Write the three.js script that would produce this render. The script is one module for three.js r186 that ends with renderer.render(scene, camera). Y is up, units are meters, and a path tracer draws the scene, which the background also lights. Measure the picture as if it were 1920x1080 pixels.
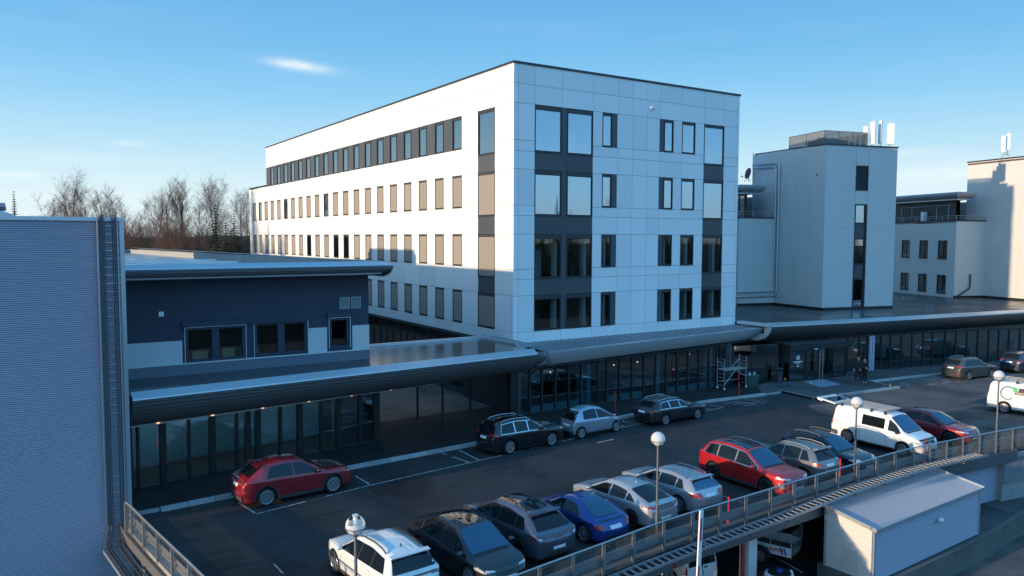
import * as THREE from 'three';
import { mergeGeometries } from 'three/addons/utils/BufferGeometryUtils.js';
import { MarchingCubes } from 'three/addons/objects/MarchingCubes.js';
import { FontLoader } from 'three/addons/loaders/FontLoader.js';
import { TextGeometry } from 'three/addons/geometries/TextGeometry.js';

/* ---------------------------------------------------------------- camera, sky, sun, exposure */
const V3 = (x, y, z) => new THREE.Vector3(x, y, z);
const rad = THREE.MathUtils.degToRad;
const scene = new THREE.Scene();
const camera = new THREE.PerspectiveCamera(40.88, 16 / 9, 0.5, 6000);
{
  const yaw = rad(32.869), pitch = rad(3.753), roll = rad(0.158);
  camera.position.set(-26.536, 10.827, 40.919);
  camera.rotation.order = 'YXZ';
  camera.rotation.set(-pitch, -yaw, roll);
}
const renderer = new THREE.WebGLRenderer({ antialias: true });
renderer.setSize(1024, 576);
renderer.toneMapping = THREE.LinearToneMapping;
renderer.toneMappingExposure = 1.1;
renderer.shadowMap.enabled = true;

const SUN_EL = rad(7.0), SUN_AZ = rad(0.25);                 // the sun stands low, along -x and a trace behind the north-facing front
const toSun = V3(-Math.cos(SUN_EL) * Math.cos(SUN_AZ), Math.sin(SUN_EL), -Math.cos(SUN_EL) * Math.sin(SUN_AZ));
const sun = new THREE.DirectionalLight(0xffe2bc, 4.7);
sun.position.copy(toSun).multiplyScalar(300);
sun.target.position.set(0, 0, 0);
sun.castShadow = true;
sun.shadow.radius = 1;
sun.shadow.mapSize.set(4096, 4096);
Object.assign(sun.shadow.camera, { left: -120, right: 120, top: 60, bottom: -60, near: 10, far: 800 });
scene.add(sun, sun.target);

const hash = (x, y) => { const s = Math.sin(x * 127.1 + y * 311.7) * 43758.5453; return s - Math.floor(s); };
function vnoise(x, y) {
  const xi = Math.floor(x), yi = Math.floor(y), fx = x - xi, fy = y - yi;
  const u = fx * fx * (3 - 2 * fx), v = fy * fy * (3 - 2 * fy);
  return (hash(xi, yi) * (1 - u) + hash(xi + 1, yi) * u) * (1 - v) + (hash(xi, yi + 1) * (1 - u) + hash(xi + 1, yi + 1) * u) * v;
}
const fbm = (x, y, n = 4) => { let s = 0, a = 0.5, t = 0; for (let i = 0; i < n; i++) { s += a * vnoise(x, y); t += a; a *= 0.5; x = x * 2.03 + 17.1; y = y * 2.03 + 9.7; } return s / t; };
const smooth = (a, b, x) => { const t = Math.min(1, Math.max(0, (x - a) / (b - a))); return t * t * (3 - 2 * t); };

{
  const W = 2048, H = 1024, data = new Float32Array(W * H * 4);
  const stops = [[-90, .42, .46, .50], [-1, .62, .80, .86], [0, .76, .88, .90], [3.5, .61, .81, .87], [6, .45, .72, .865], [9.5, .262, .59, .85], [13, .172, .48, .79], [17, .125, .41, .745], [28, .088, .36, .72], [50, .075, .32, .67], [90, .062, .28, .60]];
  const grad = (e) => { let i = 0; while (i < stops.length - 2 && e > stops[i + 1][0]) i++; const a = stops[i], b = stops[i + 1], t = Math.min(1, Math.max(0, (e - a[0]) / (b[0] - a[0]))); return [1, 2, 3].map((k) => a[k] + (b[k] - a[k]) * t); };
  // wisps: azimuth, elevation, half length, half height, slope, strength (degrees)
  const wisps = [[-72.2, 11.83, 3.1, .34, -.09, .62], [-72.9, 11.95, 1.6, .3, -.05, .3], [-89.6, 3.82, 1.9, .16, .02, .55], [-83.2, 6.08, 1.7, .18, .03, .35], [-83.4, 4.04, 1.9, .07, -.04, .5], [-86, 5.0, 8, .35, 0, .16], [-88, 2.6, 9, .3, .01, .22], [-28, 4.2, 7, .8, .02, .42], [-31, 5.6, 5, .35, -.03, .22], [-26, 2.4, 10, .6, 0, .4], [-60, 3.2, 12, .4, 0, .12]];
  for (let j = 0; j < H; j++) {
    const el = ((j + .5) / H - .5) * 180;
    const gEl = grad;
    for (let i = 0; i < W; i++) {
      const az = ((i + .5) / W - .5) * 360;
      const ce = Math.cos(rad(el)), d = V3(ce * Math.cos(rad(az)), Math.sin(rad(el)), ce * Math.sin(rad(az)));
      let [r, g, b] = gEl(el > 0 ? el + 6 * smooth(-.25, .75, d.z) * (1 - smooth(8, 30, el)) : el);
      const c = d.dot(toSun), ang = Math.acos(Math.min(1, Math.max(-1, c))) * 57.2958;
      const back = 1 + .78 * smooth(-.25, .75, d.z) * smooth(-2, 6, el);             // the half of the sky behind the camera is the brighter one
      r *= back * 1.04 * (1 + .06 * smooth(-.25, .75, d.z)); g *= back; b *= back;
      if (el > -1) {
        const glow = Math.exp(-ang / 9) * 2.2 + Math.exp(-ang / 24) * .35;
        r += glow * 1.0; g += glow * .88; b += glow * .68;
        let w = 0;
        for (const [ca, cel, hl, hh, sl, st] of wisps) {
          const dx = (az - ca) / hl, dy = (el - cel - sl * (az - ca)) / hh;
          if (Math.abs(dx) < 1.6 && Math.abs(dy) < 2.6) w += st * Math.exp(-dx * dx * 2.2) * Math.exp(-dy * dy * 1.4) * (.55 + .75 * fbm(az * 1.6 + 40, el * 9, 4));
        }
        w += .03 * smooth(.55, .85, fbm(az * .09 + 7, el * .8 + 3, 5)) * smooth(0, 4, el) * (1 - smooth(20, 45, el));
        w = Math.min(.9, w);
        r += (.95 - r) * w; g += (.97 - g) * w; b += (.98 - b) * w;
      }
      const k = (j * W + i) * 4; data[k] = r; data[k + 1] = g; data[k + 2] = b; data[k + 3] = 1;
    }
  }
  const t = new THREE.DataTexture(data, W, H, THREE.RGBAFormat, THREE.FloatType);
  t.mapping = THREE.EquirectangularReflectionMapping; t.magFilter = t.minFilter = THREE.LinearFilter; t.colorSpace = THREE.LinearSRGBColorSpace; t.needsUpdate = true;
  scene.background = t; scene.environment = t;
}

/* ---------------------------------------------------------------- helpers */
let seed = 12345;
const rnd = () => { seed = (seed * 1664525 + 1013904223) >>> 0; return seed / 4294967296; };
const R = (a, b) => a + (b - a) * rnd();
const taken = new Map();
const numbered = (n) => { const k = taken.get(n) || 0; taken.set(n, k + 1); return k ? `${n}_${String(k).padStart(3, '0')}` : n; };
function tag(o, label, category, group) { o.userData.label = label; o.userData.category = category; if (group) o.userData.group = group; return o; }
function thing(name, label, category, pos = [0, 0, 0], turn = 0, group) {
  const o = new THREE.Group(); o.name = numbered(name); o.position.set(...pos); o.rotation.y = turn; scene.add(o);
  return tag(o, label, category, group);
}
function mesh(name, geo, mat, parent) {
  const m = new THREE.Mesh(geo, mat); m.name = name; m.castShadow = m.receiveShadow = true; parent.add(m); return m;
}
function struct(name, geo, mat) { const m = mesh(numbered(name), geo, mat, scene); m.userData.kind = 'structure'; return m; }
function single(name, label, category, geo, mat, pos = [0, 0, 0], turn = 0, group) {
  const m = mesh(numbered(name), geo, mat, scene); m.position.set(...pos); m.rotation.y = turn; return tag(m, label, category, group);
}
const stuff = (m) => { m.userData.kind = 'stuff'; return m; };
const box = (x0, x1, y0, y1, z0, z1) => new THREE.BoxGeometry(x1 - x0, y1 - y0, z1 - z0).translate((x0 + x1) / 2, (y0 + y1) / 2, (z0 + z1) / 2);
const merge = (l) => (l.length === 1 ? l[0] : mergeGeometries(l.map((g) => { const q = g.index ? g.toNonIndexed() : g; for (const k of Object.keys(q.attributes)) if (!['position', 'normal', 'uv'].includes(k)) q.deleteAttribute(k); return q; })));
const UNIT = new THREE.BoxGeometry(1, 1, 1);
// a box part that shares the one unit box
function bx(name, x0, x1, y0, y1, z0, z1, mat, parent) { const m = mesh(name, UNIT, mat, parent); m.scale.set(x1 - x0, y1 - y0, z1 - z0); m.position.set((x0 + x1) / 2, (y0 + y1) / 2, (z0 + z1) / 2); return m; }
function rod(a, b, r0, r1 = r0, n = 8) {
  const A = V3(...a), B = V3(...b), d = B.clone().sub(A), g = new THREE.CylinderGeometry(r1, r0, d.length(), n, 1);
  g.applyQuaternion(new THREE.Quaternion().setFromUnitVectors(V3(0, 1, 0), d.normalize())); return g.translate((a[0] + b[0]) / 2, (a[1] + b[1]) / 2, (a[2] + b[2]) / 2);
}
function bar(a, b, w, h) {                       // square bar from a to b, w across, h high
  const A = V3(...a), B = V3(...b), d = B.clone().sub(A), L = d.length(), m = new THREE.Matrix4(), x = d.clone().normalize();
  let up = Math.abs(x.y) > .99 ? V3(1, 0, 0) : V3(0, 1, 0); const z = x.clone().cross(up).normalize(); up = z.clone().cross(x);
  m.makeBasis(x, up, z).setPosition(A.add(B).multiplyScalar(.5)); return new THREE.BoxGeometry(L, h, w).applyMatrix4(m);
}
function pipe(pts, r, n = 8) {                   // pipe through points with rounded corners
  const c = new THREE.CurvePath(), P = pts.map((p) => V3(...p)); let last = P[0];
  for (let i = 1; i < P.length; i++) {
    if (i < P.length - 1) {
      const d1 = P[i].clone().sub(last), d2 = P[i + 1].clone().sub(P[i]), q = Math.min(r * 3, d1.length() * .45, d2.length() * .45);
      const a = P[i].clone().addScaledVector(d1.normalize(), -q), b = P[i].clone().addScaledVector(d2.normalize(), q);
      c.add(new THREE.LineCurve3(last, a)); c.add(new THREE.QuadraticBezierCurve3(a, P[i], b)); last = b;
    } else c.add(new THREE.LineCurve3(last, P[i]));
  }
  return new THREE.TubeGeometry(c, pts.length * 10, r, n, false);
}
// carries a profile [[outwards, y], ...] along a plan line [[x, z], ...]; outwards is to the right of the direction of travel
function sweep(path, prof, closedEnds = false) {
  const nrm = path.map((p, i) => {
    const a = path[Math.max(0, i - 1)], b = path[Math.min(path.length - 1, i + 1)];
    const t0 = i > 0 ? [p[0] - a[0], p[1] - a[1]] : [b[0] - p[0], b[1] - p[1]], t1 = i < path.length - 1 ? [b[0] - p[0], b[1] - p[1]] : t0;
    const n0 = [-t0[1] / Math.hypot(...t0), t0[0] / Math.hypot(...t0)], n1 = [-t1[1] / Math.hypot(...t1), t1[0] / Math.hypot(...t1)];
    const m = [n0[0] + n1[0], n0[1] + n1[1]], k = 2 / (m[0] * m[0] + m[1] * m[1]); return [m[0] * k, m[1] * k];
  });
  const pos = [], uv = []; let run = 0; const runs = path.map((p, i) => (i ? (run += Math.hypot(p[0] - path[i - 1][0], p[1] - path[i - 1][1])) : 0));
  let pr = 0; const prs = prof.map((p, i) => (i ? (pr += Math.hypot(p[0] - prof[i - 1][0], p[1] - prof[i - 1][1])) : 0));
  const at = (i, j) => [path[i][0] + nrm[i][0] * prof[j][0], prof[j][1], path[i][1] + nrm[i][1] * prof[j][0]];
  for (let i = 0; i < path.length - 1; i++) for (let j = 0; j < prof.length - 1; j++) {
    const q = [[i, j], [i + 1, j], [i + 1, j + 1], [i, j], [i + 1, j + 1], [i, j + 1]];
    for (const [a, b] of q) { pos.push(...at(a, b)); uv.push(runs[a], prs[b]); }
  }
  if (closedEnds) for (const i of [0, path.length - 1]) {
    const tri = THREE.ShapeUtils.triangulateShape(prof.map((p) => new THREE.Vector2(...p)), []);
    for (const t of tri) for (const j of t) { pos.push(...at(i, j)); uv.push(...prof[j]); }
  }
  const g = new THREE.BufferGeometry(); g.setAttribute('position', new THREE.Float32BufferAttribute(pos, 3)); g.setAttribute('uv', new THREE.Float32BufferAttribute(uv, 2)); g.computeVertexNormals(); return g;
}
// flat polygon slab from plan points [[x, z], ...] between two heights; uv in metres
function slab(pts, y0, y1) {
  const s = new THREE.Shape(pts.map(([x, z]) => new THREE.Vector2(x, -z)));
  const g = new THREE.ExtrudeGeometry(s, { depth: y1 - y0, bevelEnabled: false }); g.rotateX(-Math.PI / 2); g.translate(0, y0, 0); return g;
}
function sheet(pts, y) { const g = new THREE.ShapeGeometry(new THREE.Shape(pts.map(([x, z]) => new THREE.Vector2(x, -z)))); g.rotateX(-Math.PI / 2); g.translate(0, y, 0); return g; }
const pathAt = (path, s) => { let i = 0; while (i < path.length - 2) { const L = Math.hypot(path[i + 1][0] - path[i][0], path[i + 1][1] - path[i][1]); if (s <= L) break; s -= L; i++; } const a = path[i], b = path[i + 1], L = Math.hypot(b[0] - a[0], b[1] - a[1]); return { x: a[0] + (b[0] - a[0]) * s / L, z: a[1] + (b[1] - a[1]) * s / L, turn: -Math.atan2(b[1] - a[1], b[0] - a[0]) }; };
const pathLen = (path) => path.slice(1).reduce((s, p, i) => s + Math.hypot(p[0] - path[i][0], p[1] - path[i][1]), 0);

/* ---------------------------------------------------------------- materials */
function tex(size, fn, { rx = 1, ry = 1, srgb = false } = {}) {
  const d = new Uint8Array(size * size * 4);
  for (let y = 0; y < size; y++) for (let x = 0; x < size; x++) { const c = fn(x / size, y / size, x, y), k = (y * size + x) * 4; d[k] = c[0] * 255; d[k + 1] = (c[1] ?? c[0]) * 255; d[k + 2] = (c[2] ?? c[0]) * 255; d[k + 3] = 255; }
  const t = new THREE.DataTexture(d, size, size); t.wrapS = t.wrapT = THREE.RepeatWrapping; t.magFilter = t.minFilter = THREE.LinearFilter; t.repeat.set(rx, ry); if (srgb) t.colorSpace = THREE.SRGBColorSpace; t.needsUpdate = true; return t;
}
const per = (x, y, p, n = 4) => { // periodic fbm
  const f = (a, b) => fbm(a, b, n), w = (t) => t * t * (3 - 2 * t), fx = w(x), fy = w(y);
  return (f(x * p, y * p) * (1 - fx) + f((x - 1) * p + 91, y * p) * fx) * (1 - fy) + (f(x * p, (y - 1) * p + 47) * (1 - fx) + f((x - 1) * p + 91, (y - 1) * p + 47) * fx) * fy;
};
const std = (r, g, b, rough = .6, metal = 0, more = {}) => new THREE.MeshStandardMaterial({ color: new THREE.Color().setRGB(r, g, b), roughness: rough, metalness: metal, side: THREE.DoubleSide, ...more });
const phy = (r, g, b, rough, metal, more = {}) => new THREE.MeshPhysicalMaterial({ color: new THREE.Color().setRGB(r, g, b), roughness: rough, metalness: metal, side: THREE.DoubleSide, ...more });

// asphalt: coarse wear, fine aggregate, worn-in stains and damp patches that are smoother
const asphaltMap = tex(1024, (u, v, x, y) => { const a = per(u, v, 9, 5), p = smooth(.52, .66, per(u + .31, v + .17, 5, 4)), s = hash(x, y), cr = Math.abs(per(u + .6, v + .2, 14, 4) - .5) < .006 ? .6 : 1; const tr = smooth(.56, .74, per(u * .5 + .3, v, 5, 3) * .6 + per(u * .12, v * 3, 9, 3) * .4), k = (.62 + .72 * (a - .5) + .3 * (s - .5) - .24 * p - .13 * tr) * cr; return [k * 1.0, k * .98, k * .97]; }, { rx: 1 / 14, ry: 1 / 14 });
const asphaltRough = tex(512, (u, v, x, y) => { const p = smooth(.5, .64, per(u + .31, v + .17, 5, 4)); return [.78 - .36 * p + .1 * (hash(x, y) - .5)]; }, { rx: 1 / 14, ry: 1 / 14 });
const grainBump = tex(512, (u, v, x, y) => [.5 + .5 * (hash(x, y) - .5) + .4 * (per(u, v, 60, 3) - .5)], { rx: 1 / 2.5, ry: 1 / 2.5 });
const M = {
  asphalt: std(.050, .050, .053, 1, 0, { map: asphaltMap, roughnessMap: asphaltRough, bumpMap: grainBump, bumpScale: .006 }),
  asphaltSunTint: std(.185, .165, .152, .95, 0, { map: asphaltMap, bumpMap: grainBump, bumpScale: .008 }),  // paler, warmer asphalt colour standing in for low sunlight on the lot
  asphaltNew: std(.020, .020, .021, .85, 0, { map: asphaltMap, bumpMap: grainBump, bumpScale: .005 }),
  paving: std(.15, .148, .145, .85, 0, { map: asphaltMap, bumpMap: grainBump, bumpScale: .004 }),
  court: std(.19, .17, .15, .9, 0, { map: asphaltMap, bumpMap: grainBump, bumpScale: .005 }),
  road: std(.19, .165, .155, .9, 0, { map: asphaltMap, bumpMap: grainBump, bumpScale: .006 }),
  kerbStone: [0, 1, 2].map((i) => std(.33 + .05 * i, .33 + .05 * i, .32 + .05 * i, .9, 0, { bumpMap: grainBump, bumpScale: .006 })),
};
const plaster = tex(1024, (u, v, x, y) => { const a = per(u, v, 6, 5), st = smooth(.5, .8, per(u * 1, v * .12, 26, 4)) * .5; const k = .93 + .14 * (a - .5) + .05 * (hash(x, y) - .5) - .09 * st; return [k, k * .995, k * .985]; }, { rx: 1 / 9, ry: 1 / 9 });
const concrete = tex(1024, (u, v, x, y) => { const a = per(u, v, 7, 5), b = smooth(.56, .72, per(u + .4, v * .25, 20, 4)), k = .82 + .34 * (a - .5) + .1 * (hash(x, y) - .5) - .2 * b; return [k, k * .99, k * .96]; }, { rx: 1 / 5, ry: 1 / 5 });
Object.assign(M, {
  panel: [[.80, .79, .77], [.775, .77, .755], [.82, .81, .79], [.75, .745, .735]].map(([r, g, b]) => std(r, g, b, .55)),
  joint: std(.20, .20, .20, .9),
  darkPanel: [std(.062, .068, .076, .5), std(.056, .062, .070, .5), std(.067, .073, .08, .5)],
  coping: std(.035, .042, .055, .45, .3),
  frame: std(.028, .031, .035, .45, .2),
  frameHead: std(.045, .049, .054, .5, .2),
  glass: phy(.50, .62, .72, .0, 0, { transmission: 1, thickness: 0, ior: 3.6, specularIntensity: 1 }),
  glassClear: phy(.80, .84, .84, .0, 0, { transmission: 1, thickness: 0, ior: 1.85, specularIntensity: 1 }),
  shopGlass: phy(.58, .68, .69, .0, 0, { transmission: 1, thickness: 0, ior: 2.15 }),
  blind: [std(.285, .245, .205, .85), std(.272, .236, .20, .85), std(.298, .258, .215, .85)],
  room: std(.50, .46, .40, .9), roomFloor: std(.10, .095, .09, .8), roomWhite: std(.62, .62, .60, .9), tealWall: std(.24, .52, .60, .9),
  white: std(.78, .78, .76, .55), black: std(.012, .012, .013, .55), darkGrey: std(.05, .05, .053, .6), midGrey: std(.2, .2, .205, .6),
  navy: std(.050, .062, .092, .85, 0, { map: plaster, bumpMap: grainBump, bumpScale: .003 }),
  paleRender: std(.62, .64, .65, .85, 0, { map: plaster, bumpMap: grainBump, bumpScale: .003 }),
  bluePlinth: std(.155, .18, .225, .8, 0, { map: plaster }),
  towerRender: std(.62, .61, .59, .9, 0, { map: plaster, bumpMap: grainBump, bumpScale: .004 }),
  concrete: std(.42, .415, .40, .9, 0, { map: concrete, bumpMap: grainBump, bumpScale: .006 }),
  concreteDark: std(.19, .185, .17, .95, 0, { map: concrete, bumpMap: grainBump, bumpScale: .008 }),
  corr: std(.38, .37, .43, .5, .1), corrPale: std(.62, .61, .58, .5, .15), corrRoof: std(.42, .43, .46, .4, .45),
  zinc: std(.52, .55, .58, .38, .6), flash: std(.50, .53, .56, .3, .55), ribDark: std(.062, .058, .057, .6, 0), ribZinc: std(.30, .315, .33, .5, .35), ribMid: std(.13, .135, .145, .55, .2),
  galv: std(.42, .43, .44, .45, .7), galvDark: std(.16, .165, .17, .55, .5), slatMetal: std(.17, .16, .145, .6, .1), mesh: std(.16, .16, .16, .6, .4), steelPost: std(.50, .50, .50, .35, .8),
  membrane: std(.068, .066, .068, .5, 0, { map: asphaltMap, roughnessMap: asphaltRough }),
  membraneDry: std(.10, .095, .092, .9, 0, { map: asphaltMap }),
  paint: std(.40, .40, .39, .85), red: std(.62, .028, .018, .5), redPipe: std(.40, .06, .035, .5), yellow: std(.75, .5, .04, .6), greenPlastic: std(.03, .085, .075, .5), blueMat: std(.22, .27, .34, .9),
  cable: std(.05, .05, .055, .6), tyre: std(.018, .018, .019, .85), rim: std(.50, .50, .51, .3, .85), rimDark: std(.035, .035, .037, .4, .6), disc: std(.10, .10, .10, .5, .7),
  carGlass: phy(.008, .011, .014, .015, 0, { ior: 1.5 }), carScreen: phy(.13, .20, .27, .02, 1, { ior: 1.5 }), carTrim: std(.022, .022, .023, .5), cladding: std(.045, .046, .048, .75), chrome: std(.62, .62, .63, .18, 1),
  lampRed: phy(.42, .012, .012, .12, 0, { clearcoat: 1 }), lampClear: phy(.55, .56, .58, .1, .3, { clearcoat: 1 }), lampAmber: phy(.75, .20, .02, .15, 0, { clearcoat: 1 }), lampSmoke: phy(.09, .03, .032, .12, 0, { clearcoat: 1 }), plate: std(.75, .76, .75, .5),
});

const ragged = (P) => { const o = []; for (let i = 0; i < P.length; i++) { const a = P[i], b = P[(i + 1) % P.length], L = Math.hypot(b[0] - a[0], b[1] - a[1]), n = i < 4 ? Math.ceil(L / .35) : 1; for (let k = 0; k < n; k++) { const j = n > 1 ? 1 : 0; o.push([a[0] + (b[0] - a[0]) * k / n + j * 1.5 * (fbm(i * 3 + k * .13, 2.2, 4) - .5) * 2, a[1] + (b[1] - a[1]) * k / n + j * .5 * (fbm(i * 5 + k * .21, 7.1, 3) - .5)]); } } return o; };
/* ---------------------------------------------------------------- ground, lot, pavement, lower yard, road */
const EDGE = [[-23.45, 8.6], [-23.3, 10.5], [-23.0, 13], [-22.5, 16.7], [-21.7, 23.9], [-13.73, 22.82], [-9.57, 22.28], [-6.53, 22.0], [-2.08, 21.8], [2.44, 21.62], [6.96, 21.47], [8.42, 21.48], [10.91, 21.69], [13.56, 21.91], [16.28, 22.2], [30, 24], [60, 29], [130, 45]];
{
  const g = new THREE.PlaneGeometry(3000, 3000, 1, 1); g.rotateX(-Math.PI / 2); g.translate(0, -4.45, 0);
  const uv = g.attributes.uv; for (let i = 0; i < uv.count; i++) uv.setXY(i, uv.getX(i) * 3000, uv.getY(i) * 3000);
  struct('ground', g, std(.085, .075, .05, .95, 0, { map: asphaltMap }));
  struct('parking_lot', slab([...EDGE, [130, -110], [-23.45, -110]], -.34, 0), M.asphalt);
  struct('sun_tinted_asphalt', sheet(ragged([[13.6, 21.4], [13.4, 17], [14.6, 13.5], [15.2, 11], [16.6, 9.8], [18.8, 10.15], [20.97, 9.35], [26.4, 9.85], [27.5, 7.5], [35.3, 8.55], [40.6, 9.5], [60, 13.9], [110, 25], [110, 36], [60, 28.4], [30, 23.5], [16.3, 21.7]]), .0035), M.asphaltSunTint);  // sheet over the right of the lot, sunlight painted into its colour
  struct('lower_yard', sheet([[-60, 4], [40, 4], [40, 21.9], [.88, 22], [.88, 24.4], [-6, 26], [-60, 40]], -3.2), M.asphaltNew);
  struct('yard_plinth', slab([[.9, 21.7], [.9, 24.2], [9.6, 23.86], [15.3, 23.24], [26, 24.4], [26, 22.6], [15, 21.3]], -3.3, -2.5), M.paving);
  struct('road', sheet([[-60, 22], [60, 22], [60, 70], [-60, 70]], -3.52), M.road);
  // low retaining edge between yard and road
  const top = [[-20, -3.12, 31], [.86, -3.12, 24.5], [.9, -2.46, 24.22], [9.6, -2.46, 23.88], [15.3, -2.46, 23.26], [26, -2.46, 24.42]], w = [];
  for (let i = 0; i < 5; i++) { if (i === 1) continue; const a = top[i], b = top[i + 1]; w.push(bar([a[0], (a[1] - 3.7) / 2, a[2] + .1], [b[0], (b[1] - 3.7) / 2, b[2] + .1], .2, a[1] + 3.7)); }
  struct('retaining_wall', merge(w), M.concreteDark);
  // pavement in front of the buildings and round the entrance
  const PAVE = [[-23.2, -12], [-23.2, 8.35], [-21.97, 8.2], [-19.06, 7.95], [-13.49, 6.9], [-6.74, 6.42], [3.65, 5.95], [11.38, 5.5], [16.3, 5.98], [18.6, 6.2], [18.42, 8.5], [18.58, 9.82], [20.97, 9.02], [23.3, 9.16], [26.2, 9.45], [26.7, 9.05], [27.35, 7.16], [31.5, 7.6], [35.35, 8.24], [40.6, 9.15], [46, 10.25], [70, 15], [70, -12]];
  struct('pavement', slab(PAVE, .004, .115), M.asphaltNew);
  struct('entrance_paving', sheet([[16.7, 5.9], [18.5, 6.1], [18.34, 8.5], [18.5, 9.7], [20.97, 8.9], [23.3, 9.04], [26.15, 9.33], [26.6, 8.98], [27.2, 7.02], [31.5, 7.48], [35.35, 8.12], [46, 10.1], [60, 13], [60, 9], [43, 6.4], [30, 3.6], [21.6, 3], [18.6, 3.9]], .119), M.paving);
  struct('courtyard', sheet([[-10.9, -.4], [-1.2, -.4], [-.3, -60], [-10.9, -60]], .119), M.court);
  struct('entrance_mat', slab([[22.75, 4.75], [24.95, 4.9], [24.2, 6.9], [22.0, 6.75]], .117, .135), M.blueMat);
  // kerb of separate stones
  const kerb = struct('kerb', box(-23.1, -22.0, .0, .12, 8.2, 8.34), M.kerbStone[0]);
  const stones = (path, s0, s1, len, wid, hi) => { for (let s = s0; s < s1 - .2; s += len) { const a = pathAt(path, s + len / 2); const m = mesh('kerb_stone', new THREE.BoxGeometry(len - R(.02, .035), hi + R(-.006, .006), wid).translate(0, hi / 2, 0), M.kerbStone[Math.floor(rnd() * 3)], kerb); m.position.set(a.x, 0, a.z); m.rotation.y = a.turn + R(-.006, .006); } };
  const K1 = [[-21.97, 8.34], [-19.06, 8.08], [-13.49, 7.03], [-6.74, 6.55], [3.65, 6.08], [11.38, 5.63], [16.3, 6.1]];
  stones(K1, 0, pathLen(K1), 1.05, .26, .15);
  const K2 = [[16.3, 6.1], [18.68, 6.25], [18.5, 8.5], [18.62, 9.75]]; stones(K2, 0, pathLen(K2), 1.0, .1, .125);
  const K3 = [[18.6, 9.9], [20.97, 9.12], [23.3, 9.28], [26.3, 9.58]]; stones(K3, 0, pathLen(K3), .95, .26, .15);
  const K4 = [[26.35, 9.6], [26.8, 9.08], [27.38, 7.3]]; stones(K4, 0, pathLen(K4), 1.0, .1, .125);
  const K5 = [[27.35, 7.28], [31.5, 7.72], [35.35, 8.36], [40.6, 9.27], [46, 10.37], [60, 13.5]]; stones(K5, 0, pathLen(K5), 1.0, .24, .15);
  // painted lines
  const L = [];
  const line = (x0, z0, x1, z1, w = .1) => { const n = Math.max(1, Math.round(Math.hypot(x1 - x0, z1 - z0) / .45)); for (let i = 0; i < n; i++) { if (rnd() < .2) continue; const a = i / n, b = (i + R(.86, 1)) / n, dx = x1 - x0, dz = z1 - z0, l = Math.hypot(dx, dz), ox = -dz / l * w / 2 * R(.75, 1), oz = dx / l * w / 2 * R(.75, 1); L.push(sheet([[x0 + dx * a + ox, z0 + dz * a + oz], [x0 + dx * b + ox, z0 + dz * b + oz], [x0 + dx * b - ox, z0 + dz * b - oz], [x0 + dx * a - ox, z0 + dz * a - oz]], .005)); } };
  const PL = [[-18.87, 10.67], [-13.74, 9.75], [-8.1, 9.1], [2.54, 7.75], [11.4, 7.25]];
  for (let i = 0; i < 4; i++) line(...PL[i], ...PL[i + 1], .085);
  for (const [a, b, c, d] of [[-19.2, 8.5, -18.87, 10.6], [-13.8, 8.2, -13.72, 9.6], [-8.75, 6.95, -8.4, 9.1], [-7.75, 6.95, -7.8, 9.0], [2.2, 6.4, 2.6, 7.7], [3.1, 6.3, 3.9, 7.6], [9.6, 5.95, 10.3, 7.25], [10.9, 5.9, 11.4, 7.2], [2.5, 7.7, 3.6, 6.5]]) line(a, b, c, d);
  line(-.9, 9.6, .3, 9.5, .12);
  for (const [a, b, c, d] of [[12.2, 6.5, 14.6, 6.9], [12.6, 7.0, 15.2, 7.5], [13.4, 6.3, 14.0, 7.7], [14.4, 6.4, 15.3, 7.5], [12.9, 7.6, 14.6, 7.9]]) line(a, b, c, d, .09);
  for (let x = -19.6; x < 16; x += 2.52) line(x + (x > 0 ? .5 : 0), 15.7, x + .25 + (x > 0 ? .5 : 0), 20.6, .06);
  for (const [a, b, c, d] of [[31.8, 7.85, 32.7, 10.3], [34.0, 8.25, 34.9, 10.45], [31.8, 7.85, 34.9, 10.45], [34.0, 8.25, 32.7, 10.3], [31.9, 9.0, 34.3, 9.4], [30.2, 10.1, 46, 12.2], [28.6, 8.5, 29.4, 8.8], [28.8, 9.2, 29.6, 9.2], [29.5, 8.4, 29.7, 9.1], [28.3, 9.0, 28.6, 9.5]]) line(a, b, c, d, .1);
  struct('parking_marking', merge(L), M.paint);
  const L2 = []; const sv = L.length; L.length = 0;
  for (const [a, b, c, d] of [[1.7, 17.2, .9, 21.0], [3.6, 15, 2.6, 19.0], [-6, 16, -6.4, 21], [-9, 16, -9.4, 21]]) { const dx = c - a, dz = d - b, l = Math.hypot(dx, dz), ox = -dz / l * .05, oz = dx / l * .05; L2.push(sheet([[a + ox, b + oz], [c + ox, d + oz], [c - ox, d - oz], [a - ox, b - oz]], -3.194)); }
  struct('yard_marking', merge(L2), M.paint);
  // a low ridge far beyond the trees
  const hg = new THREE.PlaneGeometry(2600, 500, 90, 14); hg.rotateX(-Math.PI / 2); const hp = hg.attributes.position;
  for (let i = 0; i < hp.count; i++) { const x = hp.getX(i), z = hp.getZ(i); hp.setY(i, -12 + Math.max(0, (1 - Math.abs(z) / 250)) * (10 + 24 * fbm(x * .006 + 5, z * .004, 4))); }
  hg.computeVertexNormals(); hg.translate(150, 0, -1500);
  struct('hills', hg, std(.045, .055, .045, .95));
}

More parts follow.
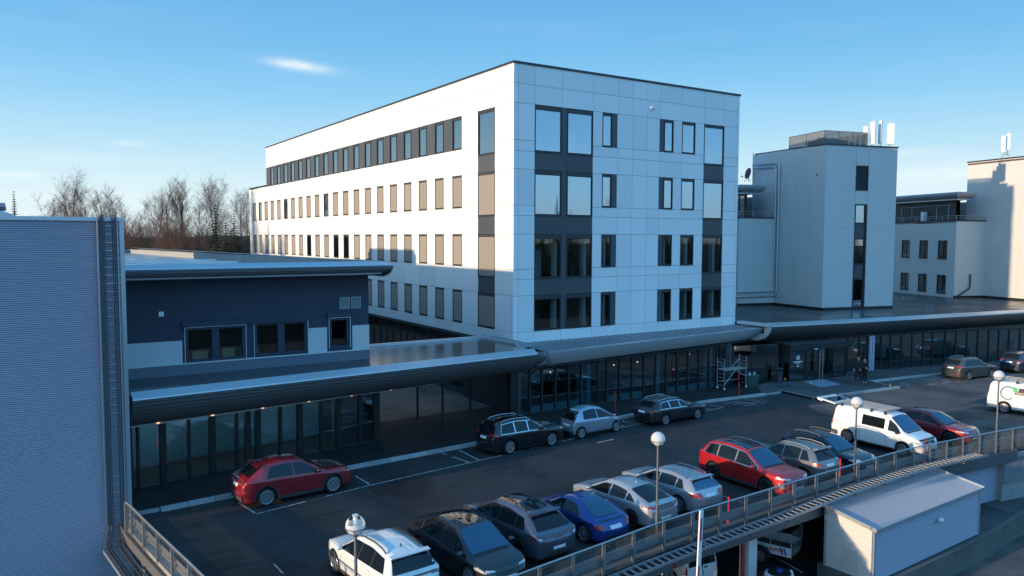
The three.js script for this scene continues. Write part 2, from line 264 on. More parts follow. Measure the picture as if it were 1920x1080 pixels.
/* ---------------------------------------------------------------- the white office building */
const frameCache = new Map();
function windowMesh(w, h, o, parent) { // o: {head, blind, divider, sun}
  const key = [w.toFixed(2), h.toFixed(2), o.head || 0].join();
  if (!frameCache.has(key)) {
    const t = .065, hd = o.head ?? .2, d0 = -.26, d1 = .012;
    frameCache.set(key, {
      f: merge([box(0, t, 0, h, d0, d1), box(w - t, w, 0, h, d0, d1), box(t, w - t, 0, t * 1.3, d0, d1 + .03), box(t, w - t, h - .03, h, d0, d1), box(t, w - t, h - hd, h - hd + .03, d0, -.03)]),
      hd: hd > .06 ? box(t, w - t, h - hd + .03, h - .03, -.12, -.015) : null,
      p: box(t, w - t, t * 1.3, h - hd, -.062, -.054), i: merge([box(t, t + .03, t * 1.3, h - hd, -.09, -.03), box(w - t - .03, w - t, t * 1.3, h - hd, -.09, -.03), box(t + .03, w - t - .03, t * 1.3, t * 1.3 + .04, -.09, -.03), box(t + .03, w - t - .03, h - hd - .04, h - hd, -.09, -.03)]),
      b: box(t + .005, w - t - .005, t * 1.3 + .03, h - hd, -.024, -.018),
    });
  }
  const c = frameCache.get(key), win = mesh('window', c.f, M.frame, parent);
  mesh('sash', c.i, M.frame, win);
  if (c.hd) mesh('blind_case', c.hd, M.frameHead, win);
  mesh('pane', c.p, o.glass || M.glass, win);
  if (o.blind) mesh('blind', c.b, M.blind[Math.floor(rnd() * 3)], win);
  return win;
}
{
  const HT = 21.65, HB = 4.05, W = 20.63, ZB = -64.1, ZU = -55.95, HL = 17.05;
  const b = thing('office_building', 'white panelled five storey office building with dark windows, tallest in the middle', 'building', [0, 0, 0]);
  // facade frames: F faces +z with u = x, L faces -x with u = z
  const place = (m, side) => { if (side === 'L') m.rotation.y = -Math.PI / 2; return m; };
  const pbox = (name, u0, u1, v0, v1, n0, n1, mat, side) => { const m = mesh(name, UNIT, mat, b); m.scale.set(u1 - u0, v1 - v0, n1 - n0); const u = (u0 + u1) / 2, n = (n0 + n1) / 2; m.position.set(side === 'L' ? -n : u, (v0 + v1) / 2, side === 'L' ? u : n); if (side === 'L') m.rotation.y = -Math.PI / 2; return m; };
  const pw = () => M.panel[Math.floor(rnd() * 4)], dp = () => M.darkPanel[Math.floor(rnd() * 3)];
  const G = .011, TH = -.03; // half joint, back of the panels
  const panel = (u0, u1, v0, v1, side) => pbox('facade_panel', u0 + G, u1 - G, v0 + G, v1 - G, TH, R(-.001, .001), pw(), side);
  const dark = (u0, u1, v0, v1, side) => pbox('dark_panel', u0 + .004, u1 - .004, v0 + .004, v1 - .004, TH - .03, -.02, dp(), side);
  const back = { F: [], L: [] };
  const wall = (u0, u1, v0, v1, side) => { if (side === 'F') u0 = Math.max(u0, .31); else u1 = Math.min(u1, -.065); if (u1 > u0) wallBox(u0, u1, v0, v1, side); };
  const wallBox = (u0, u1, v0, v1, side) => back[side].push(box(u0, u1, v0, v1, -.30, TH - .031));
  const win = (u0, v0, w, h, side, o = {}) => { const m = windowMesh(w, h, o, b); m.position.set(side === 'L' ? 0 : u0, v0, side === 'L' ? u0 : 0); if (side === 'L') m.rotation.y = -Math.PI / 2; return m; };
  // ---- front
  const cols = [0, .35, 1.6, 3.74, 6.32, 8.53, 9.84, 11.18, 12.41, 14.51, 16.83, 18.98, 20.38, W];
  const rows = [[7.1, 4.78, 4.78, 4.78], [11.04, 8.79, 8.15, 8.82], [15.14, 12.86, 12.21, 12.86], [19.24, 16.94, 16.26, 16.94]]; // head, narrow sill, big sill
  const big = [[1.6, 6.32], [16.83, 18.98]], slim = [[7.13, 8.44], [12.35, 13.71], [14.56, 15.91]];
  for (let r = 0; r < 4; r++) {
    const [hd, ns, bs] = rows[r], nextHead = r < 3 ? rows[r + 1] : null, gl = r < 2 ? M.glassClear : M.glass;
    // row of windows
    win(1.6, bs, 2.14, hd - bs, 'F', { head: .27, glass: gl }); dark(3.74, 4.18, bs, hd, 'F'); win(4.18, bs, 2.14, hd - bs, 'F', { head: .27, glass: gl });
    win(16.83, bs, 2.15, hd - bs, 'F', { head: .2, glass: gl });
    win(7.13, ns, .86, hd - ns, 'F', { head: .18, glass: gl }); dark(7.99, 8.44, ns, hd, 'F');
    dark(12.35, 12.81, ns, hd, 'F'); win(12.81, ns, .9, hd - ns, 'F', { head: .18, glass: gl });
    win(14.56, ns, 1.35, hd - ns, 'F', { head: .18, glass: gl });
    // white panels beside them
    const v0 = ns, v1 = hd;
    for (const [a, c] of [[0, .35], [.35, 1.6], [6.32, 7.13], [8.44, 9.84], [9.84, 11.18], [11.18, 12.35], [13.71, 14.56], [15.91, 16.83], [18.98, 20.38], [20.38, W]]) { panel(a, c, v0, v1, 'F'); wall(a, c, v0, v1, 'F'); }
    wall(3.74, 4.18, bs, hd, 'F'); wall(7.99, 8.44, ns, hd, 'F'); wall(12.35, 12.81, ns, hd, 'F');
    // band above this row up to the next sills
    const top = nextHead ? nextHead[1] : HT, mids = nextHead ? (nextHead[2] < nextHead[1] - .1 ? [hd, nextHead[2], nextHead[1]] : [hd, top]) : [hd, 20.44, HT];
    for (let k = 0; k < mids.length - 1; k++) for (let i = 0; i < cols.length - 1; i++) {
      const mid = (cols[i] + cols[i + 1]) / 2, inBig = nextHead && big.some(([p, q]) => mid > p && mid < q);
      if (!inBig) panel(cols[i], cols[i + 1], mids[k], mids[k + 1], 'F');
    }
    if (nextHead) { for (const [p, q] of big) { if (q - p > 3) { dark(p, 3.95, hd, nextHead[2], 'F'); dark(3.95, q, hd, nextHead[2], 'F'); } else dark(p, q, hd, nextHead[2], 'F'); wall(p, q, hd, nextHead[2], 'F'); } }
    let u = 0; for (const [p, q] of nextHead ? big : []) { wall(u, p, hd, top, 'F'); u = q; } wall(u, W, hd, top, 'F');
  }
  for (let i = 0; i < cols.length - 1; i++) panel(cols[i], cols[i + 1], HB, 4.78, 'F'); wall(0, W, HB, 4.78, 'F');
  // ---- long side, u = z from 0 (corner) to ZB
  const wk = (k) => -8.01 - 2.714 * k, WW = 1.36, NL = 21;
  const openRow2 = new Set([10, 15, 19]), openRow3 = new Set([8, 9, 12]);
  const edges = []; for (let k = 0; k < NL; k++) edges.push(wk(k));
  const bandPanels = (v0, v1, far) => { panel(-.35, 0, v0, v1, 'L'); panel(-2.24, -.35, v0, v1, 'L'); panel(-6.65, -4.42, v0, v1, 'L'); panel(wk(0), -6.65, v0, v1, 'L'); let u = wk(0), k = 0; while (u > far + .3) { k += k < 7 ? 1 : 2; const n = Math.max(far, k < NL ? wk(k) : far); panel(n, u, v0, v1, 'L'); u = n; } };
  const rowsL = [[4.78, 7.1], [8.79, 11.04], [12.86, 15.14]];
  bandPanels(HB, 4.78, ZB); wall(ZB, 0, HB, 4.78, 'L'); panel(-4.42, -2.24, HB, 4.78, 'L');
  for (let r = 0; r < 3; r++) {
    const [v0, v1] = rowsL[r], up = r < 2 ? rowsL[r + 1][0] : 16.94;
    for (let k = 0; k < NL; k++) {
      const open = r === 2 ? openRow2.has(k) : r === 1 ? openRow3.has(k) : false;
      win(wk(k), v0, WW, v1 - v0, 'L', { head: .15, blind: !open });
      const n = k < NL - 1 ? wk(k + 1) + WW : ZB; panel(n, wk(k), v0, v1, 'L'); wall(n, wk(k), v0, v1, 'L');
    }
    panel(-6.65, -4.42, v0, v1, 'L'); panel(-2.24, -.35, v0, v1, 'L'); panel(-.35, 0, v0, v1, 'L'); wall(-6.65, -4.42, v0, v1, 'L'); wall(-2.24, 0, v0, v1, 'L');
    bandPanels(v1, up, ZB); wall(ZB, -4.42, v1, up, 'L'); wall(-2.24, 0, v1, up, 'L');
  }
  // corner column of large windows on the long side
  const bigL = [[4.78, 7.1, true], [8.15, 11.04, true], [12.21, 15.14, true], [16.26, 19.24, false]];
  bigL.forEach(([v0, v1, bl], i) => { win(-4.42, v0, 2.18, v1 - v0, 'L', { head: .2, blind: bl }); if (i < 3) { dark(-4.42, -2.24, v1, bigL[i + 1][0], 'L'); wall(-4.42, -2.24, v1, bigL[i + 1][0], 'L'); } });
  // ribbon of the top storey
  for (let k = 0; k < 18; k++) { win(wk(k), 16.94, WW, 2.3, 'L', { head: .2 }); const n = k < 17 ? wk(k + 1) + WW : ZU; dark(n, wk(k), 16.94, 19.24, 'L'); wall(n, wk(k), 16.94, 19.24, 'L'); }
  panel(-6.65, -4.42, 16.94, 19.24, 'L'); panel(-2.24, -.35, 16.94, 19.24, 'L'); panel(-.35, 0, 16.94, 19.24, 'L'); wall(-6.65, -4.42, 16.94, 19.24, 'L'); wall(-2.24, 0, 16.94, 19.24, 'L');
  for (const [a, c] of [[19.24, 20.44], [20.44, HT]]) { bandPanels(a, c, ZU); panel(-4.42, -2.24, a, c, 'L'); } wall(ZU, 0, 19.24, HT, 'L');
  const bl = mesh('backing_wall', merge(back.L), M.joint, b); bl.rotation.y = -Math.PI / 2;
  mesh('backing_wall', merge(back.F), M.joint, b);
  // the two far walls, roofs and copings
  mesh('rear_wall', merge([box(W - .3, W, 0, HT, ZU, -.3), box(.3, W, 0, HT, ZU, ZU + .3), box(.05, W, 0, HL, ZB, ZB + .3), box(W - .3, W, 0, HL, ZB, ZU)]), M.panel[0], b);
  mesh('roof', merge([box(.29, W - .29, HT - .45, HT - .2, ZU + .29, -.29), box(.29, W - .29, HL - .5, HL - .2, ZB + .29, ZU)]), M.membrane, b);
  const cp = (x0, x1, y, z0, z1) => mesh('coping', box(x0, x1, y, y + .13, z0, z1), M.coping, b);
  cp(-.06, W + .06, HT, -.34, .07); cp(-.06, .34, HT, ZU - .06, -.34); cp(W - .34, W + .06, HT, ZU - .06, -.34); cp(.34, W - .34, HT, ZU - .06, ZU + .3);
  cp(-.06, .34, HL, ZB - .06, ZU - .061); cp(.34, W + .06, HL, ZB - .06, ZB + .3);
  // storeys inside
  mesh('interior_floor', merge([4.2, 7.75, 11.75, 15.8].map((y) => box(.31, W - .31, y, y + .3, -55.6, -.31)).concat([box(.31, W - .31, HT - 1.6, HT - 1.3, -55.6, -.31)])), M.roomFloor, b);
  mesh('interior_wall', merge([box(5.5, 5.7, 4.5, HT - .5, -55.6, -6.5), box(5.5, W - .31, 4.5, HT - .5, -6.7, -6.5), box(10.3, 10.45, 4.5, HT - .5, -6.5, -.33), box(6.62, 6.74, 4.5, HT - .5, -6.5, -.33), ...Array.from({ length: 10 }, (_, k) => box(.33, 5.5, 4.5, HT - .5, -6.2 - 5.43 * k, -6.05 - 5.43 * k))]), M.room, b);
  // rooms seen from the front: pale pillars by the windows, screens, a plant, chairs
  mesh('interior_pillar', merge([[6.0], [3.55], [15.6], [18.5], [13.3], [7.7]].map(([x]) => box(x, x + .22, 4.5, HT - 1, -.9, -.5))), M.roomWhite, b);
  mesh('partition_screen', merge([box(1.9, 2.9, 8.1, 10.0, -2.0, -1.95), box(4.5, 5.4, 9.7, 10.6, -2.6, -2.55)]), std(.55, .45, .18, .8), b);
  mesh('partition_screen', box(2.9, 3.5, 8.1, 10.0, -2.0, -1.95), std(.35, .45, .5, .7), b);
  { const lf = []; for (let i = 0; i < 60; i++) { const g = new THREE.PlaneGeometry(.09, .26); g.rotateX(R(-1, 1)); g.rotateY(R(0, 6.28)); g.translate(5.45 + R(-.3, .3), 9.0 + R(0, .85), -1.1 + R(-.3, .3)); lf.push(g); } mesh('potted_plant', merge([rod([5.45, 8.06, -1.1], [5.45, 8.8, -1.1], .2, .26, 12), ...lf]), std(.03, .05, .03, .8), b); }
  const lampG = new THREE.CylinderGeometry(.11, .11, .03, 12), lampM = std(.8, .8, .8, .5, 0, { emissive: new THREE.Color(1, .95, .85), emissiveIntensity: 1.6 });
  for (const [x, y, z] of [[2.3, 15.75, -2.2], [3.2, 15.75, -1.4], [5.0, 15.75, -2.0], [5.7, 15.75, -1.2], [4.6, 15.75, -3.4], [2.6, 15.75, -4], [7.4, 15.75, -2], [17.6, 15.75, -2.2], [3.0, 20.0, -3], [17.5, 20.0, -1.4]]) { const m = mesh('ceiling_lamp', lampG, lampM, b); m.position.set(x, y - .02, z); }
  mesh('wall_camera', merge([box(11.35, 11.75, 19.86, 19.95, .09, .2), box(11.5, 11.6, 19.92, 20.02, 0, .1)]), M.white, b);
  mesh('wall_camera', merge([box(-.2, -.09, 16.45, 16.55, -62.9, -62.5), box(-.1, 0, 16.5, 16.58, -62.75, -62.65)]), M.white, b);
  // dark glazed ground floor on the courtyard side
  mesh('ground_floor_wall', box(.1, .3, 0, HB, -60, 1.9), M.darkGrey, b);
  { const mu = []; for (let z = -58; z < 1; z += 1.36) mu.push(box(.02, .09, .12, HB - .02, z - .06, z + .06)); mesh('ground_floor_mullion', merge(mu), M.black, b); }
  mesh('ground_floor_pane', box(.06, .07, .15, HB - .05, -58, 0), M.shopGlass, b);
  mesh('soffit', box(0, W - .3, HB - .2, HB, -55, -.3), M.darkGrey, b);
  // metal canopy along the front: roof sheet, stepped metal edge
  const A0 = [-.05, 4.0], A1 = [21.9, 2.3];
  { const g = new THREE.BufferGeometry(), P = [-1.75, 4.35, -.3, -1.75, 4.35, 3.1, A0[0], 4.02, A0[1], -.03, 4.06, 0, A1[0], 4.02, A1[1], W + .2, 4.06, 0, A1[0], 4.05, -.4].flat(); // sheets
    const roofs = mesh('canopy_roof', box(0, W, HB - .03, HB - .002, -.3, .02), M.zinc, b);
    // standing seam sheets across the canopy, each its own piece
    const n = 40; for (let i = 0; i < n; i++) { const t0 = i / n, t1 = (i + 1) / n - .0006, q = (t, s) => { const ex = A0[0] + (A1[0] - A0[0]) * t, ez = A0[1] + (A1[1] - A0[1]) * t, bxx = -.02 + (W + 1.2) * t; return [bxx + (ex - bxx) * s, 4.075 - .06 * s, 0.004 + (ez - .004) * s]; };
      const [a, c, d, e] = [q(t0, 0), q(t1, 0), q(t1, 1), q(t0, 1)], gg = new THREE.BufferGeometry(); gg.setAttribute('position', new THREE.Float32BufferAttribute([...a, ...e, ...c, ...c, ...e, ...d], 3)); gg.setAttribute('uv', new THREE.Float32BufferAttribute([0, 0, 0, 1, 1, 0, 1, 0, 0, 1, 1, 1], 2)); gg.computeVertexNormals();
      const up = (p, h) => [p[0], p[1] + h, p[2]]; const seam = bar(up(q(t0, 0), .02), up(q(t0, 1), .02), .03, .04); mesh('roof_sheet', merge([gg, seam]), [M.ribZinc, M.zinc][i % 3 ? 0 : 0], b); }
    // stepped edge
    const prof = []; const N = 9; prof.push([.0, 4.06]); for (let k = 0; k < N; k++) { const t = k / N, t2 = (k + 1) / N, o = -1.35 * Math.pow(t, 1.7), o2 = -1.35 * Math.pow(t2, 1.7), y = 4.02 - .98 * t, y2 = 4.02 - .98 * t2; prof.push([o, y], [o + .01, y2 + .035], [o2 - .05, y2 + .045]); } prof.push([-2.0, 3.02]);
    mesh('canopy_edge', sweep([A1, A0].map(([x, z]) => [x, z]).reverse(), prof), M.ribZinc, b);
    mesh('canopy_flashing', sweep([A0, A1], [[-.16, 4.085], [.03, 4.05], [.03, 3.99]]), M.flash, b);
    // end of the canopy at the courtyard corner
    const endProf = prof.map(([o, y]) => [o, y]); mesh('canopy_edge', sweep([[-1.9, 1.2], [-1.0, 2.9], A0], endProf.slice(0, -1)), M.ribZinc, b);
    const cg = []; for (let i = 0; i < 7; i++) { const z = -.9 + i * .55; cg.push(bar([-1.75, 4.62, z], [.0, 4.32, z], .03, .05)); } cg.push(box(-1.75, 0, 4.28, 4.3, -1, 3)); mesh('corner_roof', merge(cg), M.ribZinc, b);
    mesh('canopy_ceiling', slab([[-1.9, -.3], [-1.0, 2.6], [-.05, 3.1], [21, 1.7], [21, -.3]], 3.0, 3.04), M.darkGrey, b);
  }
  // shop front: panes between dark mullions, pale pillars, teal boards at the foot
  const mu = [-.52, .21, 1.12, 2.13, 3.15, 4.13, 5.48, 6.23, 7.28, 8.35, 9.38, 10.43, 11.42, 12.43, 13.46, 14.52, 15.51, 16.27], gz = (s) => 2.45 + s * .015, X0 = -.6;
  for (let i = 0; i < mu.length; i++) bx('mullion', X0 + mu[i] - .05, X0 + mu[i] + .05, .115, 3.05, gz(mu[i]) - .1, gz(mu[i]) + .06, M.frame, b);
  for (let i = 0; i < mu.length - 1; i++) {
    const a = X0 + mu[i] + .05, c = X0 + mu[i + 1] - .05, z = gz(mu[i]);
    bx('shop_pane', a, c, .16, 3.0, z - .02, z - .012, M.shopGlass, b);
    if (![0, 5, 6, 10, 11].includes(i)) bx('foot_board', a + .02, c - .02, .14, .56, z - .09, z - .06, M.tealWall, b);
  }
  bx('glazing_rail', X0 - .55, X0 + 16.3, .115, .165, gz(0) - .06, gz(16) + .05, M.black, b); bx('glazing_rail', X0 - .55, X0 + 16.3, 2.99, 3.06, gz(0) - .06, gz(16) + .05, M.black, b);
  for (const s of [-.3, 4.45, 5.05, 11.0, 16.0]) bx('shop_pillar', X0 + s - .17, X0 + s + .17, .12, 3.0, gz(s) - .75, gz(s) - .4, M.tealWall, b);
  mesh('shop_wall', merge([box(-1, 17, .12, 3, -4.2, -4), box(16.6, 17.6, .12, 3, -4, 2.2), box(-1.35, -1.15, .12, 4.0, -4, 2.6)]), M.darkGrey, b);
  mesh('shop_floor', box(-1, 17, .118, .13, -4, 2.4), M.roomFloor, b);
  { const fur = []; for (let i = 0; i < 9; i++) { const x = .6 + i * 1.7 + R(-.2, .2), z = R(-1.6, .9); fur.push(rod([x, .13, z], [x, .85, z], .04, .04, 6), new THREE.CylinderGeometry(.42, .42, .04, 14).translate(x, .87, z)); for (const s of [-.7, .7]) fur.push(box(x + s - .2, x + s + .2, .55, .6, z - .2, z + .2), box(x + s - .2 * Math.sign(-s) - .03, x + s - .2 * Math.sign(-s) + .03, .6, 1.0, z - .2, z + .2), rod([x + s, .13, z], [x + s, .56, z], .03, .03, 5)); } mesh('cafe_furniture', merge(fur), M.midGrey, b); }
  const spotM = std(.9, .8, .6, .5, 0, { emissive: new THREE.Color(1, .62, .3), emissiveIntensity: 3 });
  for (const x of [.3, 2.6, 7.6, 9.9, 14.3]) mesh('pendant_lamp', new THREE.SphereGeometry(.05, 10, 8).translate(x, 2.45 - R(0, .4), 1.4 - R(0, 1.5)), spotM, b);
}

/* ---------------------------------------------------------------- corrugated building on the left */
const corrProfile = (w, h, pitch, depth) => { // sheet in the xy plane, ribs along x, facing +z
  const n = Math.round(h / pitch), p = []; for (let i = 0; i < n; i++) { const y = h * i / n, q = h / n; p.push([0, y], [depth, y + q * .40], [depth, y + q * .5], [0, y + q * .97]); } p.push([0, h]);
  const pos = [], uv = []; for (let i = 0; i < p.length - 1; i++) { const [d0, y0] = p[i], [d1, y1] = p[i + 1]; pos.push(0, y0, d0, w, y0, d0, w, y1, d1, 0, y0, d0, w, y1, d1, 0, y1, d1); uv.push(0, y0, w, y0, w, y1, 0, y0, w, y1, 0, y1); }
  const g = new THREE.BufferGeometry(); g.setAttribute('position', new THREE.Float32BufferAttribute(pos, 3)); g.setAttribute('uv', new THREE.Float32BufferAttribute(uv, 2)); g.computeVertexNormals(); return g;
};
{
  const b = thing('corrugated_building', 'tall building clad in horizontal corrugated metal at the edge of the lot', 'building', [0, 0, 0]);
  const X = -23.06, Z = 9.0, Y0 = -3.3, Y1 = 11.38, ZB = -26.5;
  const cw = mesh('corrugated_wall', corrProfile(40, Y1 - Y0, .077, .036), M.corr, b); cw.position.set(X - 40 - .12, Y0, Z - .05);
  const cs = mesh('corrugated_wall', corrProfile(Z - ZB - .12, Y1 - Y0, .077, .036), M.corr, b); cs.rotation.y = Math.PI / 2; cs.position.set(X - .05, Y0, Z - .12);
  mesh('corner_trim', merge([box(X - .13, X + .02, Y0, Y1 + .02, Z - .1, Z + .02)]), M.flash, b);
  mesh('parapet_flashing', merge([box(X - 40, X + .05, Y1, Y1 + .14, Z - .4, Z + .045), box(X - .4, X + .05, Y1, Y1 + .14, ZB, Z - .4)]), M.flash, b);
  mesh('roof', box(X - 40, X - .3, Y1 - .3, Y1 - .1, ZB, Z - .3), M.membraneDry, b);
  mesh('rear_wall', merge([box(X - 40, X - .05, Y0, Y1, ZB, ZB + .2), box(X - 40.2, X - 40, Y0, Y1, ZB, Z)]), M.corr, b);
  const u = thing('roof_ventilator', 'domed metal ventilator on the roof of the corrugated building', 'ventilator', [-29.0, Y1 - .1, -19]);
  const dome = []; for (let i = 0; i <= 12; i++) { const a = Math.PI * i / 12; dome.push([Math.cos(a) * 2.7, .62 + Math.sin(a) * .62]); }
  const sh = new THREE.Shape(dome.map(([x, y]) => new THREE.Vector2(x, y)));
  mesh('ventilator_base', box(-2.95, 2.95, 0, .62, -5, 5), M.corr, u);
  mesh('ventilator_dome', new THREE.ExtrudeGeometry(sh, { depth: 9.6, bevelEnabled: false }).translate(0, 0, -4.8), M.zinc, u);
  mesh('ventilator_cap', merge([box(-2.0, 2.2, 1.28, 1.5, -4.9, 4.9), box(-1.9, .9, 1.72, 2.0, -4.6, 4.6), box(-.3, .1, 1.2, 1.75, -4, 4)]), M.corr, u);
}
{ // cable ladder down the wall and along the side of the deck
  const c = thing('cable_ladder', 'steel cable ladder with black cables down the corrugated wall and along the deck side', 'cable ladder', [0, 0, 0]);
  const xa = -23.93, xb = -23.2, z = 9.16, path = [[-23.56, 9.16], [-23.78, 10.4], [-23.5, 13], [-23.0, 16.7], [-22.2, 23.9]];
  const off = (o, y) => { const r = []; for (let i = 0; i < path.length; i++) { const a = path[Math.max(0, i - 1)], b = path[Math.min(path.length - 1, i + 1)], l = Math.hypot(b[0] - a[0], b[1] - a[1]), nx = -(b[1] - a[1]) / l; r.push([path[i][0] + o, y, path[i][1]]); } return r; };
  const rail = (o) => [[-23.56 + o, 11.5, z], [-23.56 + o, -.25, z], ...off(o, -.42).slice(1)];
  const poly = (pts, w, h) => merge(pts.slice(1).map((p, i) => bar(pts[i], p, w, h)));
  for (const o of [-.37, .28]) { const q = rail(o); mesh('ladder_rail', merge([box(q[0][0] - .018, q[0][0] + .018, q[1][1], q[0][1], z - .05, z + .06), poly(q.slice(1), .035, .11)]), M.galv, c); }
  const rungs = []; for (let y = -.2; y < 11.4; y += .3) rungs.push(box(xa, xb, y - .015, y + .015, z - .02, z + .02));
  const P = off(0, -.42); for (let i = 0; i < P.length - 1; i++) { const L = Math.hypot(P[i + 1][0] - P[i][0], P[i + 1][2] - P[i][2]); for (let s = .1; s < L; s += .3) { const t = s / L, x = P[i][0] + (P[i + 1][0] - P[i][0]) * t, zz = P[i][2] + (P[i + 1][2] - P[i][2]) * t; rungs.push(box(x - .36, x + .28, -.45, -.42, zz - .02, zz + .02)); } }
  stuff(mesh('ladder_rung', merge(rungs), M.galv, c));
  for (const [o, r] of [[-.3, .025], [-.25, .02], [-.2, .028], [-.14, .018], [.12, .024], [.18, .02], [.24, .028]]) mesh('cable', pipe([[-23.56 + o, 11.6, z + .04], [-23.56 + o, -.1, z + .04], ...off(o * .9, -.36).slice(1)], r * .8, 6), M.cable, c);
}

/* ---------------------------------------------------------------- navy office block with the long wave-shaped canopy */
const rib = (A, B, over, y0, y1, n, out) => { // a ruled ribbed underside between end A and end B; over = overhang at each end
  const at = (P, o, y) => [P[0] + out[0] * o, y, P[1] + out[1] * o], pr = (ov) => { const r = []; for (let k = 0; k < n; k++) { const t = k / n * Math.PI / 2, t2 = (k + 1) / n * Math.PI / 2; const o = -ov * (1 - Math.cos(t)), y = y0 + (y1 - y0) * Math.sin(t), o2 = -ov * (1 - Math.cos(t2)), y2 = y0 + (y1 - y0) * Math.sin(t2); r.push([o, y], [o + (o2 - o) * .35 + .03, y + (y2 - y) * .6 - .02], [o2 - .02, y2 + .03]); } r.push([-ov, y1]); return r; };
  const pa = pr(over[0]), pb = pr(over[1]), pos = [], uv = []; const seg = 6;
  for (let i = 0; i < seg; i++) for (let j = 0; j < pa.length - 1; j++) { const q = (k, jj) => { const t = k / seg, P = [A[0] + (B[0] - A[0]) * t, A[1] + (B[1] - A[1]) * t]; return at(P, pa[jj][0] + (pb[jj][0] - pa[jj][0]) * t, pa[jj][1]); }; const a = q(i, j), b = q(i + 1, j), c = q(i + 1, j + 1), d = q(i, j + 1); pos.push(...a, ...b, ...c, ...a, ...c, ...d); uv.push(0, 0, 1, 0, 1, 1, 0, 0, 1, 1, 0, 1); }
  const g = new THREE.BufferGeometry(); g.setAttribute('position', new THREE.Float32BufferAttribute(pos, 3)); g.setAttribute('uv', new THREE.Float32BufferAttribute(uv, 2)); g.computeVertexNormals(); return { g, pa, pb };
};
{
  const b = thing('low_office_block', 'low navy and pale grey office block with curved roof edge and long canopy', 'building', [0, 0, 0]);
  const Z = 3.3, XL = -23.0, XR = -11.1;
  const skew = (x, z) => x + (z - Z) * .083;
  // body: front wall cut round the three window openings
  const opens = [[-20.0, -17.4, 5.05, 6.62], [-16.9, -14.4, 5.1, 6.66], [-13.2, -12.2, 5.2, 6.7]];
  const w = []; let u = XL; for (const [a, c, y0, y1] of opens) { w.push(box(u, a, 4.3, 8.95, Z - .3, Z), box(a, c, 4.3, y0, Z - .3, Z), box(a, c, y1, 8.95, Z - .3, Z)); u = c; } w.push(box(u, XR, 4.3, 8.95, Z - .3, Z));
  mesh('front_wall', merge(w), M.navy, b);
  mesh('side_wall', slab([[XR - .3, Z - .31], [XR, Z - .31], [skew(XR, -52), -52], [skew(XR, -52) - .3, -52]], 0, 8.95), M.navy, b);
  mesh('plinth', merge([box(XL, XR + .03, 4.3, 4.98, Z, Z + .06)]), M.bluePlinth, b);
  mesh('sill_band', box(XL, XR + .03, 4.98, 5.04, Z, Z + .09), M.paleRender, b);
  for (const [a, c] of [[XL, -20.16], [-14.3, -13.34], [-12.0, XR + .02]]) mesh('render_field', box(a, c, 5.04, 6.08 + (c > -15 ? .2 : 0), Z, Z + .022), M.paleRender, b);
  for (const [a, c, y0, y1] of opens) {
    const f = mesh('window', merge([box(a, a + .09, y0, y1, Z - .12, Z + .05), box(c - .09, c, y0, y1, Z - .12, Z + .05), box(a + .09, c - .09, y0, y0 + .1, Z - .12, Z + .07), box(a + .09, c - .09, y1 - .09, y1, Z - .12, Z + .05)].concat(c - a > 1.5 ? [box((a + c) / 2 - .16, (a + c) / 2 + .16, y0 + .1, y1 - .09, Z - .12, Z + .04)] : [])), M.navy, b);
    for (const [p, q] of c - a > 1.5 ? [[a + .09, (a + c) / 2 - .16], [(a + c) / 2 + .16, c - .09]] : [[a + .09, c - .09]]) mesh('pane', box(p, q, y0 + .1, y1 - .09, Z - .09, Z - .08), M.glassClear, f);
    mesh('screen_rail', merge([rod([a - .06, y0 - .02, Z + .12], [a - .06, y1 + .04, Z + .12], .014), rod([c + .06, y0 - .02, Z + .12], [c + .06, y1 + .04, Z + .12], .014), rod([a - .06, y1 + .04, Z + .12], [c + .06, y1 + .04, Z + .12], .016)]), M.white, f);
  }
  for (const [a, c, y] of [[-20.16, -14.3, 6.7], [-13.36, -12.04, 6.8]]) mesh('shutter_case', box(a, c, y, y + .22, Z, Z + .2), M.navy, b);
  for (const [a, c] of [[-12.66, -12.13], [-12.05, -11.53]]) { const v = mesh('wall_vent', merge([box(a, a + .03, 7.16, 7.76, Z, Z + .04), box(c - .03, c, 7.16, 7.76, Z, Z + .04), box(a + .03, c - .03, 7.16, 7.19, Z, Z + .04), box(a + .03, c - .03, 7.73, 7.76, Z, Z + .04)]), M.galv, b); for (let i = 0; i < 9; i++) { const s = mesh('slat', new THREE.BoxGeometry(c - a - .06, .05, .012), M.galv, v); s.position.set((a + c) / 2, 7.22 + i * .06, Z + .022); s.rotation.x = -.6; } }
  mesh('wall_box', box(-21.12, -20.91, 7.23, 7.45, Z, Z + .09), M.white, b);
  mesh('room', merge([box(XL, XR - .3, 4.52, 4.62, -4, Z - .31), box(XL, XR - .31, 4.62, 8.9, -4.1, -4), box(XL, XR - .31, 7.1, 7.2, -4, Z - .31)]), M.room, b);
  mesh('desk', merge([box(-19.6, -18.9, 4.62, 5.42, Z - 1.3, Z - .8), box(-18.2, -17.6, 4.62, 5.45, Z - 1.5, Z - 1), box(-16.8, -16.5, 4.62, 5.4, Z - 1.3, Z - .9)]), std(.62, .48, .30, .7), b);
  // roof and its wave edge
  const E0 = [-23.0, 5.05], E1 = [-10.45, 5.0], E2 = [-10.45 - 56 * .083, -51];
  mesh('roof', slab([[XL, 4.6], [-10.9, 4.6], [skew(-10.9, -51), -51], [XL - 4, -51]], 8.96, 9.06), std(.40, .44, .48, .22, .3), b);
  mesh('wave_edge', rib(E0, E1, [1.75, 1.75], 9.42, 8.86, 8, [0, 1]).g, M.ribMid, b);
  mesh('wave_edge', rib(E1, E2, [.62, .62], 9.42, 8.86, 8, [1, 0]).g, M.ribMid, b);
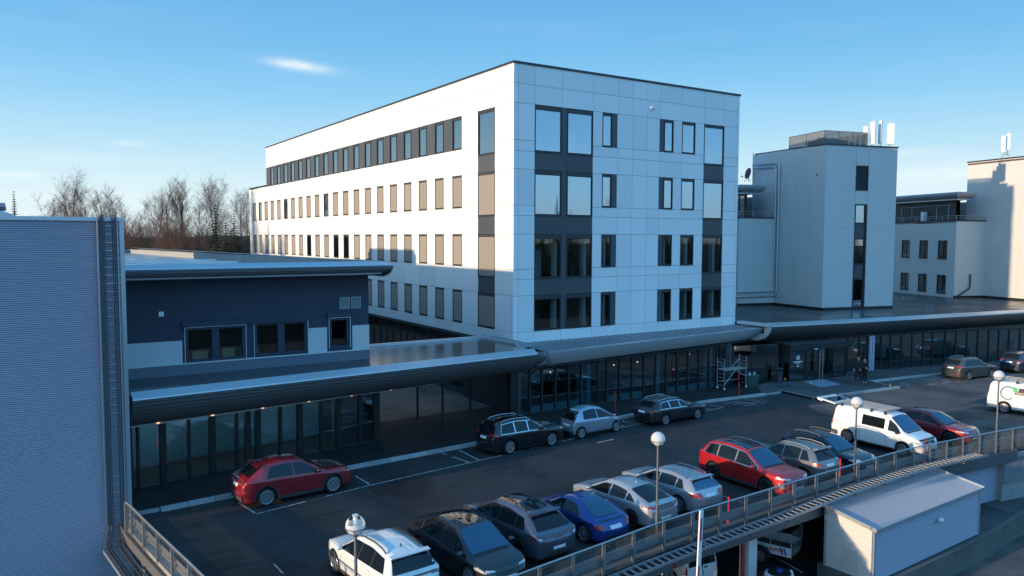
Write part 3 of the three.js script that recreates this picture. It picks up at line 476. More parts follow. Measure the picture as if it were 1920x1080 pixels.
  mesh('roof_flashing', merge([sweep([E0, E1, E2], [[-.62, 9.6], [-.5, 9.62], [0, 9.46], [.012, 9.41]])]), M.flash, b);
  mesh('edge_ceiling', merge([slab([[XL, Z], [XL, 3.35], [E1[0] - .6, 3.35], [E1[0] - .6, Z]], 8.85, 8.9)]), M.darkGrey, b);
  const p0 = [-11.3, 3.6], p1 = [-15.9, -51]; mesh('roof_kerb', merge([bar([-11.25, 9.38, 4.4], [-12.75, 9.28, -14.3], .7, .52), bar([-12.75, 9.28, -14.35], [-15.7, 9.18, -51], .7, .5)]), M.concrete, b);
  mesh('roof_kerb', bar([-23, 9.2, -50], [-16, 9.2, -50.5], .5, .42), M.bluePlinth, b);
  for (let i = 0; i < 5; i++) mesh('roof_batten', bar([-22.8, 9.1, 1.5 - i * 5.4], [-12.4 - i * .35, 9.1, .6 - i * 5.0], .3, .07), M.white, b);
  // long canopy: wet roof, sky-facing flashing, ribbed belly, light strip
  const A = [-22.74, 7.5], B = [-2.2, 5.9];
  mesh('canopy_roof', slab([[-22.9, Z], [-22.9, A[1] - .3], [B[0] - .12, B[1] - .3], [-1.75, 3.2], [-1.95, -.75], [XR, -.75], [XR, Z]], 4.2, 4.5), std(.060, .058, .058, .16, 0, { bumpMap: grainBump, bumpScale: .0012, roughnessMap: asphaltRough }), b);
  mesh('canopy_kerb', merge([bar([XR + .05, 4.56, -.7], [-2.0, 4.56, -.72], .16, .16), bar([-2.0, 4.55, -.7], [-1.8, 4.55, 3.2], .14, .12)]), M.zinc, b);
  mesh('canopy_flashing', sweep([A, B], [[-.42, 4.5], [-.36, 4.63], [.0, 4.40], [.012, 4.34]]), M.flash, b);
  const rb = rib(A, B, [1.95, 2.85], 4.35, 3.02, 13, [.0, 1]);
  mesh('wave_edge', rb.g, M.ribDark, b);
  for (const [P, pr] of [[A, rb.pa], [B, rb.pb]]) { const sh = new THREE.ShapeGeometry(new THREE.Shape([...pr, [-3, 3.02], [-3, 4.45], [-.3, 4.5]].map(([o, y]) => new THREE.Vector2(-o, y)))); sh.rotateY(Math.PI / 2); sh.translate(P[0], 0, P[1]); mesh('canopy_end', sh, P === A ? M.zinc : M.ribDark, b); }
  mesh('canopy_ceiling', slab([[-22.9, 5.5], [-2.2, 3.0], [-1.75, 2.2], [-1.95, -.7], [-23, -.7]], 3.0, 3.06), M.darkGrey, b);
  mesh('light_strip', merge([bar([-22.65, 2.94, 5.66], [-2.2, 2.94, 3.08], .1, .15)]), std(.58, .55, .52, .5), b);
  const dl = std(.8, .7, .55, .5, 0, { emissive: new THREE.Color(1, .55, .3), emissiveIntensity: 1.1 });
  for (let i = 0; i < 9; i++) { const t = (i + .45) / 9, x = -22.6 + 20.4 * t, z = 5.62 - 2.58 * t; mesh('downlight', new THREE.CylinderGeometry(.07, .07, .02, 12).rotateX(Math.PI / 2).translate(x, 2.95, z + .11), dl, b); }
  // shop front
  const LA = [-22.58, 5.4], LB = [-10.7, 3.4], D = Math.hypot(LB[0] - LA[0], LB[1] - LA[1]), tx = (LB[0] - LA[0]) / D, tz = (LB[1] - LA[1]) / D, turn = -Math.atan2(tz, tx);
  const ss = [[-.05, .1], [.23, .1], [1.24, .26], [2.35, .12], [3.37, .28], [4.5, .12], [5.02, .26], [5.51, .26], [6.63, .14], [7.64, .28], [8.78, .14], [9.76, .28], [10.97, .12], [12.0, .34]];
  const L = (name, s0, s1, y0, y1, n0, n1, mat) => { const m = mesh(name, UNIT, mat, b); m.scale.set(s1 - s0, y1 - y0, n1 - n0); const s = (s0 + s1) / 2, n = (n0 + n1) / 2; m.position.set(LA[0] + tx * s - tz * n, (y0 + y1) / 2, LA[1] + tz * s + tx * n); m.rotation.y = turn; return m; };
  ss.forEach(([s, ww]) => L('mullion', s - ww / 2, s + ww / 2, .115, 3.0, -.12, .06, M.black));
  for (let i = 0; i < ss.length - 1; i++) { L('shop_pane', ss[i][0] + ss[i][1] / 2, ss[i + 1][0] - ss[i + 1][1] / 2, .2, 2.98, -.04, -.03, M.shopGlass); }
  L('glazing_rail', -.1, 12.17, .115, .2, -.13, .05, M.black); L('glazing_rail', -.1, 12.17, 2.93, 2.999, -.1, .05, M.black);
  L('shop_wall', -.1, 10.6, .13, 2.99, -3.7, -3.5, M.tealWall); L('shop_wall', 10.6, 12.15, .13, 2.99, -2.2, -2.0, M.midGrey); L('shop_wall', 11.95, 12.15, .13, 2.99, -3.5, -.13, M.black); L('shop_floor', -.1, 12.15, .118, .13, -3.5, -.13, M.roomFloor); L('shop_wall', -.4, -.1, .13, 2.99, -3.5, -.1, M.midGrey);
  const pw2 = std(.8, .8, .8, .5, 0, { emissive: new THREE.Color(1, .97, .92), emissiveIntensity: 3 });
  for (const [s, y, n] of [[4.3, 2.9, -1.0], [8.3, 2.92, -1.4], [1.5, 2.92, -2.0]]) { const m = mesh('ceiling_lamp', new THREE.CylinderGeometry(.09, .09, .03, 10), pw2, b); m.position.set(LA[0] + tx * s - tz * n, y, LA[1] + tz * s + tx * n); const pl = new THREE.PointLight(0xd6e8ff, 2.6, 0, 2); pl.position.set(m.position.x, y - .12, m.position.z); pl.castShadow = true; pl.shadow.radius = 4; scene.add(pl); }
  for (const [x, z] of [[-6.82, .21], [-6.63, 3.01], [-2.9, -.4]]) mesh('canopy_post', rod([x, .11, z], [x, 3.0, z], .065, .065, 10), M.black, b);
  mesh('canopy_post', box(-1.95, -1.5, .11, 3.0, 2.4, 2.75), M.black, b);
  mesh('passage_sign', box(-1.42, -1.38, 1.9, 2.7, -2.6, -1.6), std(.10, .11, .12, .4), b);
}

/* ---------------------------------------------------------------- stair tower and office wings on the right */
function wing(pos, turn, len, label, opt) { // return wall along local +x from the corner, long wall along local -z
  const g = thing('office_wing', label, 'building', pos, turn);
  const D = 11.5, H = 12.72, T = .25;
  const wins = opt.windows || [], rows = [[4.72, 6.73], [8.58, 10.62]];
  // long wall faces local -x, pieces between the windows
  const lw = []; let u = 0; const openS = wins.map(([a, c]) => [a, c]);
  for (const [a, c] of openS) { lw.push(box(0, T, 0, H, -a, -u)); lw.push(box(0, T, 0, rows[0][0], -c, -a), box(0, T, rows[0][1], rows[1][0], -c, -a), box(0, T, rows[1][1], H, -c, -a)); u = c; } lw.push(box(0, T, 0, H, -D, -u));
  mesh('side_wall', merge(lw), M.towerRender, g);
  mesh('front_wall', box(T, len + 1.2, 0, H, -T, 0), M.towerRender, g);
  for (const [y0, y1] of rows) for (const [a, c] of openS) {
    const f = mesh('window', merge([box(.02, .12, y0, y1, -c, -c + .09), box(.02, .12, y0, y1, -a - .09, -a), box(.02, .12, y0, y0 + .09, -c + .09, -a - .09), box(.02, .12, y1 - .09, y1, -c + .09, -a - .09), box(.02, .12, y0 + .09, y1 - .09, -c + .09 + (c - a) * .5, -c + .13 + (c - a) * .5)]), M.frame, g);
    mesh('pane', box(.06, .07, y0 + .09, y1 - .09, -c + .09, -a - .09), M.glassClear, f); mesh('sill', box(-.09, .02, y0 - .07, y0, -c - .04, -a + .04), M.coping, f); mesh('blind', box(.14, .15, y0 + .3, y1, -c + .1, -c + .1 + (c - a) * .4), M.midGrey, f);
  }
  mesh('room', merge([box(3, 3.1, 3, H - .3, -D, -T - .05), box(T, 3, 7.5, 7.7, -D, -T), box(T, 3, 3.6, 3.8, -D, -T)]), M.room, g);
  mesh('roof_terrace', box(0, len + 1.2, H - .2, H - .02, -D, -.05), M.membraneDry, g);
  mesh('coping', merge([box(-.06, len + .3, H, H + .13, -.32, .06), box(-.06, .3, H, H + .13, -D, -.32)]), M.coping, g);
  mesh('plinth', merge([box(-.03, len + .2, 3.6, 4.5, 0, .05), box(-.05, 0, 3.6, 4.0, -D, .05)]), M.black, g);
  // terrace railing
  const rl = mesh('terrace_railing', merge([rod([.12, H + .62, -D], [.12, H + .62, -.14], .022), rod([.12, H + .38, -D], [.12, H + .38, -.14], .016), rod([.12, H + .62, -.14], [len, H + .62, -.14], .022), rod([.12, H + .38, -.14], [len, H + .38, -.14], .016)]), M.galv, g);
  for (const [x, z] of [[.12, -.14], [1.7, -.14], [len - .05, -.14], [.12, -2.2], [.12, -4.3], [.12, -6.4], [.12, -8.5]]) mesh('railing_post', rod([x, H + .1, z], [x, H + .62, z], .024, .024, 6), M.galv, rl);
  // recessed top storey
  const px = 1.5, pe = opt.penthouse, pz = -1.35;
  mesh('top_storey_wall', merge([box(px + .1, pe, H, 15.1, pz - .2, pz), box(pe - .2, pe, H, 15.1, -D, pz - .2)]), M.darkGrey, g);
  const mu = []; for (let s = 1.4; s < D; s += .95) mu.push(box(px - .03, px + .1, H, 15.0, -s - .03, -s + .03)); mu.push(box(px - .02, px + .1, 14.0, 14.06, -D, pz), box(px - .02, px + .1, H, H + .15, -D, pz));
  mesh('top_storey_frame', merge(mu), M.frame, g); mesh('top_storey_pane', box(px + .03, px + .04, H + .1, 15.0, -D, pz), M.shopGlass, g); mesh('top_storey_room', box(px + 2.5, px + 2.6, H, 15, -D, pz - .3), M.room, g);
  if (opt.awning) { mesh('awning_frame', merge([rod([.5, H + 1.75, -9.4], [.5, H + 1.85, -1.8], .03), ...[-9.4, -7.6, -3.6, -1.8].map((z) => rod([.5, H, z], [.5, H + 1.8, z], .025)), ...[-9.4, -7.6, -5.4, -3.6, -1.8].map((z) => rod([.5, H + 1.8, z], [px, H + 2.1, z], .02))]), M.galv, g); mesh('terrace_cabinet', box(.5, .95, H, H + 1.2, -6.1, -5.6), M.white, g); }
  const e = -.1, tip = pe + 1.15, path = [[e, -D], [e, .05], [tip, .05], [tip, -D]]; // outwards to the right of travel: reversed below
  const prof = []; for (let k = 0; k < 7; k++) { const t = k / 7 * Math.PI / 2, t2 = (k + 1) / 7 * Math.PI / 2; prof.push([-1.2 * (1 - Math.cos(t)), 15.75 - .72 * Math.sin(t)], [-1.2 * (1 - Math.cos(t2)) + .01, 15.75 - .72 * Math.sin(t2) + .03]); } prof.push([-1.2, 15.02]);
  mesh('wave_edge', sweep(path, [[-.5, 15.98], [.0, 15.82], [.0, 15.75], ...prof]), M.ribZinc, g);
  mesh('top_roof', slab([[e + .45, -D], [tip - .45, -D], [tip - .45, -.4], [e + .45, -.4]], 15.1, 15.95), M.zinc, g);
  return g;
}
wing([32.18, 0, -9.84], rad(-16.5), 4.13, 'pale rendered wing with a roof terrace, tucked between the panelled building and the tower', { penthouse: 1.75 });
const wingR = wing([60.67, 0, -4.13], rad(-21.1), 3.72, 'pale rendered wing with six small windows and terrace, right of the tower', { penthouse: 1.3, windows: [[1.21, 2.62], [4.15, 5.56], [7.09, 8.51]], awning: true });
{
  const t = thing('stair_tower', 'tall rendered stair tower with one vertical window strip and rooftop louvre screen', 'tower', [0, 0, 0]);
  const c = [35.26, -2.68], r = [42.98, -.60], l = [36.14, -8.67], k7 = [36.35, -10.1], k9 = [36.95, -12.0], fd = [(r[0] - c[0]) / 8.0, (r[1] - c[1]) / 8.0], fl = Math.hypot(fd[0], fd[1]), F = [fd[0] / fl, fd[1] / fl], N = [-F[1], F[0]];
  const at = (s, n) => [c[0] + F[0] * s + N[0] * n, c[1] + F[1] * s + N[1] * n], turn = -Math.atan2(F[1], F[0]), H = 19.2;
  const seg = (s0, s1, y0, y1, n0, n1, name, mat) => { const m = mesh(name, UNIT, mat, t); const p = at((s0 + s1) / 2, (n0 + n1) / 2); m.scale.set(s1 - s0, y1 - y0, n1 - n0); m.position.set(p[0], (y0 + y1) / 2, p[1]); m.rotation.y = turn; return m; };
  const segG = (s0, s1, y0, y1, n0, n1) => { const p = at((s0 + s1) / 2, (n0 + n1) / 2); return new THREE.BoxGeometry(s1 - s0, y1 - y0, n1 - n0).rotateY(turn).translate(p[0], (y0 + y1) / 2, p[1]); };
  const FW = 8.0;
  mesh('front_wall', merge([segG(.32, 3.34, 0, H, -.3, 0), segG(4.72, FW, 0, H, -.3, 0), segG(3.34, 4.72, 13.96, 15.18, -.3, 0), segG(3.34, 4.72, 17.46, H, -.3, 0), segG(3.34, 4.72, 0, 4.4, -.3, 0)]), M.towerRender, t);
  const bk = at(FW, -9);
  mesh('side_wall', slab([c, l, [l[0] + .3, l[1] + .05], at(.32, 0)], 0, H), M.towerRender, t);
  mesh('side_wall', slab([l, k7, [k7[0] + .3, k7[1]], [l[0] + .3, l[1] + .05]], 0, H), M.towerRender, t);
  mesh('side_wall', slab([k7, k9, [k9[0] + .3, k9[1]], [k7[0] + .3, k7[1]]], 0, H), M.paleRender, t);
  mesh('rear_wall', slab([at(FW, -.3), at(FW - .3, -.3), [bk[0] - .3, bk[1]], bk], 0, H), M.towerRender, t);
  mesh('rear_wall', slab([k9, bk, [bk[0], bk[1] - .3], [k9[0], k9[1] - .3]], 0, H), M.towerRender, t);
  mesh('roof', slab([at(.2, -.2), at(FW - .2, -.2), bk, k9], H - .35, H - .15), M.membraneDry, t);
  const cop = (a, b2) => bar([a[0], H + .06, a[1]], [b2[0], H + .06, b2[1]], .42, .13);
  mesh('coping', merge([cop(at(-.06, -.15), at(FW + .06, -.15)), cop([c[0] + .15, c[1]], [k9[0] + .15, k9[1]]), cop(at(FW - .15, 0), bk)]), M.coping, t);
  mesh('plinth', merge([segG(0, FW + .03, 3.9, 4.5, 0, .05), slab([[c[0] - .05, c[1]], [l[0] - .05, l[1]], l, c], 3.9, 4.5)]), M.black, t);
  const ws = mesh('window', merge([segG(3.34, 3.46, 4.4, 13.96, -.2, .01), segG(4.6, 4.72, 4.4, 13.96, -.2, .01), segG(3.46, 4.6, 13.84, 13.96, -.2, .01), segG(3.46, 4.6, 12.16, 12.28, -.2, -.04), segG(3.46, 4.6, 10.7, 10.82, -.2, -.04), segG(3.46, 4.6, 8.36, 8.48, -.2, -.04), segG(3.46, 4.6, 7.0, 7.12, -.2, -.04)]), M.frame, t);
  for (const [y0, y1] of [[12.28, 13.84], [8.48, 10.7], [4.6, 7.0]]) mesh('pane', segG(3.46, 4.6, y0, y1, -.14, -.13), M.glass, ws);
  for (const [y0, y1] of [[10.82, 12.16], [7.12, 8.36], [4.4, 4.6]]) mesh('dark_panel', segG(3.46, 4.6, y0, y1, -.14, -.1), M.darkPanel[0], ws);
  mesh('room', merge([segG(1.5, 6.5, 4, 14, -3.2, -3), ...[7, 8.3, 10.7, 12.1].map((y) => segG(1.5, 6.5, y, y + .2, -3, -.31))]), M.room, t);
  const lv = mesh('wall_louvre', merge([segG(3.34, 3.4, 15.18, 17.46, -.1, .03), segG(4.66, 4.72, 15.18, 17.46, -.1, .03), segG(3.4, 4.66, 15.18, 15.24, -.1, .03), segG(3.4, 4.66, 17.4, 17.46, -.1, .03), segG(3.4, 4.66, 15.24, 17.4, -.2, -.15)]), M.darkGrey, t);
  for (let i = 0; i < 18; i++) { const y = 15.3 + i * .118, p = at(4.03, -.04), s = mesh('slat', new THREE.BoxGeometry(1.26, .1, .014), M.darkGrey, lv); s.position.set(p[0], y, p[1]); s.rotation.order = 'YXZ'; s.rotation.y = turn; s.rotation.x = -.7; }
  mesh('render_seam', merge([segG(.32, 3.34, 11.68, 11.70, 0, .003), segG(4.72, FW, 11.68, 11.70, 0, .003), segG(3.3, 3.335, 4.5, 19, 0, .004), segG(4.73, 4.76, 4.5, 19, 0, .004)]), M.midGrey, t);
  mesh('wall_outlet', new THREE.CylinderGeometry(.07, .07, .1, 10).rotateZ(Math.PI / 2).translate(c[0] + .12, 16.6, c[1] - 1.0), M.black, t);
  // louvre screen round the plant on the roof
  const sc = thing('louvre_screen', 'screen of horizontal slats round the plant on the tower roof', 'screen', [0, 0, 0]);
  const s0 = at(.1, -.45), s1 = at(4.75, -.45), s2 = [k7[0] + .55, k7[1] + 2.2], s3 = at(4.75, -7.5);
  for (let i = 0; i < 11; i++) { const y = H + .16 + i * .107; const a = (p, q) => bar([p[0], y, p[1]], [q[0], y, q[1]], .03, .084); mesh('slat', a(s0, s1), M.slatMetal, sc); mesh('slat', a(s2, s0), M.slatMetal, sc); mesh('slat', a(s1, s3), M.slatMetal, sc); }
  for (const p of [s0, s1, s2, s3, at(1.7, -.45), at(3.2, -.45), [(s0[0] + s2[0]) / 2, (s0[1] + s2[1]) / 2]]) mesh('screen_post', box(p[0] - .04, p[0] + .04, H, H + 1.32, p[1] - .04, p[1] + .04), M.galvDark, sc);
  mesh('screen_rail', merge([bar([s0[0], H + 1.33, s0[1]], [s1[0], H + 1.33, s1[1]], .06, .06), bar([s2[0], H + 1.33, s2[1]], [s0[0], H + 1.33, s0[1]], .06, .06)]), M.coping, sc);
  const pl = at(2.6, -3.0); const plant = single('cooling_unit', 'grey cooling unit behind the slats on the tower roof', 'cooling unit', merge([new THREE.BoxGeometry(2.6, .9, 2.4).translate(0, .45, 0), new THREE.CylinderGeometry(.5, .55, .25, 18).translate(-.6, 1.0, 0), new THREE.CylinderGeometry(.5, .55, .25, 18).translate(.65, 1.0, 0)]), M.galvDark, [pl[0], H - .1, pl[1]], turn);
  // antennas on the roof
  const antenna = (nm, label, p, y, h, w, turnA, grp, poleH = .9, cat = 'antenna') => { const a = thing(nm, label, cat, [p[0], y, p[1]], turnA, grp); mesh('antenna_panel', new THREE.BoxGeometry(w, h, .16).translate(0, .35 + h / 2, .12), M.white, a); mesh('antenna_pole', merge([rod([0, 0, 0], [0, h + .35 + poleH * .35, 0], .035), rod([-.25, 0, .2], [0, .5, 0], .02), rod([.25, 0, .2], [0, .5, 0], .02), box(-.06, .06, .6, .68, 0, .12), box(-.06, .06, h + .1, h + .18, 0, .12)]), M.galv, a); return a; };
  antenna('mobile_antenna', 'white panel antenna nearest the louvre screen on the tower roof', at(5.1, -.9), H, 1.6, .42, -1.1, 'panel antennas on the tower roof');
  antenna('mobile_antenna', 'tall white panel antenna seen edge-on, second from the louvre screen', at(5.62, -.5), H, 2.0, .5, -1.5, 'panel antennas on the tower roof');
  antenna('mobile_antenna', 'narrow white antenna between the two wider ones on the tower roof', at(6.6, -.6), H + .1, 2.1, .34, -1.7, 'panel antennas on the tower roof');
  antenna('mobile_antenna', 'broad white panel antenna at the far corner of the tower roof', at(7.55, -.5), H + .05, 1.9, .62, -.75, 'panel antennas on the tower roof');
  const rod1 = at(4.95, -.5); single('antenna_mast', 'thin bare mast between louvre screen and panel antennas', 'mast', merge([rod([0, 0, 0], [0, 1.9, 0], .035), box(-.18, .18, 1.3, 1.36, -.03, .03), box(-.05, .05, .6, .9, -.06, .06)]), M.galv, [rod1[0], H, rod1[1]]);
  // insulated pipes on the side wall
  const sd = [(l[0] - c[0]) / 6.05, (l[1] - c[1]) / 6.05], sp = (s, y, n = .14) => [c[0] + sd[0] * s - n * .99, y, c[1] + sd[1] * s - n * .14];
  const dp = thing('insulated_pipe', 'pair of shiny insulated pipes down the tower side', 'pipe', [0, 0, 0]);
  mesh('pipe', pipe([sp(9.3, 18.2), sp(5.62, 18.08), sp(5.62, 5.2), sp(6.1, 5.15), [32.0, 5.15, -9.65], [31.2, 5.2, -9.9]], .1, 10), M.zinc, dp);
  mesh('pipe', pipe([sp(9.3, 17.85), sp(6.02, 17.75), sp(6.02, 5.6), [32.0, 5.62, -9.65], [31.2, 5.65, -9.9]], .1, 10), M.zinc, dp);
  // satellite dish and mast on the wing roof
  const di = thing('satellite_dish', 'dark satellite dish on a tripod on the wing roof beside the tower', 'satellite dish', [36.75, 16.55, -12.6], -1.75);
  const dg = new THREE.SphereGeometry(1.0, 20, 8, 0, 6.2832, 0, .62).scale(.78, .5, 1.0).rotateX(Math.PI / 2 - .25); mesh('dish', dg.translate(0, .75, -.25), M.darkGrey, di); mesh('feed_arm', merge([rod([0, .25, .1], [0, .5, .85], .02), box(-.05, .05, .45, .57, .8, .95), rod([0, 0, 0], [0, .75, .05], .04), rod([-.35, 0, .3], [0, .6, 0], .02), rod([.35, 0, .3], [0, .6, 0], .02)]), M.galvDark, di);
  const lm = thing('ladder_mast', 'slender mast with short rungs beside the tower wall', 'mast', [37.2, 15.9, -12.5]); mesh('mast_pole', rod([0, 0, 0], [0, 3.6, 0], .03), M.galvDark, lm); mesh('mast_rung', merge([2.1, 2.5, 2.9, 3.3, 1.5].map((y) => rod([0, y, 0], [.3, y, .12], .015, .015, 5))), M.galv, lm);
}
{ // tower at the right edge
  const t = thing('sunlit_tower', 'second rendered tower at the right edge with antenna shadows on its wall', 'tower', [0, 0, 0]);
  const b0 = [64.9, -5.3], a0 = [61.2, 9.0], H = 19.4, e = [80, 15], e2 = [84, -2];
  mesh('side_wall', slab([a0, b0, [b0[0] + .3, b0[1] + .1], [a0[0] + .3, a0[1] + .1]], 0, H), M.towerRender, t);
  mesh('front_wall', slab([a0, [a0[0] + .3, a0[1] + .1], e, [e[0], e[1] + .3]], 0, H), M.towerRender, t);
  mesh('rear_wall', merge([slab([b0, [b0[0] + .3, b0[1] + .3], [e2[0], e2[1] + .3], e2], 0, H), slab([e, e2, [e2[0] + .3, e2[1]], [e[0] + .3, e[1]]], 0, H)]), M.towerRender, t);
  mesh('roof', slab([a0, e, e2, b0], H - .3, H - .1), M.membraneDry, t);
  mesh('coping', merge([bar([a0[0] + .1, H + .06, a0[1]], [b0[0] + .1, H + .06, b0[1]], .42, .13), bar([a0[0], H + .06, a0[1]], [e[0], H + .06, e[1]], .42, .12)]), M.coping, t);
  mesh('plinth', slab([[a0[0] - .06, a0[1]], [b0[0] - .06, b0[1]], b0, a0], 3.9, 4.5), M.black, t);
  const an = thing('mobile_antenna', 'pair of white panel antennas alone on the right-hand tower', 'antenna', [64.0, H, -1.03], -1.0);
  for (const [x, y, z] of [[-.2, .75, .1], [.3, 1.0, -.25]]) mesh('antenna_panel', new THREE.BoxGeometry(.36, 1.75, .16).translate(x, y + .9, z), M.white, an);
  mesh('antenna_frame', merge([rod([-.2, 0, 0], [-.2, 2.6, 0], .035), rod([.3, 0, -.35], [.3, 2.9, -.35], .035), rod([-.5, 0, .4], [.2, .8, -.1], .025), rod([.5, 0, .4], [0, .8, -.1], .025), rod([-.4, .5, 0], [.5, .5, -.2], .025)]), M.galv, an);
  const dp = single('downpipe', 'black downpipe that bends onto the canopy roof at the wing corner', 'downpipe', pipe([[62.4, 6.9, -3.3], [62.35, 5.35, -3.25], [60.6, 4.35, -3.9], [60.35, 4.2, -3.9], [60.3, 3.9, -3.85]], .075), M.black);
}
{ // curved entrance canopy with its glazed front
  const g = thing('entrance_pavilion', 'long glazed single-storey front with dark curved canopy, right of the tall building', 'building', [0, 0, 0]);
  const P = [[21.0, 3.15], [24.5, 3.85], [29.0, 4.7], [35, 5.72], [42, 6.75], [50, 8.0], [60, 9.8], [72, 12.4]], y = 4.32;
  mesh('canopy_roof', slab([...P.map(([x, z]) => [x + .05, z - .3]), [80, 6], [80, -16], [20.9, -16], [20.7, .3]], 3.6, y - .05), M.membrane, g);
  mesh('canopy_flashing', sweep(P, [[-.62, y - .06], [-.55, y + .11], [0, y - .05], [.01, y - .14]]), M.flash, g);
  const prof = []; for (let k = 0; k < 14; k++) { const t = k / 14 * Math.PI / 2, t2 = (k + 1) / 14 * Math.PI / 2; prof.push([-1.75 * (1 - Math.cos(t)), y - .14 - 1.2 * Math.sin(t)], [-1.75 * (1 - Math.cos(t2)) + .012, y - .14 - 1.2 * Math.sin(t2) + .02]); } prof.push([-1.75, y - 1.34]);
  mesh('wave_edge', sweep(P, prof), M.ribDark, g);
  mesh('canopy_kerb', merge([bar([20.85, 4.28, .2], [20.95, 4.28, 3.0], .5, .2)]), M.paleRender, g);
  { const sh = new THREE.ShapeGeometry(new THREE.Shape([...prof, [-3.2, y - 1.34], [-3.2, y], [-.3, y + .1]].map(([o, yy]) => new THREE.Vector2(-o, yy)))); sh.rotateY(Math.PI / 2); sh.translate(P[0][0], 0, P[0][1]); mesh('canopy_end', sh, M.paleRender, g); }
  mesh('canopy_ceiling', slab([[20.9, 1.6], [28, 3.1], [41, 5.4], [50, 6.6], [72, 11], [72, -4], [20.9, -4]], 2.95, 2.99), M.darkGrey, g);
  // glazing
  const RA = [28.34, 3.49], RB = [48.83, 8.34], D = Math.hypot(RB[0] - RA[0], RB[1] - RA[1]), tx = (RB[0] - RA[0]) / D, tz = (RB[1] - RA[1]) / D, turn = -Math.atan2(tz, tx);
  const L = (name, s0, s1, y0, y1, n0, n1, mat) => { const m = mesh(name, UNIT, mat, g); m.scale.set(s1 - s0, y1 - y0, n1 - n0); const s = (s0 + s1) / 2, n = (n0 + n1) / 2; m.position.set(RA[0] + tx * s - tz * n, (y0 + y1) / 2, RA[1] + tz * s + tx * n); m.rotation.y = turn; return m; };
  const ss = [-.75, .18, 1.27, 2.46, 3.34, 3.82, 4.71, 5.7, 6.86, 8.03, 9.22, 10.25, 11.64, 12.88, 14.13, 15.39, 16.68, 17.88, 19.1, 20.43, 21.7, 23, 24.3, 25.6, 26.9, 28.2];
  ss.forEach((s) => L('mullion', s - .045, s + .045, .115, 2.95, -.1, .05, M.frame));
  for (let i = 0; i < ss.length - 1; i++) L('shop_pane', ss[i] + .045, ss[i + 1] - .045, .15, 2.93, -.03, -.022, M.shopGlass);
  L('glazing_rail', -.8, 28.3, .115, .17, -.12, .045, M.black); L('glazing_rail', -.8, 28.3, 2.9, 2.955, -.12, .045, M.black);
  for (const [a, c] of [[3.36, 3.54], [3.62, 3.80]]) L('entrance_column', a, c, .12, 2.95, .06, .24, std(.40, .46, .55, .5));
  L('room_wall', -2, 28.3, .12, 2.94, -5.2, -5, M.room); L('room_floor', -2, 28.3, .117, .125, -5, -.1, M.roomFloor); L('notice_board', 5.2, 5.8, .9, 2.3, -.6, -.55, M.tealWall);
  for (let i = 0; i < 5; i++) L('room_screen', 8 + i * 3.4, 9.4 + i * 3.4, .12, 1.5, -2.6, -2.5, M.midGrey);
  // glass front left of the vestibule
  const Q = [[17.3, 2.75], [19.0, 3.05], [20.4, 3.3], [21.9, 3.55]];
  for (let i = 0; i < Q.length; i++) mesh('mullion', box(Q[i][0] - .06, Q[i][0] + .06, .115, 2.97, Q[i][1] - .08, Q[i][1] + .05), M.frame, g);
  for (let i = 0; i < Q.length - 1; i++) { const [a, c] = [Q[i], Q[i + 1]]; mesh('shop_pane', bar([a[0] + .06, 1.55, a[1]], [c[0] - .06, 1.55, c[1]], .01, 2.8), M.shopGlass, g); }
  mesh('room_wall', merge([box(16.9, 28, .12, 2.95, -3.2, -3), box(16.8, 17.2, .12, 3.0, -3, 2.6)]), M.darkGrey, g);
  // vestibule
  const V = thing('entrance_vestibule', 'dark glass entrance vestibule with sliding doors and white door lettering', 'vestibule', [21.95, 0, 3.95], -rad(9));
  const fw = 5.7, fd2 = 1.9, h = 2.45;
  mesh('vestibule_roof', box(-.05, fw + .05, h, h + .42, -fd2, .3), M.frame, V); mesh('roof_sheet', box(-.1, fw + .1, h + .42, h + .47, -fd2 - .5, .36), M.darkGrey, V);
  for (const [x, z] of [[0, 0], [fw, 0], [1.62, 0], [2.95, 0], [0, -fd2], [fw, -fd2]]) mesh('vestibule_post', box(x - .05, x + .05, .12, h, z - .05 + .15, z + .05 + .15), M.black, V);
  mesh('side_pane', box(-.01, .01, .16, h, -fd2 + .2, .1), M.shopGlass, V); mesh('side_pane', box(fw - .01, fw + .01, .16, h, -fd2 + .2, .1), M.shopGlass, V);
  for (const [a, c] of [[.05, 1.57], [1.67, 2.9], [4.35, 5.65]]) { const d = mesh('sliding_door', merge([box(a, a + .05, .15, h, .13, .18), box(c - .05, c, .15, h, .13, .18), box(a + .05, c - .05, .15, .25, .13, .18), box(a + .05, c - .05, h - .08, h, .13, .18)]), M.black, V); mesh('pane', box(a + .05, c - .05, .25, h - .08, .15, .158), M.shopGlass, d); }
  for (const x of [2.95, 3.25]) mesh('door_edge', box(x - .035, x + .035, .15, h - .1, .19, .25), M.galv, V);
  mesh('door_sensor', box(2.3, 2.6, h - .03, h + .04, .3, .36), M.white, V);
  // lettering on the first door: a ringed emblem over two short lines
  const ct = document.createElement('canvas'); ct.width = 256; ct.height = 256; const x2 = ct.getContext('2d'); x2.clearRect(0, 0, 256, 256); x2.strokeStyle = x2.fillStyle = '#e8ecf4'; x2.lineWidth = 12; x2.beginPath(); x2.arc(128, 70, 34, 0, 7); x2.stroke(); x2.fillRect(112, 58, 32, 26); x2.fillRect(20, 132, 216, 16); x2.fillRect(70, 160, 116, 11); x2.beginPath(); x2.arc(128, 212, 16, 0, 7); x2.fill();
  const dt = new THREE.CanvasTexture(ct); dt.colorSpace = THREE.SRGBColorSpace;
  mesh('door_lettering', new THREE.PlaneGeometry(1.1, 1.1).translate(.82, 1.62, .19), new THREE.MeshStandardMaterial({ map: dt, transparent: true, roughness: .6, side: THREE.DoubleSide }), V);
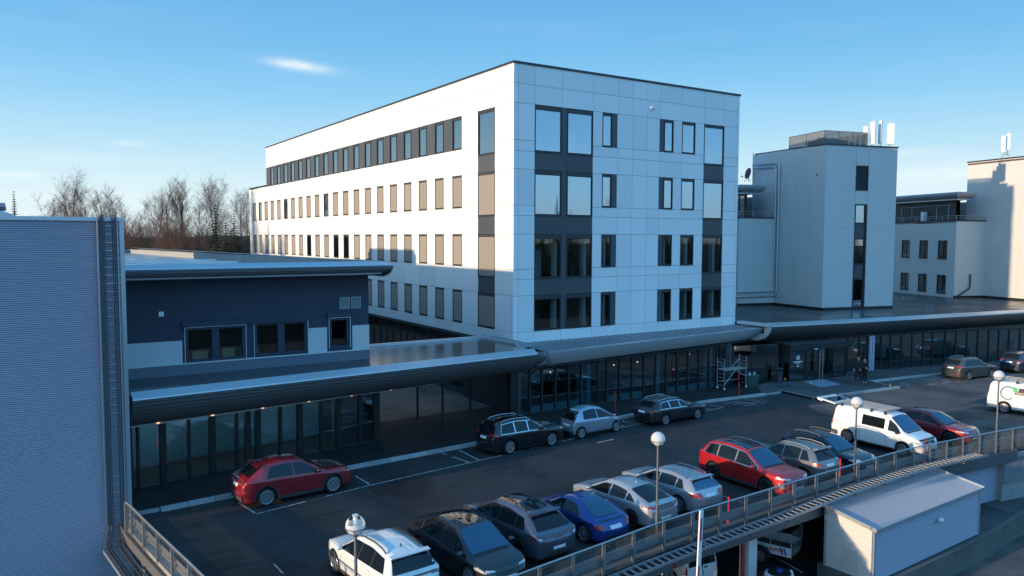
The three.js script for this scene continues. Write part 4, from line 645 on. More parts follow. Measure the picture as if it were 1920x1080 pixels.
  mesh('door_film', box(.12, 1.5, .98, h - .1, .1, .104), std(.11, .12, .21, .6), V);
}

/* ---------------------------------------------------------------- cars */
const lerpPts = (pts, x) => { if (x <= pts[0][0]) return pts[0][1]; for (let i = 1; i < pts.length; i++) if (x <= pts[i][0]) { const a = pts[i - 1], b = pts[i]; return a[1] + (b[1] - a[1]) * (x - a[0]) / (b[0] - a[0] || 1e-9); } return pts[pts.length - 1][1]; };
const soft = (pts, x, k = .07) => { let s = 0; for (let i = -3; i <= 3; i++) s += lerpPts(pts, x + i * k / 3); return s / 7; };
const paint = (r, g, b, metal = .25, rough = .32) => phy(r, g, b, rough, metal, { clearcoat: 1, clearcoatRoughness: .03 });
const rimCache = new Map();
function rimGeo(r, spokes, wide) {
  const k = [r.toFixed(3), spokes, wide].join(); if (rimCache.has(k)) return rimCache.get(k);
  const R1 = r * .70, l = [new THREE.TorusGeometry(R1, .022, 6, 28), new THREE.CylinderGeometry(.07, .07, .05, 12).rotateX(Math.PI / 2)];
  for (let i = 0; i < spokes; i++) { const a = i / spokes * Math.PI * 2, sh = new THREE.Shape([[.05, -wide * .5], [R1, -wide * .75], [R1, wide * .75], [.05, wide * .5]].map((p) => new THREE.Vector2(...p))); l.push(new THREE.ExtrudeGeometry(sh, { depth: .03, bevelEnabled: false }).translate(0, 0, -.02).rotateZ(a)); }
  const g = merge(l); rimCache.set(k, g); return g;
}
const tyreCache = new Map();
function tyreGeo(r, w) { const k = r.toFixed(3) + w; if (!tyreCache.has(k)) tyreCache.set(k, new THREE.LatheGeometry([[r * .68, -w / 2 + .015], [r * .8, -w / 2], [r * .95, -w / 2 + .008], [r, -w / 2 + .045], [r, w / 2 - .045], [r * .95, w / 2 - .008], [r * .8, w / 2], [r * .68, w / 2 - .015]].map((p) => new THREE.Vector2(...p)), 36).rotateX(Math.PI / 2)); return tyreCache.get(k); }
const discCache = new Map(); const discGeo = (r) => { const k = r.toFixed(3); if (!discCache.has(k)) discCache.set(k, new THREE.CylinderGeometry(r * .69, r * .69, .08, 28).rotateX(Math.PI / 2)); return discCache.get(k); };

const FONT = await new FontLoader().loadAsync('fonts/droid/droid_sans_bold.typeface.json');
function carShape(S) {
  const fr = S.wb / 2 + S.fo, re = -(S.wb / 2 + S.ro);
  const top = S.top || [[re, S.tailY ?? .80], [re + .04, S.deckY - .07], [re + .12, S.deckY], [S.rg[0], S.rg[1]], [S.rf[0], S.rf[1]], [(S.rf[0] + S.ws[0]) / 2, S.H], [S.ws[0], S.ws[1]], [S.cowl[0], S.cowl[1]], [fr - .42, S.nose + .045], [fr - .12, S.nose - .05], [fr, S.noseLow ?? .62]];
  const belt = S.belt, arch = S.arch || S.r + .055;
  const xs = new Set(); for (let x = re; x <= fr + 1e-6; x += .11) xs.add(x); for (const d of [0, .015, .045, .09, .15]) { xs.add(re + d); xs.add(fr - d); }
  for (const a of [-S.wb / 2, S.wb / 2]) { for (let i = 0; i <= 14; i++) xs.add(a - arch * Math.cos(Math.PI * i / 14)); xs.add(a - arch - .002); xs.add(a + arch + .002); }
  const X = [...xs].filter((x) => x >= re - 1e-6 && x <= fr + 1e-6).sort((a, b) => a - b).filter((x, i, A) => !i || x - A[i - 1] > 1e-3);
  const hw = S.W / 2, plan = S.plan || [[re, .80], [re + .1, .89], [re + .28, .955], [re + .8, .99], [0, 1], [fr - 1.0, .985], [fr - .5, .935], [fr - .2, .84], [fr, .68]];
  const T = (x) => soft(top, x, S.blur ?? .07), B = (x) => Math.min(soft(belt, x, .12), T(x) - .03);
  const sill = S.sill ?? .2, n = 8, pos = [], idx = [];
  const Hm = S.H - belt[Math.floor(belt.length / 2)][1];
  const section = (x) => {
    const d = Math.min(x - re, fr - x), q = d < .16 ? Math.sqrt(Math.max(0, 1 - (1 - d / .16) ** 2)) : 1;
    const w = hw * soft(plan, x, .05) * (.93 + .07 * q); let yb = B(x), yt = T(x), y0 = sill + (1 - q) * .08 + (S.lift ? lerpPts(S.lift, x) : 0), inArch = false;
    for (const a of [-S.wb / 2, S.wb / 2]) { const dx = x - a; if (Math.abs(dx) <= arch + 1e-4) { y0 = Math.max(y0, S.r + Math.sqrt(Math.max(0, arch * arch - dx * dx))); inArch = true; } }
    const f = Math.min(1, Math.max(0, (yt - yb) / Hm)), hip = S.hip ? S.hip(x) : 0;
    const zs = .965 * w + hip, zc = zs - (S.tumble ?? .24) * f - .05 - (1 - f) * (S.hoodIn ?? .07);
    return [[.955 * w, y0], [.985 * w, Math.max(y0 + .03, sill + .12)], [w + hip * .6, Math.max(y0 + .06, sill + (yb - sill) * .55)], [.995 * w + hip, Math.max(y0 + .08, yb - .10)], [zs, yb], [zc, yt - .022 - .05 * f], [zc * .6, yt - .008 - .008 * f], [0, yt]];
  };
  for (const x of X) { const s = section(x); for (let j = 0; j < n; j++) pos.push(x, s[j][1], s[j][0]); for (let j = n - 2; j >= 0; j--) pos.push(x, s[j][1], -s[j][0]); }
  const m = 2 * n - 1;
  for (let i = 0; i < X.length - 1; i++) for (let j = 0; j < m; j++) { const a = i * m + j, b = i * m + (j + 1) % m, c = a + m, d = b + m; idx.push(a, c, b, b, c, d); }
  for (const i of [0, X.length - 1]) { let cy = 0; for (let j = 0; j < m; j++) cy += pos[(i * m + j) * 3 + 1] / m; const k = pos.length / 3; const sg = i ? 1 : -1, r1 = k; for (let j = 0; j < m; j++) { const q = (i * m + j) * 3; pos.push(X[i] + sg * .04, cy + (pos[q + 1] - cy) * .72, pos[q + 2] * .72); } const kc = pos.length / 3; pos.push(X[i] + sg * .055, cy, 0); for (let j = 0; j < m; j++) { const a = i * m + j, b = i * m + (j + 1) % m, c = r1 + j, d = r1 + (j + 1) % m; if (i) idx.push(a, c, b, b, c, d, c, kc, d); else idx.push(a, b, c, b, d, c, c, d, kc); } }
  const g = new THREE.BufferGeometry(); g.setAttribute('position', new THREE.Float32BufferAttribute(pos, 3)); g.setAttribute('uv', new THREE.Float32BufferAttribute(new Float32Array(pos.length / 3 * 2).map((_, i) => pos[Math.floor(i / 2) * 3 + (i % 2)]), 2)); g.setIndex(idx); g.computeVertexNormals();
  return { g, T, B, fr, re, arch, pos, idx, section };
}
// lays a flat outline onto the body: outline in the plane across dir, pushed along dir until it meets the skin
function lay(sh, outline, axis, off = .008, sub = .16) {
  const P = outline.map((p) => new THREE.Vector2(...p)); let tri = THREE.ShapeUtils.triangulateShape(P, []).map((t) => t.map((i) => [P[i].x, P[i].y]));
  for (let it = 0; it < 7; it++) { let any = false; const out = []; for (const t of tri) { let e = 0, L = 0; for (let k = 0; k < 3; k++) { const a = t[k], b = t[(k + 1) % 3], l = Math.hypot(a[0] - b[0], a[1] - b[1]); if (l > L) { L = l; e = k; } } if (L > sub) { any = true; const a = t[e], b = t[(e + 1) % 3], c = t[(e + 2) % 3], m = [(a[0] + b[0]) / 2, (a[1] + b[1]) / 2]; out.push([a, m, c], [m, b, c]); } else out.push(t); } tri = out; if (!any) break; }
  // axis: 'z' (outline x,y from +z), 'y' (outline x,z from above), 'f' (outline z,y from the front), 'r' (outline z,y from behind)
  const ax = { z: [0, 1, 2, 1], y: [0, 2, 1, 1], f: [2, 1, 0, 1], r: [2, 1, 0, -1] }[axis], [A, Bx, C, sg] = ax, p = sh.pos, ix = sh.idx;
  const hit = (u, v) => { let best = -Infinity; for (let i = 0; i < ix.length; i += 3) { const a = ix[i] * 3, b = ix[i + 1] * 3, c = ix[i + 2] * 3, au = p[a + A], av = p[a + Bx], bu = p[b + A], bv = p[b + Bx], cu = p[c + A], cv = p[c + Bx]; if ((u < au && u < bu && u < cu) || (u > au && u > bu && u > cu) || (v < av && v < bv && v < cv) || (v > av && v > bv && v > cv)) continue; const d = (bu - au) * (cv - av) - (cu - au) * (bv - av); if (Math.abs(d) < 1e-12) continue; const s = ((u - au) * (cv - av) - (cu - au) * (v - av)) / d, t = ((bu - au) * (v - av) - (u - au) * (bv - av)) / d; if (s < -1e-4 || t < -1e-4 || s + t > 1.0002) continue; const w = (p[a + C] + s * (p[b + C] - p[a + C]) + t * (p[c + C] - p[a + C])) * sg; if (w > best) best = w; } return best === -Infinity ? null : best * sg; };
  const key = new Map(), vp = [], id = []; const vert = (q) => { const k = q[0].toFixed(4) + ',' + q[1].toFixed(4); if (key.has(k)) return key.get(k); const w = hit(q[0], q[1]); let r = null; if (w !== null) { const v = [0, 0, 0]; v[A] = q[0]; v[Bx] = q[1]; v[C] = w + sg * off; r = vp.length / 3; vp.push(...v); } key.set(k, r); return r; };
  for (const t of tri) { const v = t.map(vert); if (v.some((x) => x === null)) continue; id.push(...v); }
  if (!id.length) return null;
  const g = new THREE.BufferGeometry(); g.setAttribute('position', new THREE.Float32BufferAttribute(vp, 3)); g.setIndex(id); g.computeVertexNormals(); const nn = g.attributes.normal, cc = 'xyz'[C]; const get = { x: 'getX', y: 'getY', z: 'getZ' }[cc]; let sum = 0; for (let i = 0; i < nn.count; i++) sum += nn[get](i); if (sum * sg < 0) { for (let i = 0; i < id.length; i += 3) { const t = id[i]; id[i] = id[i + 1]; id[i + 1] = t; } g.setIndex(id); g.computeVertexNormals(); }
  g.setAttribute('uv', new THREE.Float32BufferAttribute(new Float32Array(vp.length / 3 * 2).map((_, i) => vp[Math.floor(i / 2) * 3 + (i % 2 ? Bx : A)]), 2)); return g;
}
const mirrorZ = (g) => { const c = g.clone(), p = c.attributes.position; for (let i = 0; i < p.count; i++) p.setZ(i, -p.getZ(i)); const a = c.index ? Array.from(c.index.array) : null; if (a) { for (let i = 0; i < a.length; i += 3) { const t = a[i]; a[i] = a[i + 1]; a[i + 1] = t; } c.setIndex(a); c.computeVertexNormals(); } else c.computeVertexNormals(); return c; };

function makeCar(name, label, S, pos, turn) {
  const car = thing(name, label, S.cat || 'car', pos, turn), sh = carShape(S);
  mesh('body', sh.g, S.paint, car);
  const both = (nm, outline, mat, off, par = car, sub) => { const g = lay(sh, outline, 'z', off, sub); if (!g) return; mesh(nm, g, mat, par); mesh(nm, mirrorZ(g), mat, par); };
  const one = (nm, outline, axis, mat, off = .01, sub) => { const g = lay(sh, outline, axis, off, sub); return g ? mesh(nm, g, mat, car) : null; };
  const two = (nm, outline, axis, mat, off = .01, sub) => { const g = lay(sh, outline, axis, off, sub); if (!g) return; mesh(nm, g, mat, car); mesh(nm, mirrorZ(g), mat, car); };
  // wheels
  for (const a of [1, -1]) for (const s of [1, -1]) {
    const w = mesh('wheel', tyreGeo(S.r, .215), M.tyre, car); w.position.set(a * S.wb / 2, S.r, s * (S.W / 2 - .135)); if (s < 0) w.rotation.y = Math.PI; w.rotation.z = R(0, 1);
    mesh('rim', rimGeo(S.r, S.spokes || 5, S.spokeW || .09), S.rimMat || M.rim, w).position.z = .085; mesh('brake_disc', discGeo(S.r), M.disc, w).position.z = .02;
  }
  // underside keeps the wheel housings dark
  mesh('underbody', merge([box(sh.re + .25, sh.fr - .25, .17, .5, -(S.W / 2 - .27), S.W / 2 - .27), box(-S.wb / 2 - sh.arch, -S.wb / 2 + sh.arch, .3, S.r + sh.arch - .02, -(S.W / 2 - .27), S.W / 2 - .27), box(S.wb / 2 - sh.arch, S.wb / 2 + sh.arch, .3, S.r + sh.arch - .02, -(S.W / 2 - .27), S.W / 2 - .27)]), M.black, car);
  // side windows
  const gl = S.glassTop ?? .125, lo = (x) => sh.B(x) + .025, hi = (x) => Math.max(lo(x) + .02, sh.T(x) - gl);
  const win = (x0t, x0b, x1, grow = 0) => { // from rear edge (top, bottom x) to front edge x1
    const pts = [], N = 9; for (let i = 0; i <= N; i++) { const x = x0b - grow + (x1 + grow - x0b + grow) * i / N; pts.push([x, lo(x) - grow]); }
    for (let i = N; i >= 0; i--) { const x = x0t - grow * .5 + (x1 + grow - x0t + grow * .5) * i / N; const y = hi(x) + grow * .8; if (y > lo(x) + .025) pts.push([x, y]); } return pts; };
  if (S.side) { const [xt, xb, xf] = S.side; if (S.trim) both('window_trim', win(xt, xb, xf, .035), S.trim, .006); if (S.pillar) both('pillar_trim', win(xt, xb, xf), S.pillar, .0075);
    let a = [xt, xb]; for (const p of S.pillars) { both('side_window', win(a[0], a[1], p - .035), M.carGlass, .0105); a = [p + .035, p + .035]; } both('side_window', win(a[0], a[1], xf), M.carGlass, .0105); }
  for (const o of S.windows || []) both('side_window', o, M.carGlass, .0105);
  // windscreen and rear window
  const zr = (x) => { const s = sh.section(x); return s[5][0]; };
  { const x0 = S.ws[0] + .05, x1 = S.cowl[0] - .04, N = 6, pr = [], pl = []; for (let i = 0; i <= N; i++) { const x = x0 + (x1 - x0) * i / N, z = zr(x) - .035; pr.push([x, z]); pl.push([x, -z]); } one('windscreen', [...pr, ...pl.reverse()], 'y', M.carScreen, .012, .2); const zc = zr(x1) - .08; one('wiper_cowl', [[x1 + .015, zc], [x1 + .1, zc - .06], [x1 + .1, -zc + .06], [x1 + .015, -zc]], 'y', M.carTrim, .01, .3); }
  if (S.rearTop) { const [x0, x1, k0, k1] = S.rearTop; const z0 = zr(x0) - k0, z1 = zr(x1) - k1; one('rear_window', [[x0, z0], [(x0 + x1) / 2, zr((x0 + x1) / 2) - (k0 + k1) / 2 + .02], [x1, z1], [x1, -z1], [(x0 + x1) / 2, -zr((x0 + x1) / 2) + (k0 + k1) / 2 - .02], [x0, -z0]], 'y', S.rearMat || M.carGlass, .014, .2); }
  if (S.rear) { const [y0, y1, z0, z1] = S.rear; one('rear_window', [[z0, y0], [z1, y1], [-z1, y1], [-z0, y0]], 'r', S.rearMat || M.carGlass, .022, .16); }
  for (const o of S.roofGlass || []) one('roof_glass', o, 'y', M.carGlass, .007, .25);
  // lamps and plates
  for (const [o, m] of S.tail || []) two('taillight', o, 'r', m || M.lampRed, .012, .12);
  for (const [o, m] of S.tailSide || []) both('taillight', o, m || M.lampRed, .01, car, .12);
  for (const o of S.lightBar || []) one('light_bar', o, 'r', M.lampSmoke, .012, .2);
  for (const o of S.head || []) two('headlight', o, 'f', M.lampClear, .012, .12);
  for (const o of S.headSide || []) both('headlight', o, M.lampClear, .01, car, .12);
  for (const [nm, o, ax, m] of S.extra || []) one(nm, o, ax, m, .011, .2);
  for (const [nm, o, m] of S.extraSide || []) both(nm, o, m, .009, car, .2);
  one('grille', S.grille || sym([[.40, .56], [.44, .66]]), 'f', M.carTrim, .01, .2); if (!S.clad) { one('bumper_intake', sym([[.62, .24], [.66, .38]]), 'f', M.carTrim, .01, .2); one('bumper_skirt', sym([[.66, .24], [.70, .36]]), 'r', M.carTrim, .01, .2); }
  const py = S.plateY ?? .78; const rx = [[.26, py - .055], [.26, py + .055], [-.26, py + .055], [-.26, py - .055]]; one('licence_plate', rx, 'r', M.plate, .018, .3);
  one('licence_plate', [[.26, .42], [.26, .53], [-.26, .53], [-.26, .42]], 'f', M.plate, .02, .3);
  // dark sills, bumpers and arches
  const A = sh.arch;
  if (S.clad) {
    const cm = S.cladMat || M.cladding; both('sill_cladding', [[-S.wb / 2 + A + .02, .205], [S.wb / 2 - A - .02, .205], [S.wb / 2 - A - .02, .34], [-S.wb / 2 + A + .02, .36]], cm, .008, car, .3);
    for (const a of [-S.wb / 2, S.wb / 2]) { const o = [], i2 = []; for (let k = 0; k <= 12; k++) { const t = Math.PI * (k / 12); o.push([a - (A + S.clad) * Math.cos(t), S.r + (A + S.clad) * Math.sin(t) - .02]); i2.push([a - (A + .004) * Math.cos(t), S.r + (A + .004) * Math.sin(t)]); } both('arch_cladding', [...o, ...i2.reverse()], cm, .012, car, .2); }
    one('bumper_cladding', [[.72, .27], [.72, .46], [-.72, .46], [-.72, .27]], 'r', cm, .01, .3); one('bumper_cladding', [[.66, .26], [.66, .40], [-.66, .40], [-.66, .26]], 'f', cm, .01, .3);
  }
  // door gaps and handles
  const gap = []; for (const x of S.doors || []) { const g = lay(sh, [[x, .3], [x + .014, .3], [x + .014, sh.B(x) - .0], [x, sh.B(x)]], 'z', .004, .25); if (g) gap.push(g, mirrorZ(g)); } if (gap.length) mesh('door_gap', merge(gap), M.black, car);
  for (const x of S.handles || []) { const y = sh.B(x) - .1, s = sh.section(x); for (const q of [1, -1]) mesh('door_handle', box(x - .09, x + .09, y - .016, y + .016, -.018, .018).translate(0, 0, q * (s[3][0] + .01)), S.handleMat || S.paint, car); }
  { const x = S.mirrorX ?? S.cowl[0] - .32, y = sh.B(x) + .1, z = sh.section(x)[4][0] + .1; for (const q of [1, -1]) { const g = new THREE.SphereGeometry(1, 14, 10).scale(.09, .075, .12).translate(x, y, q * z); mesh('wing_mirror', merge([g, box(x - .03, x + .03, y - .09, y - .02, q * (z - .03) - .09, q * (z - .03) + .05)]), S.mirrorMat || S.paint, car); } }
  if (S.rails) { const [x0, x1, m] = S.rails; for (const q of [1, -1]) { const P = []; for (let i = 0; i <= 8; i++) { const x = x0 + (x1 - x0) * i / 8; P.push([x, sh.T(x) + (i % 8 ? .022 : -.03), q * (zr(x) - .05)]); } mesh('roof_rail', new THREE.TubeGeometry(new THREE.CatmullRomCurve3(P.map((p) => V3(...p))), 20, .022, 6), m, car); } }
  if (S.fin) { const x = S.fin, y = sh.T(x); const f = new THREE.ConeGeometry(.05, .12, 4).scale(1.4, 1, .5).translate(x, y + .05, 0); mesh('antenna_fin', f, S.finMat || S.paint, car); }
  if (S.spoiler) { const [x, y, w] = S.spoiler; mesh('spoiler', new THREE.BoxGeometry(.17, .03, w).rotateZ(.16).translate(x + .035, y - .01, 0), S.spoilerMat || S.paint, car); }
  return { car, sh, one, two, both };
}
const C = {
  red: paint(.30, .012, .020), redBright: paint(.48, .012, .016), redDeep: paint(.27, .010, .022), white: paint(.76, .76, .74, 0, .35), silver: paint(.47, .48, .50, .55, .3), silverBlue: paint(.36, .41, .48, .55, .3), grey: paint(.13, .145, .17, .5, .3), darkGrey: paint(.022, .024, .029, .35, .3), black: paint(.008, .008, .009, .2, .3), blue: paint(.010, .055, .25, .35, .3), navy: paint(.010, .014, .030, .35, .3), greyGreen: paint(.075, .075, .07, .4, .35), blueGrey: paint(.03, .045, .08, .4, .35), greyMid: paint(.20, .21, .22, .5, .32), van: paint(.80, .80, .78, 0, .35),
};
const sym = (o) => [...o, ...o.slice().reverse().map(([a, b]) => [-a, b])];
const UP = Math.PI / 2;   // heading -z;  -UP heads +z;  0 heads +x
// 1 red electric crossover parked along the kerb
makeCar('red_crossover', 'red crossover with black wheel arch trim parked along the kerb by the low block', {
  wb: 2.85, fo: .92, ro: .92, W: 1.90, H: 1.70, r: .37, paint: C.red, belt: [[-2.4, 1.14], [-.8, 1.09], [.9, 1.03], [2.4, .88]], deckY: 1.14, rg: [-2.16, 1.17], rf: [-1.52, 1.60], ws: [.12, 1.645], cowl: [1.06, 1.08], nose: .98, tailY: .86, spokes: 10, spokeW: .06,
  side: [-1.2, -1.42, .93], pillars: [-.28], clad: .085, rearTop: [-2.08, -1.56, .1, .09], tail: [[[[.62, .93], [.93, .96], [.93, 1.02], [.62, 1.0]]], [[[.80, .76], [.93, .78], [.93, .92], [.82, .92]], M.carTrim]], head: [[[.5, .76], [.86, .8], [.86, .87], [.5, .82]]], extra: [['tail_trim', sym([[.9, 1.03], [.9, 1.075]]), 'r', M.carTrim], ['bonnet_panel', [[1.25, .5], [1.75, .42], [1.75, -.42], [1.25, -.5]], 'y', M.carTrim]], doors: [-.95, -.25, .8], handles: [-1.0, -.1], mirrorMat: M.carTrim, spoiler: [-1.66, 1.59, 1.25], plateY: .9,
}, [-16.92, 0, 9.05], rad(4));
// 2 black large suv
makeCar('black_suv', 'black suv with silver roof rails parked along the kerb at the passage', {
  wb: 2.67, fo: .98, ro: 1.02, W: 1.82, H: 1.68, r: .35, paint: C.black, belt: [[-2.4, 1.06], [0, 1.02], [1, .98], [2.4, .86]], deckY: 1.06, rg: [-2.24, 1.12], rf: [-1.98, 1.58], ws: [.12, 1.62], cowl: [.95, 1.06], nose: .96, spokes: 5, spokeW: .12,
  side: [-1.72, -1.86, .82], pillars: [-1.0, -.18], trim: M.chrome, rear: [1.14, 1.5, .68, .62], tail: [[[[.46, .98], [.9, .97], [.9, 1.1], [.46, 1.07]]]], tailSide: [[[[-2.28, .97], [-1.95, 1.0], [-1.95, 1.06], [-2.28, 1.09]]]], extra: [['bumper_trim', sym([[.75, .33], [.75, .40]]), 'r', M.chrome], ['plate_trim', sym([[.45, .94], [.45, .98]]), 'r', M.chrome]], extraSide: [['sill_trim', [[-.85, .22], [.85, .22], [.85, .255], [-.85, .255]], M.chrome]], head: [[[.45, .82], [.85, .84], [.82, .92], [.45, .88]]], headSide: [[[1.95, .84], [2.25, .82], [2.2, .9], [1.95, .93]]], doors: [-.95, -.2, .75], handles: [-.9, -.05], rails: [-1.75, .05, M.chrome], fin: -1.75, plateY: .86,
}, [-4.66, 0, 8.02], rad(2.6));
// 3 small rounded silver-blue car
makeCar('small_silver_car', 'tiny rounded silver-blue car parked between black suv and dark estate', {
  wb: 2.55, fo: .46, ro: .46, W: 1.475, H: 1.6, r: .29, paint: C.silverBlue, belt: [[-1.8, 1.0], [0, .96], [.9, .93], [1.8, .74]], deckY: 1.0, rg: [-1.62, 1.1], rf: [-1.2, 1.5], ws: [.25, 1.53], cowl: [1.28, .94], nose: .74, noseLow: .5, tumble: .26, plan: [[-1.74, .78], [-1.4, .94], [-.8, 1], [.6, 1], [1.3, .93], [1.74, .72]], spokes: 9, spokeW: .05,
  top: [[-1.735, .66], [-1.71, .84], [-1.66, 1.0], [-1.5, 1.25], [-1.2, 1.49], [-.75, 1.58], [-.3, 1.6], [.3, 1.5], [1.22, .95], [1.52, .8], [1.68, .66], [1.735, .5]], side: [-1.02, -1.12, 1.15], pillars: [-.12], rear: [.98, 1.42, .55, .42], tail: [[[[.56, .86], [.68, .86], [.66, 1.2], [.56, 1.14]], M.lampClear]], head: [[[.36, .62], [.6, .64], [.56, .78], [.38, .74]]], headSide: [[[1.35, .72], [1.6, .64], [1.52, .76], [1.35, .84]]], doors: [-.85, -.1, 1.0], handles: [-.82, 0], plateY: .7, mirrorX: 1.0,
}, [.17, 0, 7.72], rad(2.8));
// 4 dark estate car
makeCar('dark_estate_car', 'dark grey estate car with silver rails parked near the scaffold', {
  wb: 2.70, fo: .95, ro: 1.08, W: 1.81, H: 1.47, r: .32, paint: C.darkGrey, belt: [[-2.5, .98], [0, .93], [1, .89], [2.4, .74]], deckY: .98, rg: [-2.28, 1.04], rf: [-1.82, 1.38], ws: [.05, 1.42], cowl: [1.0, .93], nose: .8, spokes: 5, spokeW: .08,
  side: [-1.55, -1.8, .85], pillars: [-.98, -.14], trim: M.chrome, rearTop: [-2.22, -1.86, .1, .12], tail: [[[[.5, .86], [.9, .86], [.9, .99], [.5, .96]]]], tailSide: [[[[-2.34, .86], [-2.0, .88], [-2.0, .95], [-2.34, .99]]]], head: [[[.45, .64], [.84, .66], [.82, .76], [.45, .72]]], headSide: [[[1.85, .68], [2.2, .64], [2.12, .75], [1.85, .79]]], doors: [-.95, -.15, .78], handles: [-.9, -.05], rails: [-1.7, -.02, M.chrome], plateY: .8,
}, [6.2, 0, 7.83], rad(2));
// 5 grey-green suv seen from behind, dusty
makeCar('dusty_grey_suv', 'dusty grey suv with red tail lamps parked in front of the glazed pavilion', {
  wb: 2.66, fo: .93, ro: .98, W: 1.845, H: 1.67, r: .35, paint: C.greyGreen, belt: [[-2.4, 1.08], [0, 1.03], [1, .99], [2.4, .85]], deckY: 1.06, rg: [-2.2, 1.12], rf: [-1.85, 1.57], ws: [.1, 1.6], cowl: [1.0, 1.03], nose: .93, spokes: 5, spokeW: .1,
  side: [-1.55, -1.78, .85], pillars: [-.95, -.15], rear: [1.16, 1.46, .58, .5], tail: [[[[.45, .98], [.9, .99], [.9, 1.1], [.55, 1.08]]], [[[.55, .5], [.75, .5], [.75, .56], [.55, .56]]]], tailSide: [[[[-2.26, .99], [-1.95, 1.02], [-1.95, 1.07], [-2.26, 1.1]]]], head: [[[.45, .76], [.86, .8], [.82, .9], [.45, .86]]], clad: .07, doors: [-.95, -.18, .75], handles: [-.9, -.05], rails: [-1.65, 0, M.galv], spoiler: [-1.98, 1.585, 1.2], plateY: .92,
}, [36.1, 0, 10.05], rad(-8));
makeCar('blue_grey_suv', 'blue-grey suv cut off by the right edge, ahead of the dusty one', {
  wb: 2.69, fo: .95, ro: .98, W: 1.86, H: 1.69, r: .355, paint: C.blueGrey, belt: [[-2.4, 1.08], [0, 1.03], [1, .99], [2.4, .86]], deckY: 1.06, rg: [-2.18, 1.12], rf: [-1.8, 1.58], ws: [.1, 1.62], cowl: [1.0, 1.04], nose: .94, spokes: 10, spokeW: .05,
  side: [-1.5, -1.75, .85], pillars: [-.95, -.15], rear: [1.16, 1.48, .6, .52], tail: [[[[.45, .98], [.9, .99], [.9, 1.08], [.55, 1.06]]], [[[.6, .86], [.88, .88], [.88, .97], [.6, .96]], M.lampClear]], tailSide: [[[[-2.26, .97], [-1.98, 1.0], [-1.98, 1.05], [-2.26, 1.08]]]], clad: .07, doors: [-.95, -.18, .75], handles: [-.9, -.05], rails: [-1.6, 0, M.carTrim], spoiler: [-1.93, 1.6, 1.2], plateY: .9,
}, [43.1, 0, 11.05], rad(-8));
// front row, left to right
makeCar('white_suv', 'white suv with dark rear light band, first car beside the broken lamp', {
  wb: 2.77, fo: .88, ro: .94, W: 1.85, H: 1.63, r: .36, paint: C.white, belt: [[-2.4, 1.08], [-.8, 1.03], [1.0, .97], [2.4, .85]], deckY: 1.06, rg: [-2.2, 1.14], rf: [-1.82, 1.53], ws: [.2, 1.58], cowl: [1.12, 1.02], nose: .93, spokes: 5, spokeW: .13,
  side: [-1.6, -1.82, .98], pillars: [-1.05, -.25], pillar: M.carTrim, rear: [1.13, 1.46, .74, .6], clad: .055, tail: [[[[.5, .92], [.9, .93], [.9, 1.0], [.5, 1.02]], M.lampSmoke], [[[.72, .9], [.9, .9], [.9, .95], [.72, .95]]]], tailSide: [[[[-2.28, .9], [-1.98, .95], [-1.98, 1.0], [-2.28, 1.0]], M.lampSmoke]], lightBar: [sym([[.6, .95], [.6, 1.01]])], extra: [['badge', Array.from({ length: 14 }, (_, i) => [.075 * Math.cos(i / 14 * 6.283), .9 + .075 * Math.sin(i / 14 * 6.283)]), 'r', M.chrome]], head: [[[.45, .78], [.86, .8], [.84, .88], [.45, .85]]], doors: [-1.1, -.22, .85], handles: [-.95, 0], rails: [-1.5, .1, M.carTrim], spoiler: [-1.93, 1.545, 1.3], fin: -1.35, finMat: M.carTrim, plateY: .62,
}, [-17.15, 0, 18.75], UP + rad(5));
makeCar('dark_fastback', 'dark grey fastback with glass roof mirroring the building, facing the railing', {
  wb: 2.89, fo: .88, ro: .98, W: 1.92, H: 1.62, r: .35, paint: C.darkGrey, belt: [[-2.5, 1.06], [-.8, 1.0], [1.1, .93], [2.4, .80]], deckY: 1.08, rg: [-2.2, 1.13], rf: [-.9, 1.58], ws: [.45, 1.57], cowl: [1.45, .98], nose: .82, noseLow: .55, spokes: 9, spokeW: .07, blur: .1,
  side: [-1.45, -1.9, 1.3], pillars: [-1.35, -.1], pillar: M.carTrim, rearTop: [-2.15, -1.1, .13, .06], roofGlass: [[[-1.02, .5], [.42, .5], [.42, -.5], [-1.02, -.5]]], head: [[[.42, .68], [.86, .7], [.84, .77], [.5, .73]]], headSide: [[[1.75, .72], [2.2, .66], [2.1, .74], [1.75, .79]]], tail: [[[[.5, .92], [.9, .93], [.9, .99], [.5, .97]]]], doors: [-1.2, -.1, 1.1], plateY: .8,
}, [-14.28, 0, 19.2], -UP + rad(5));
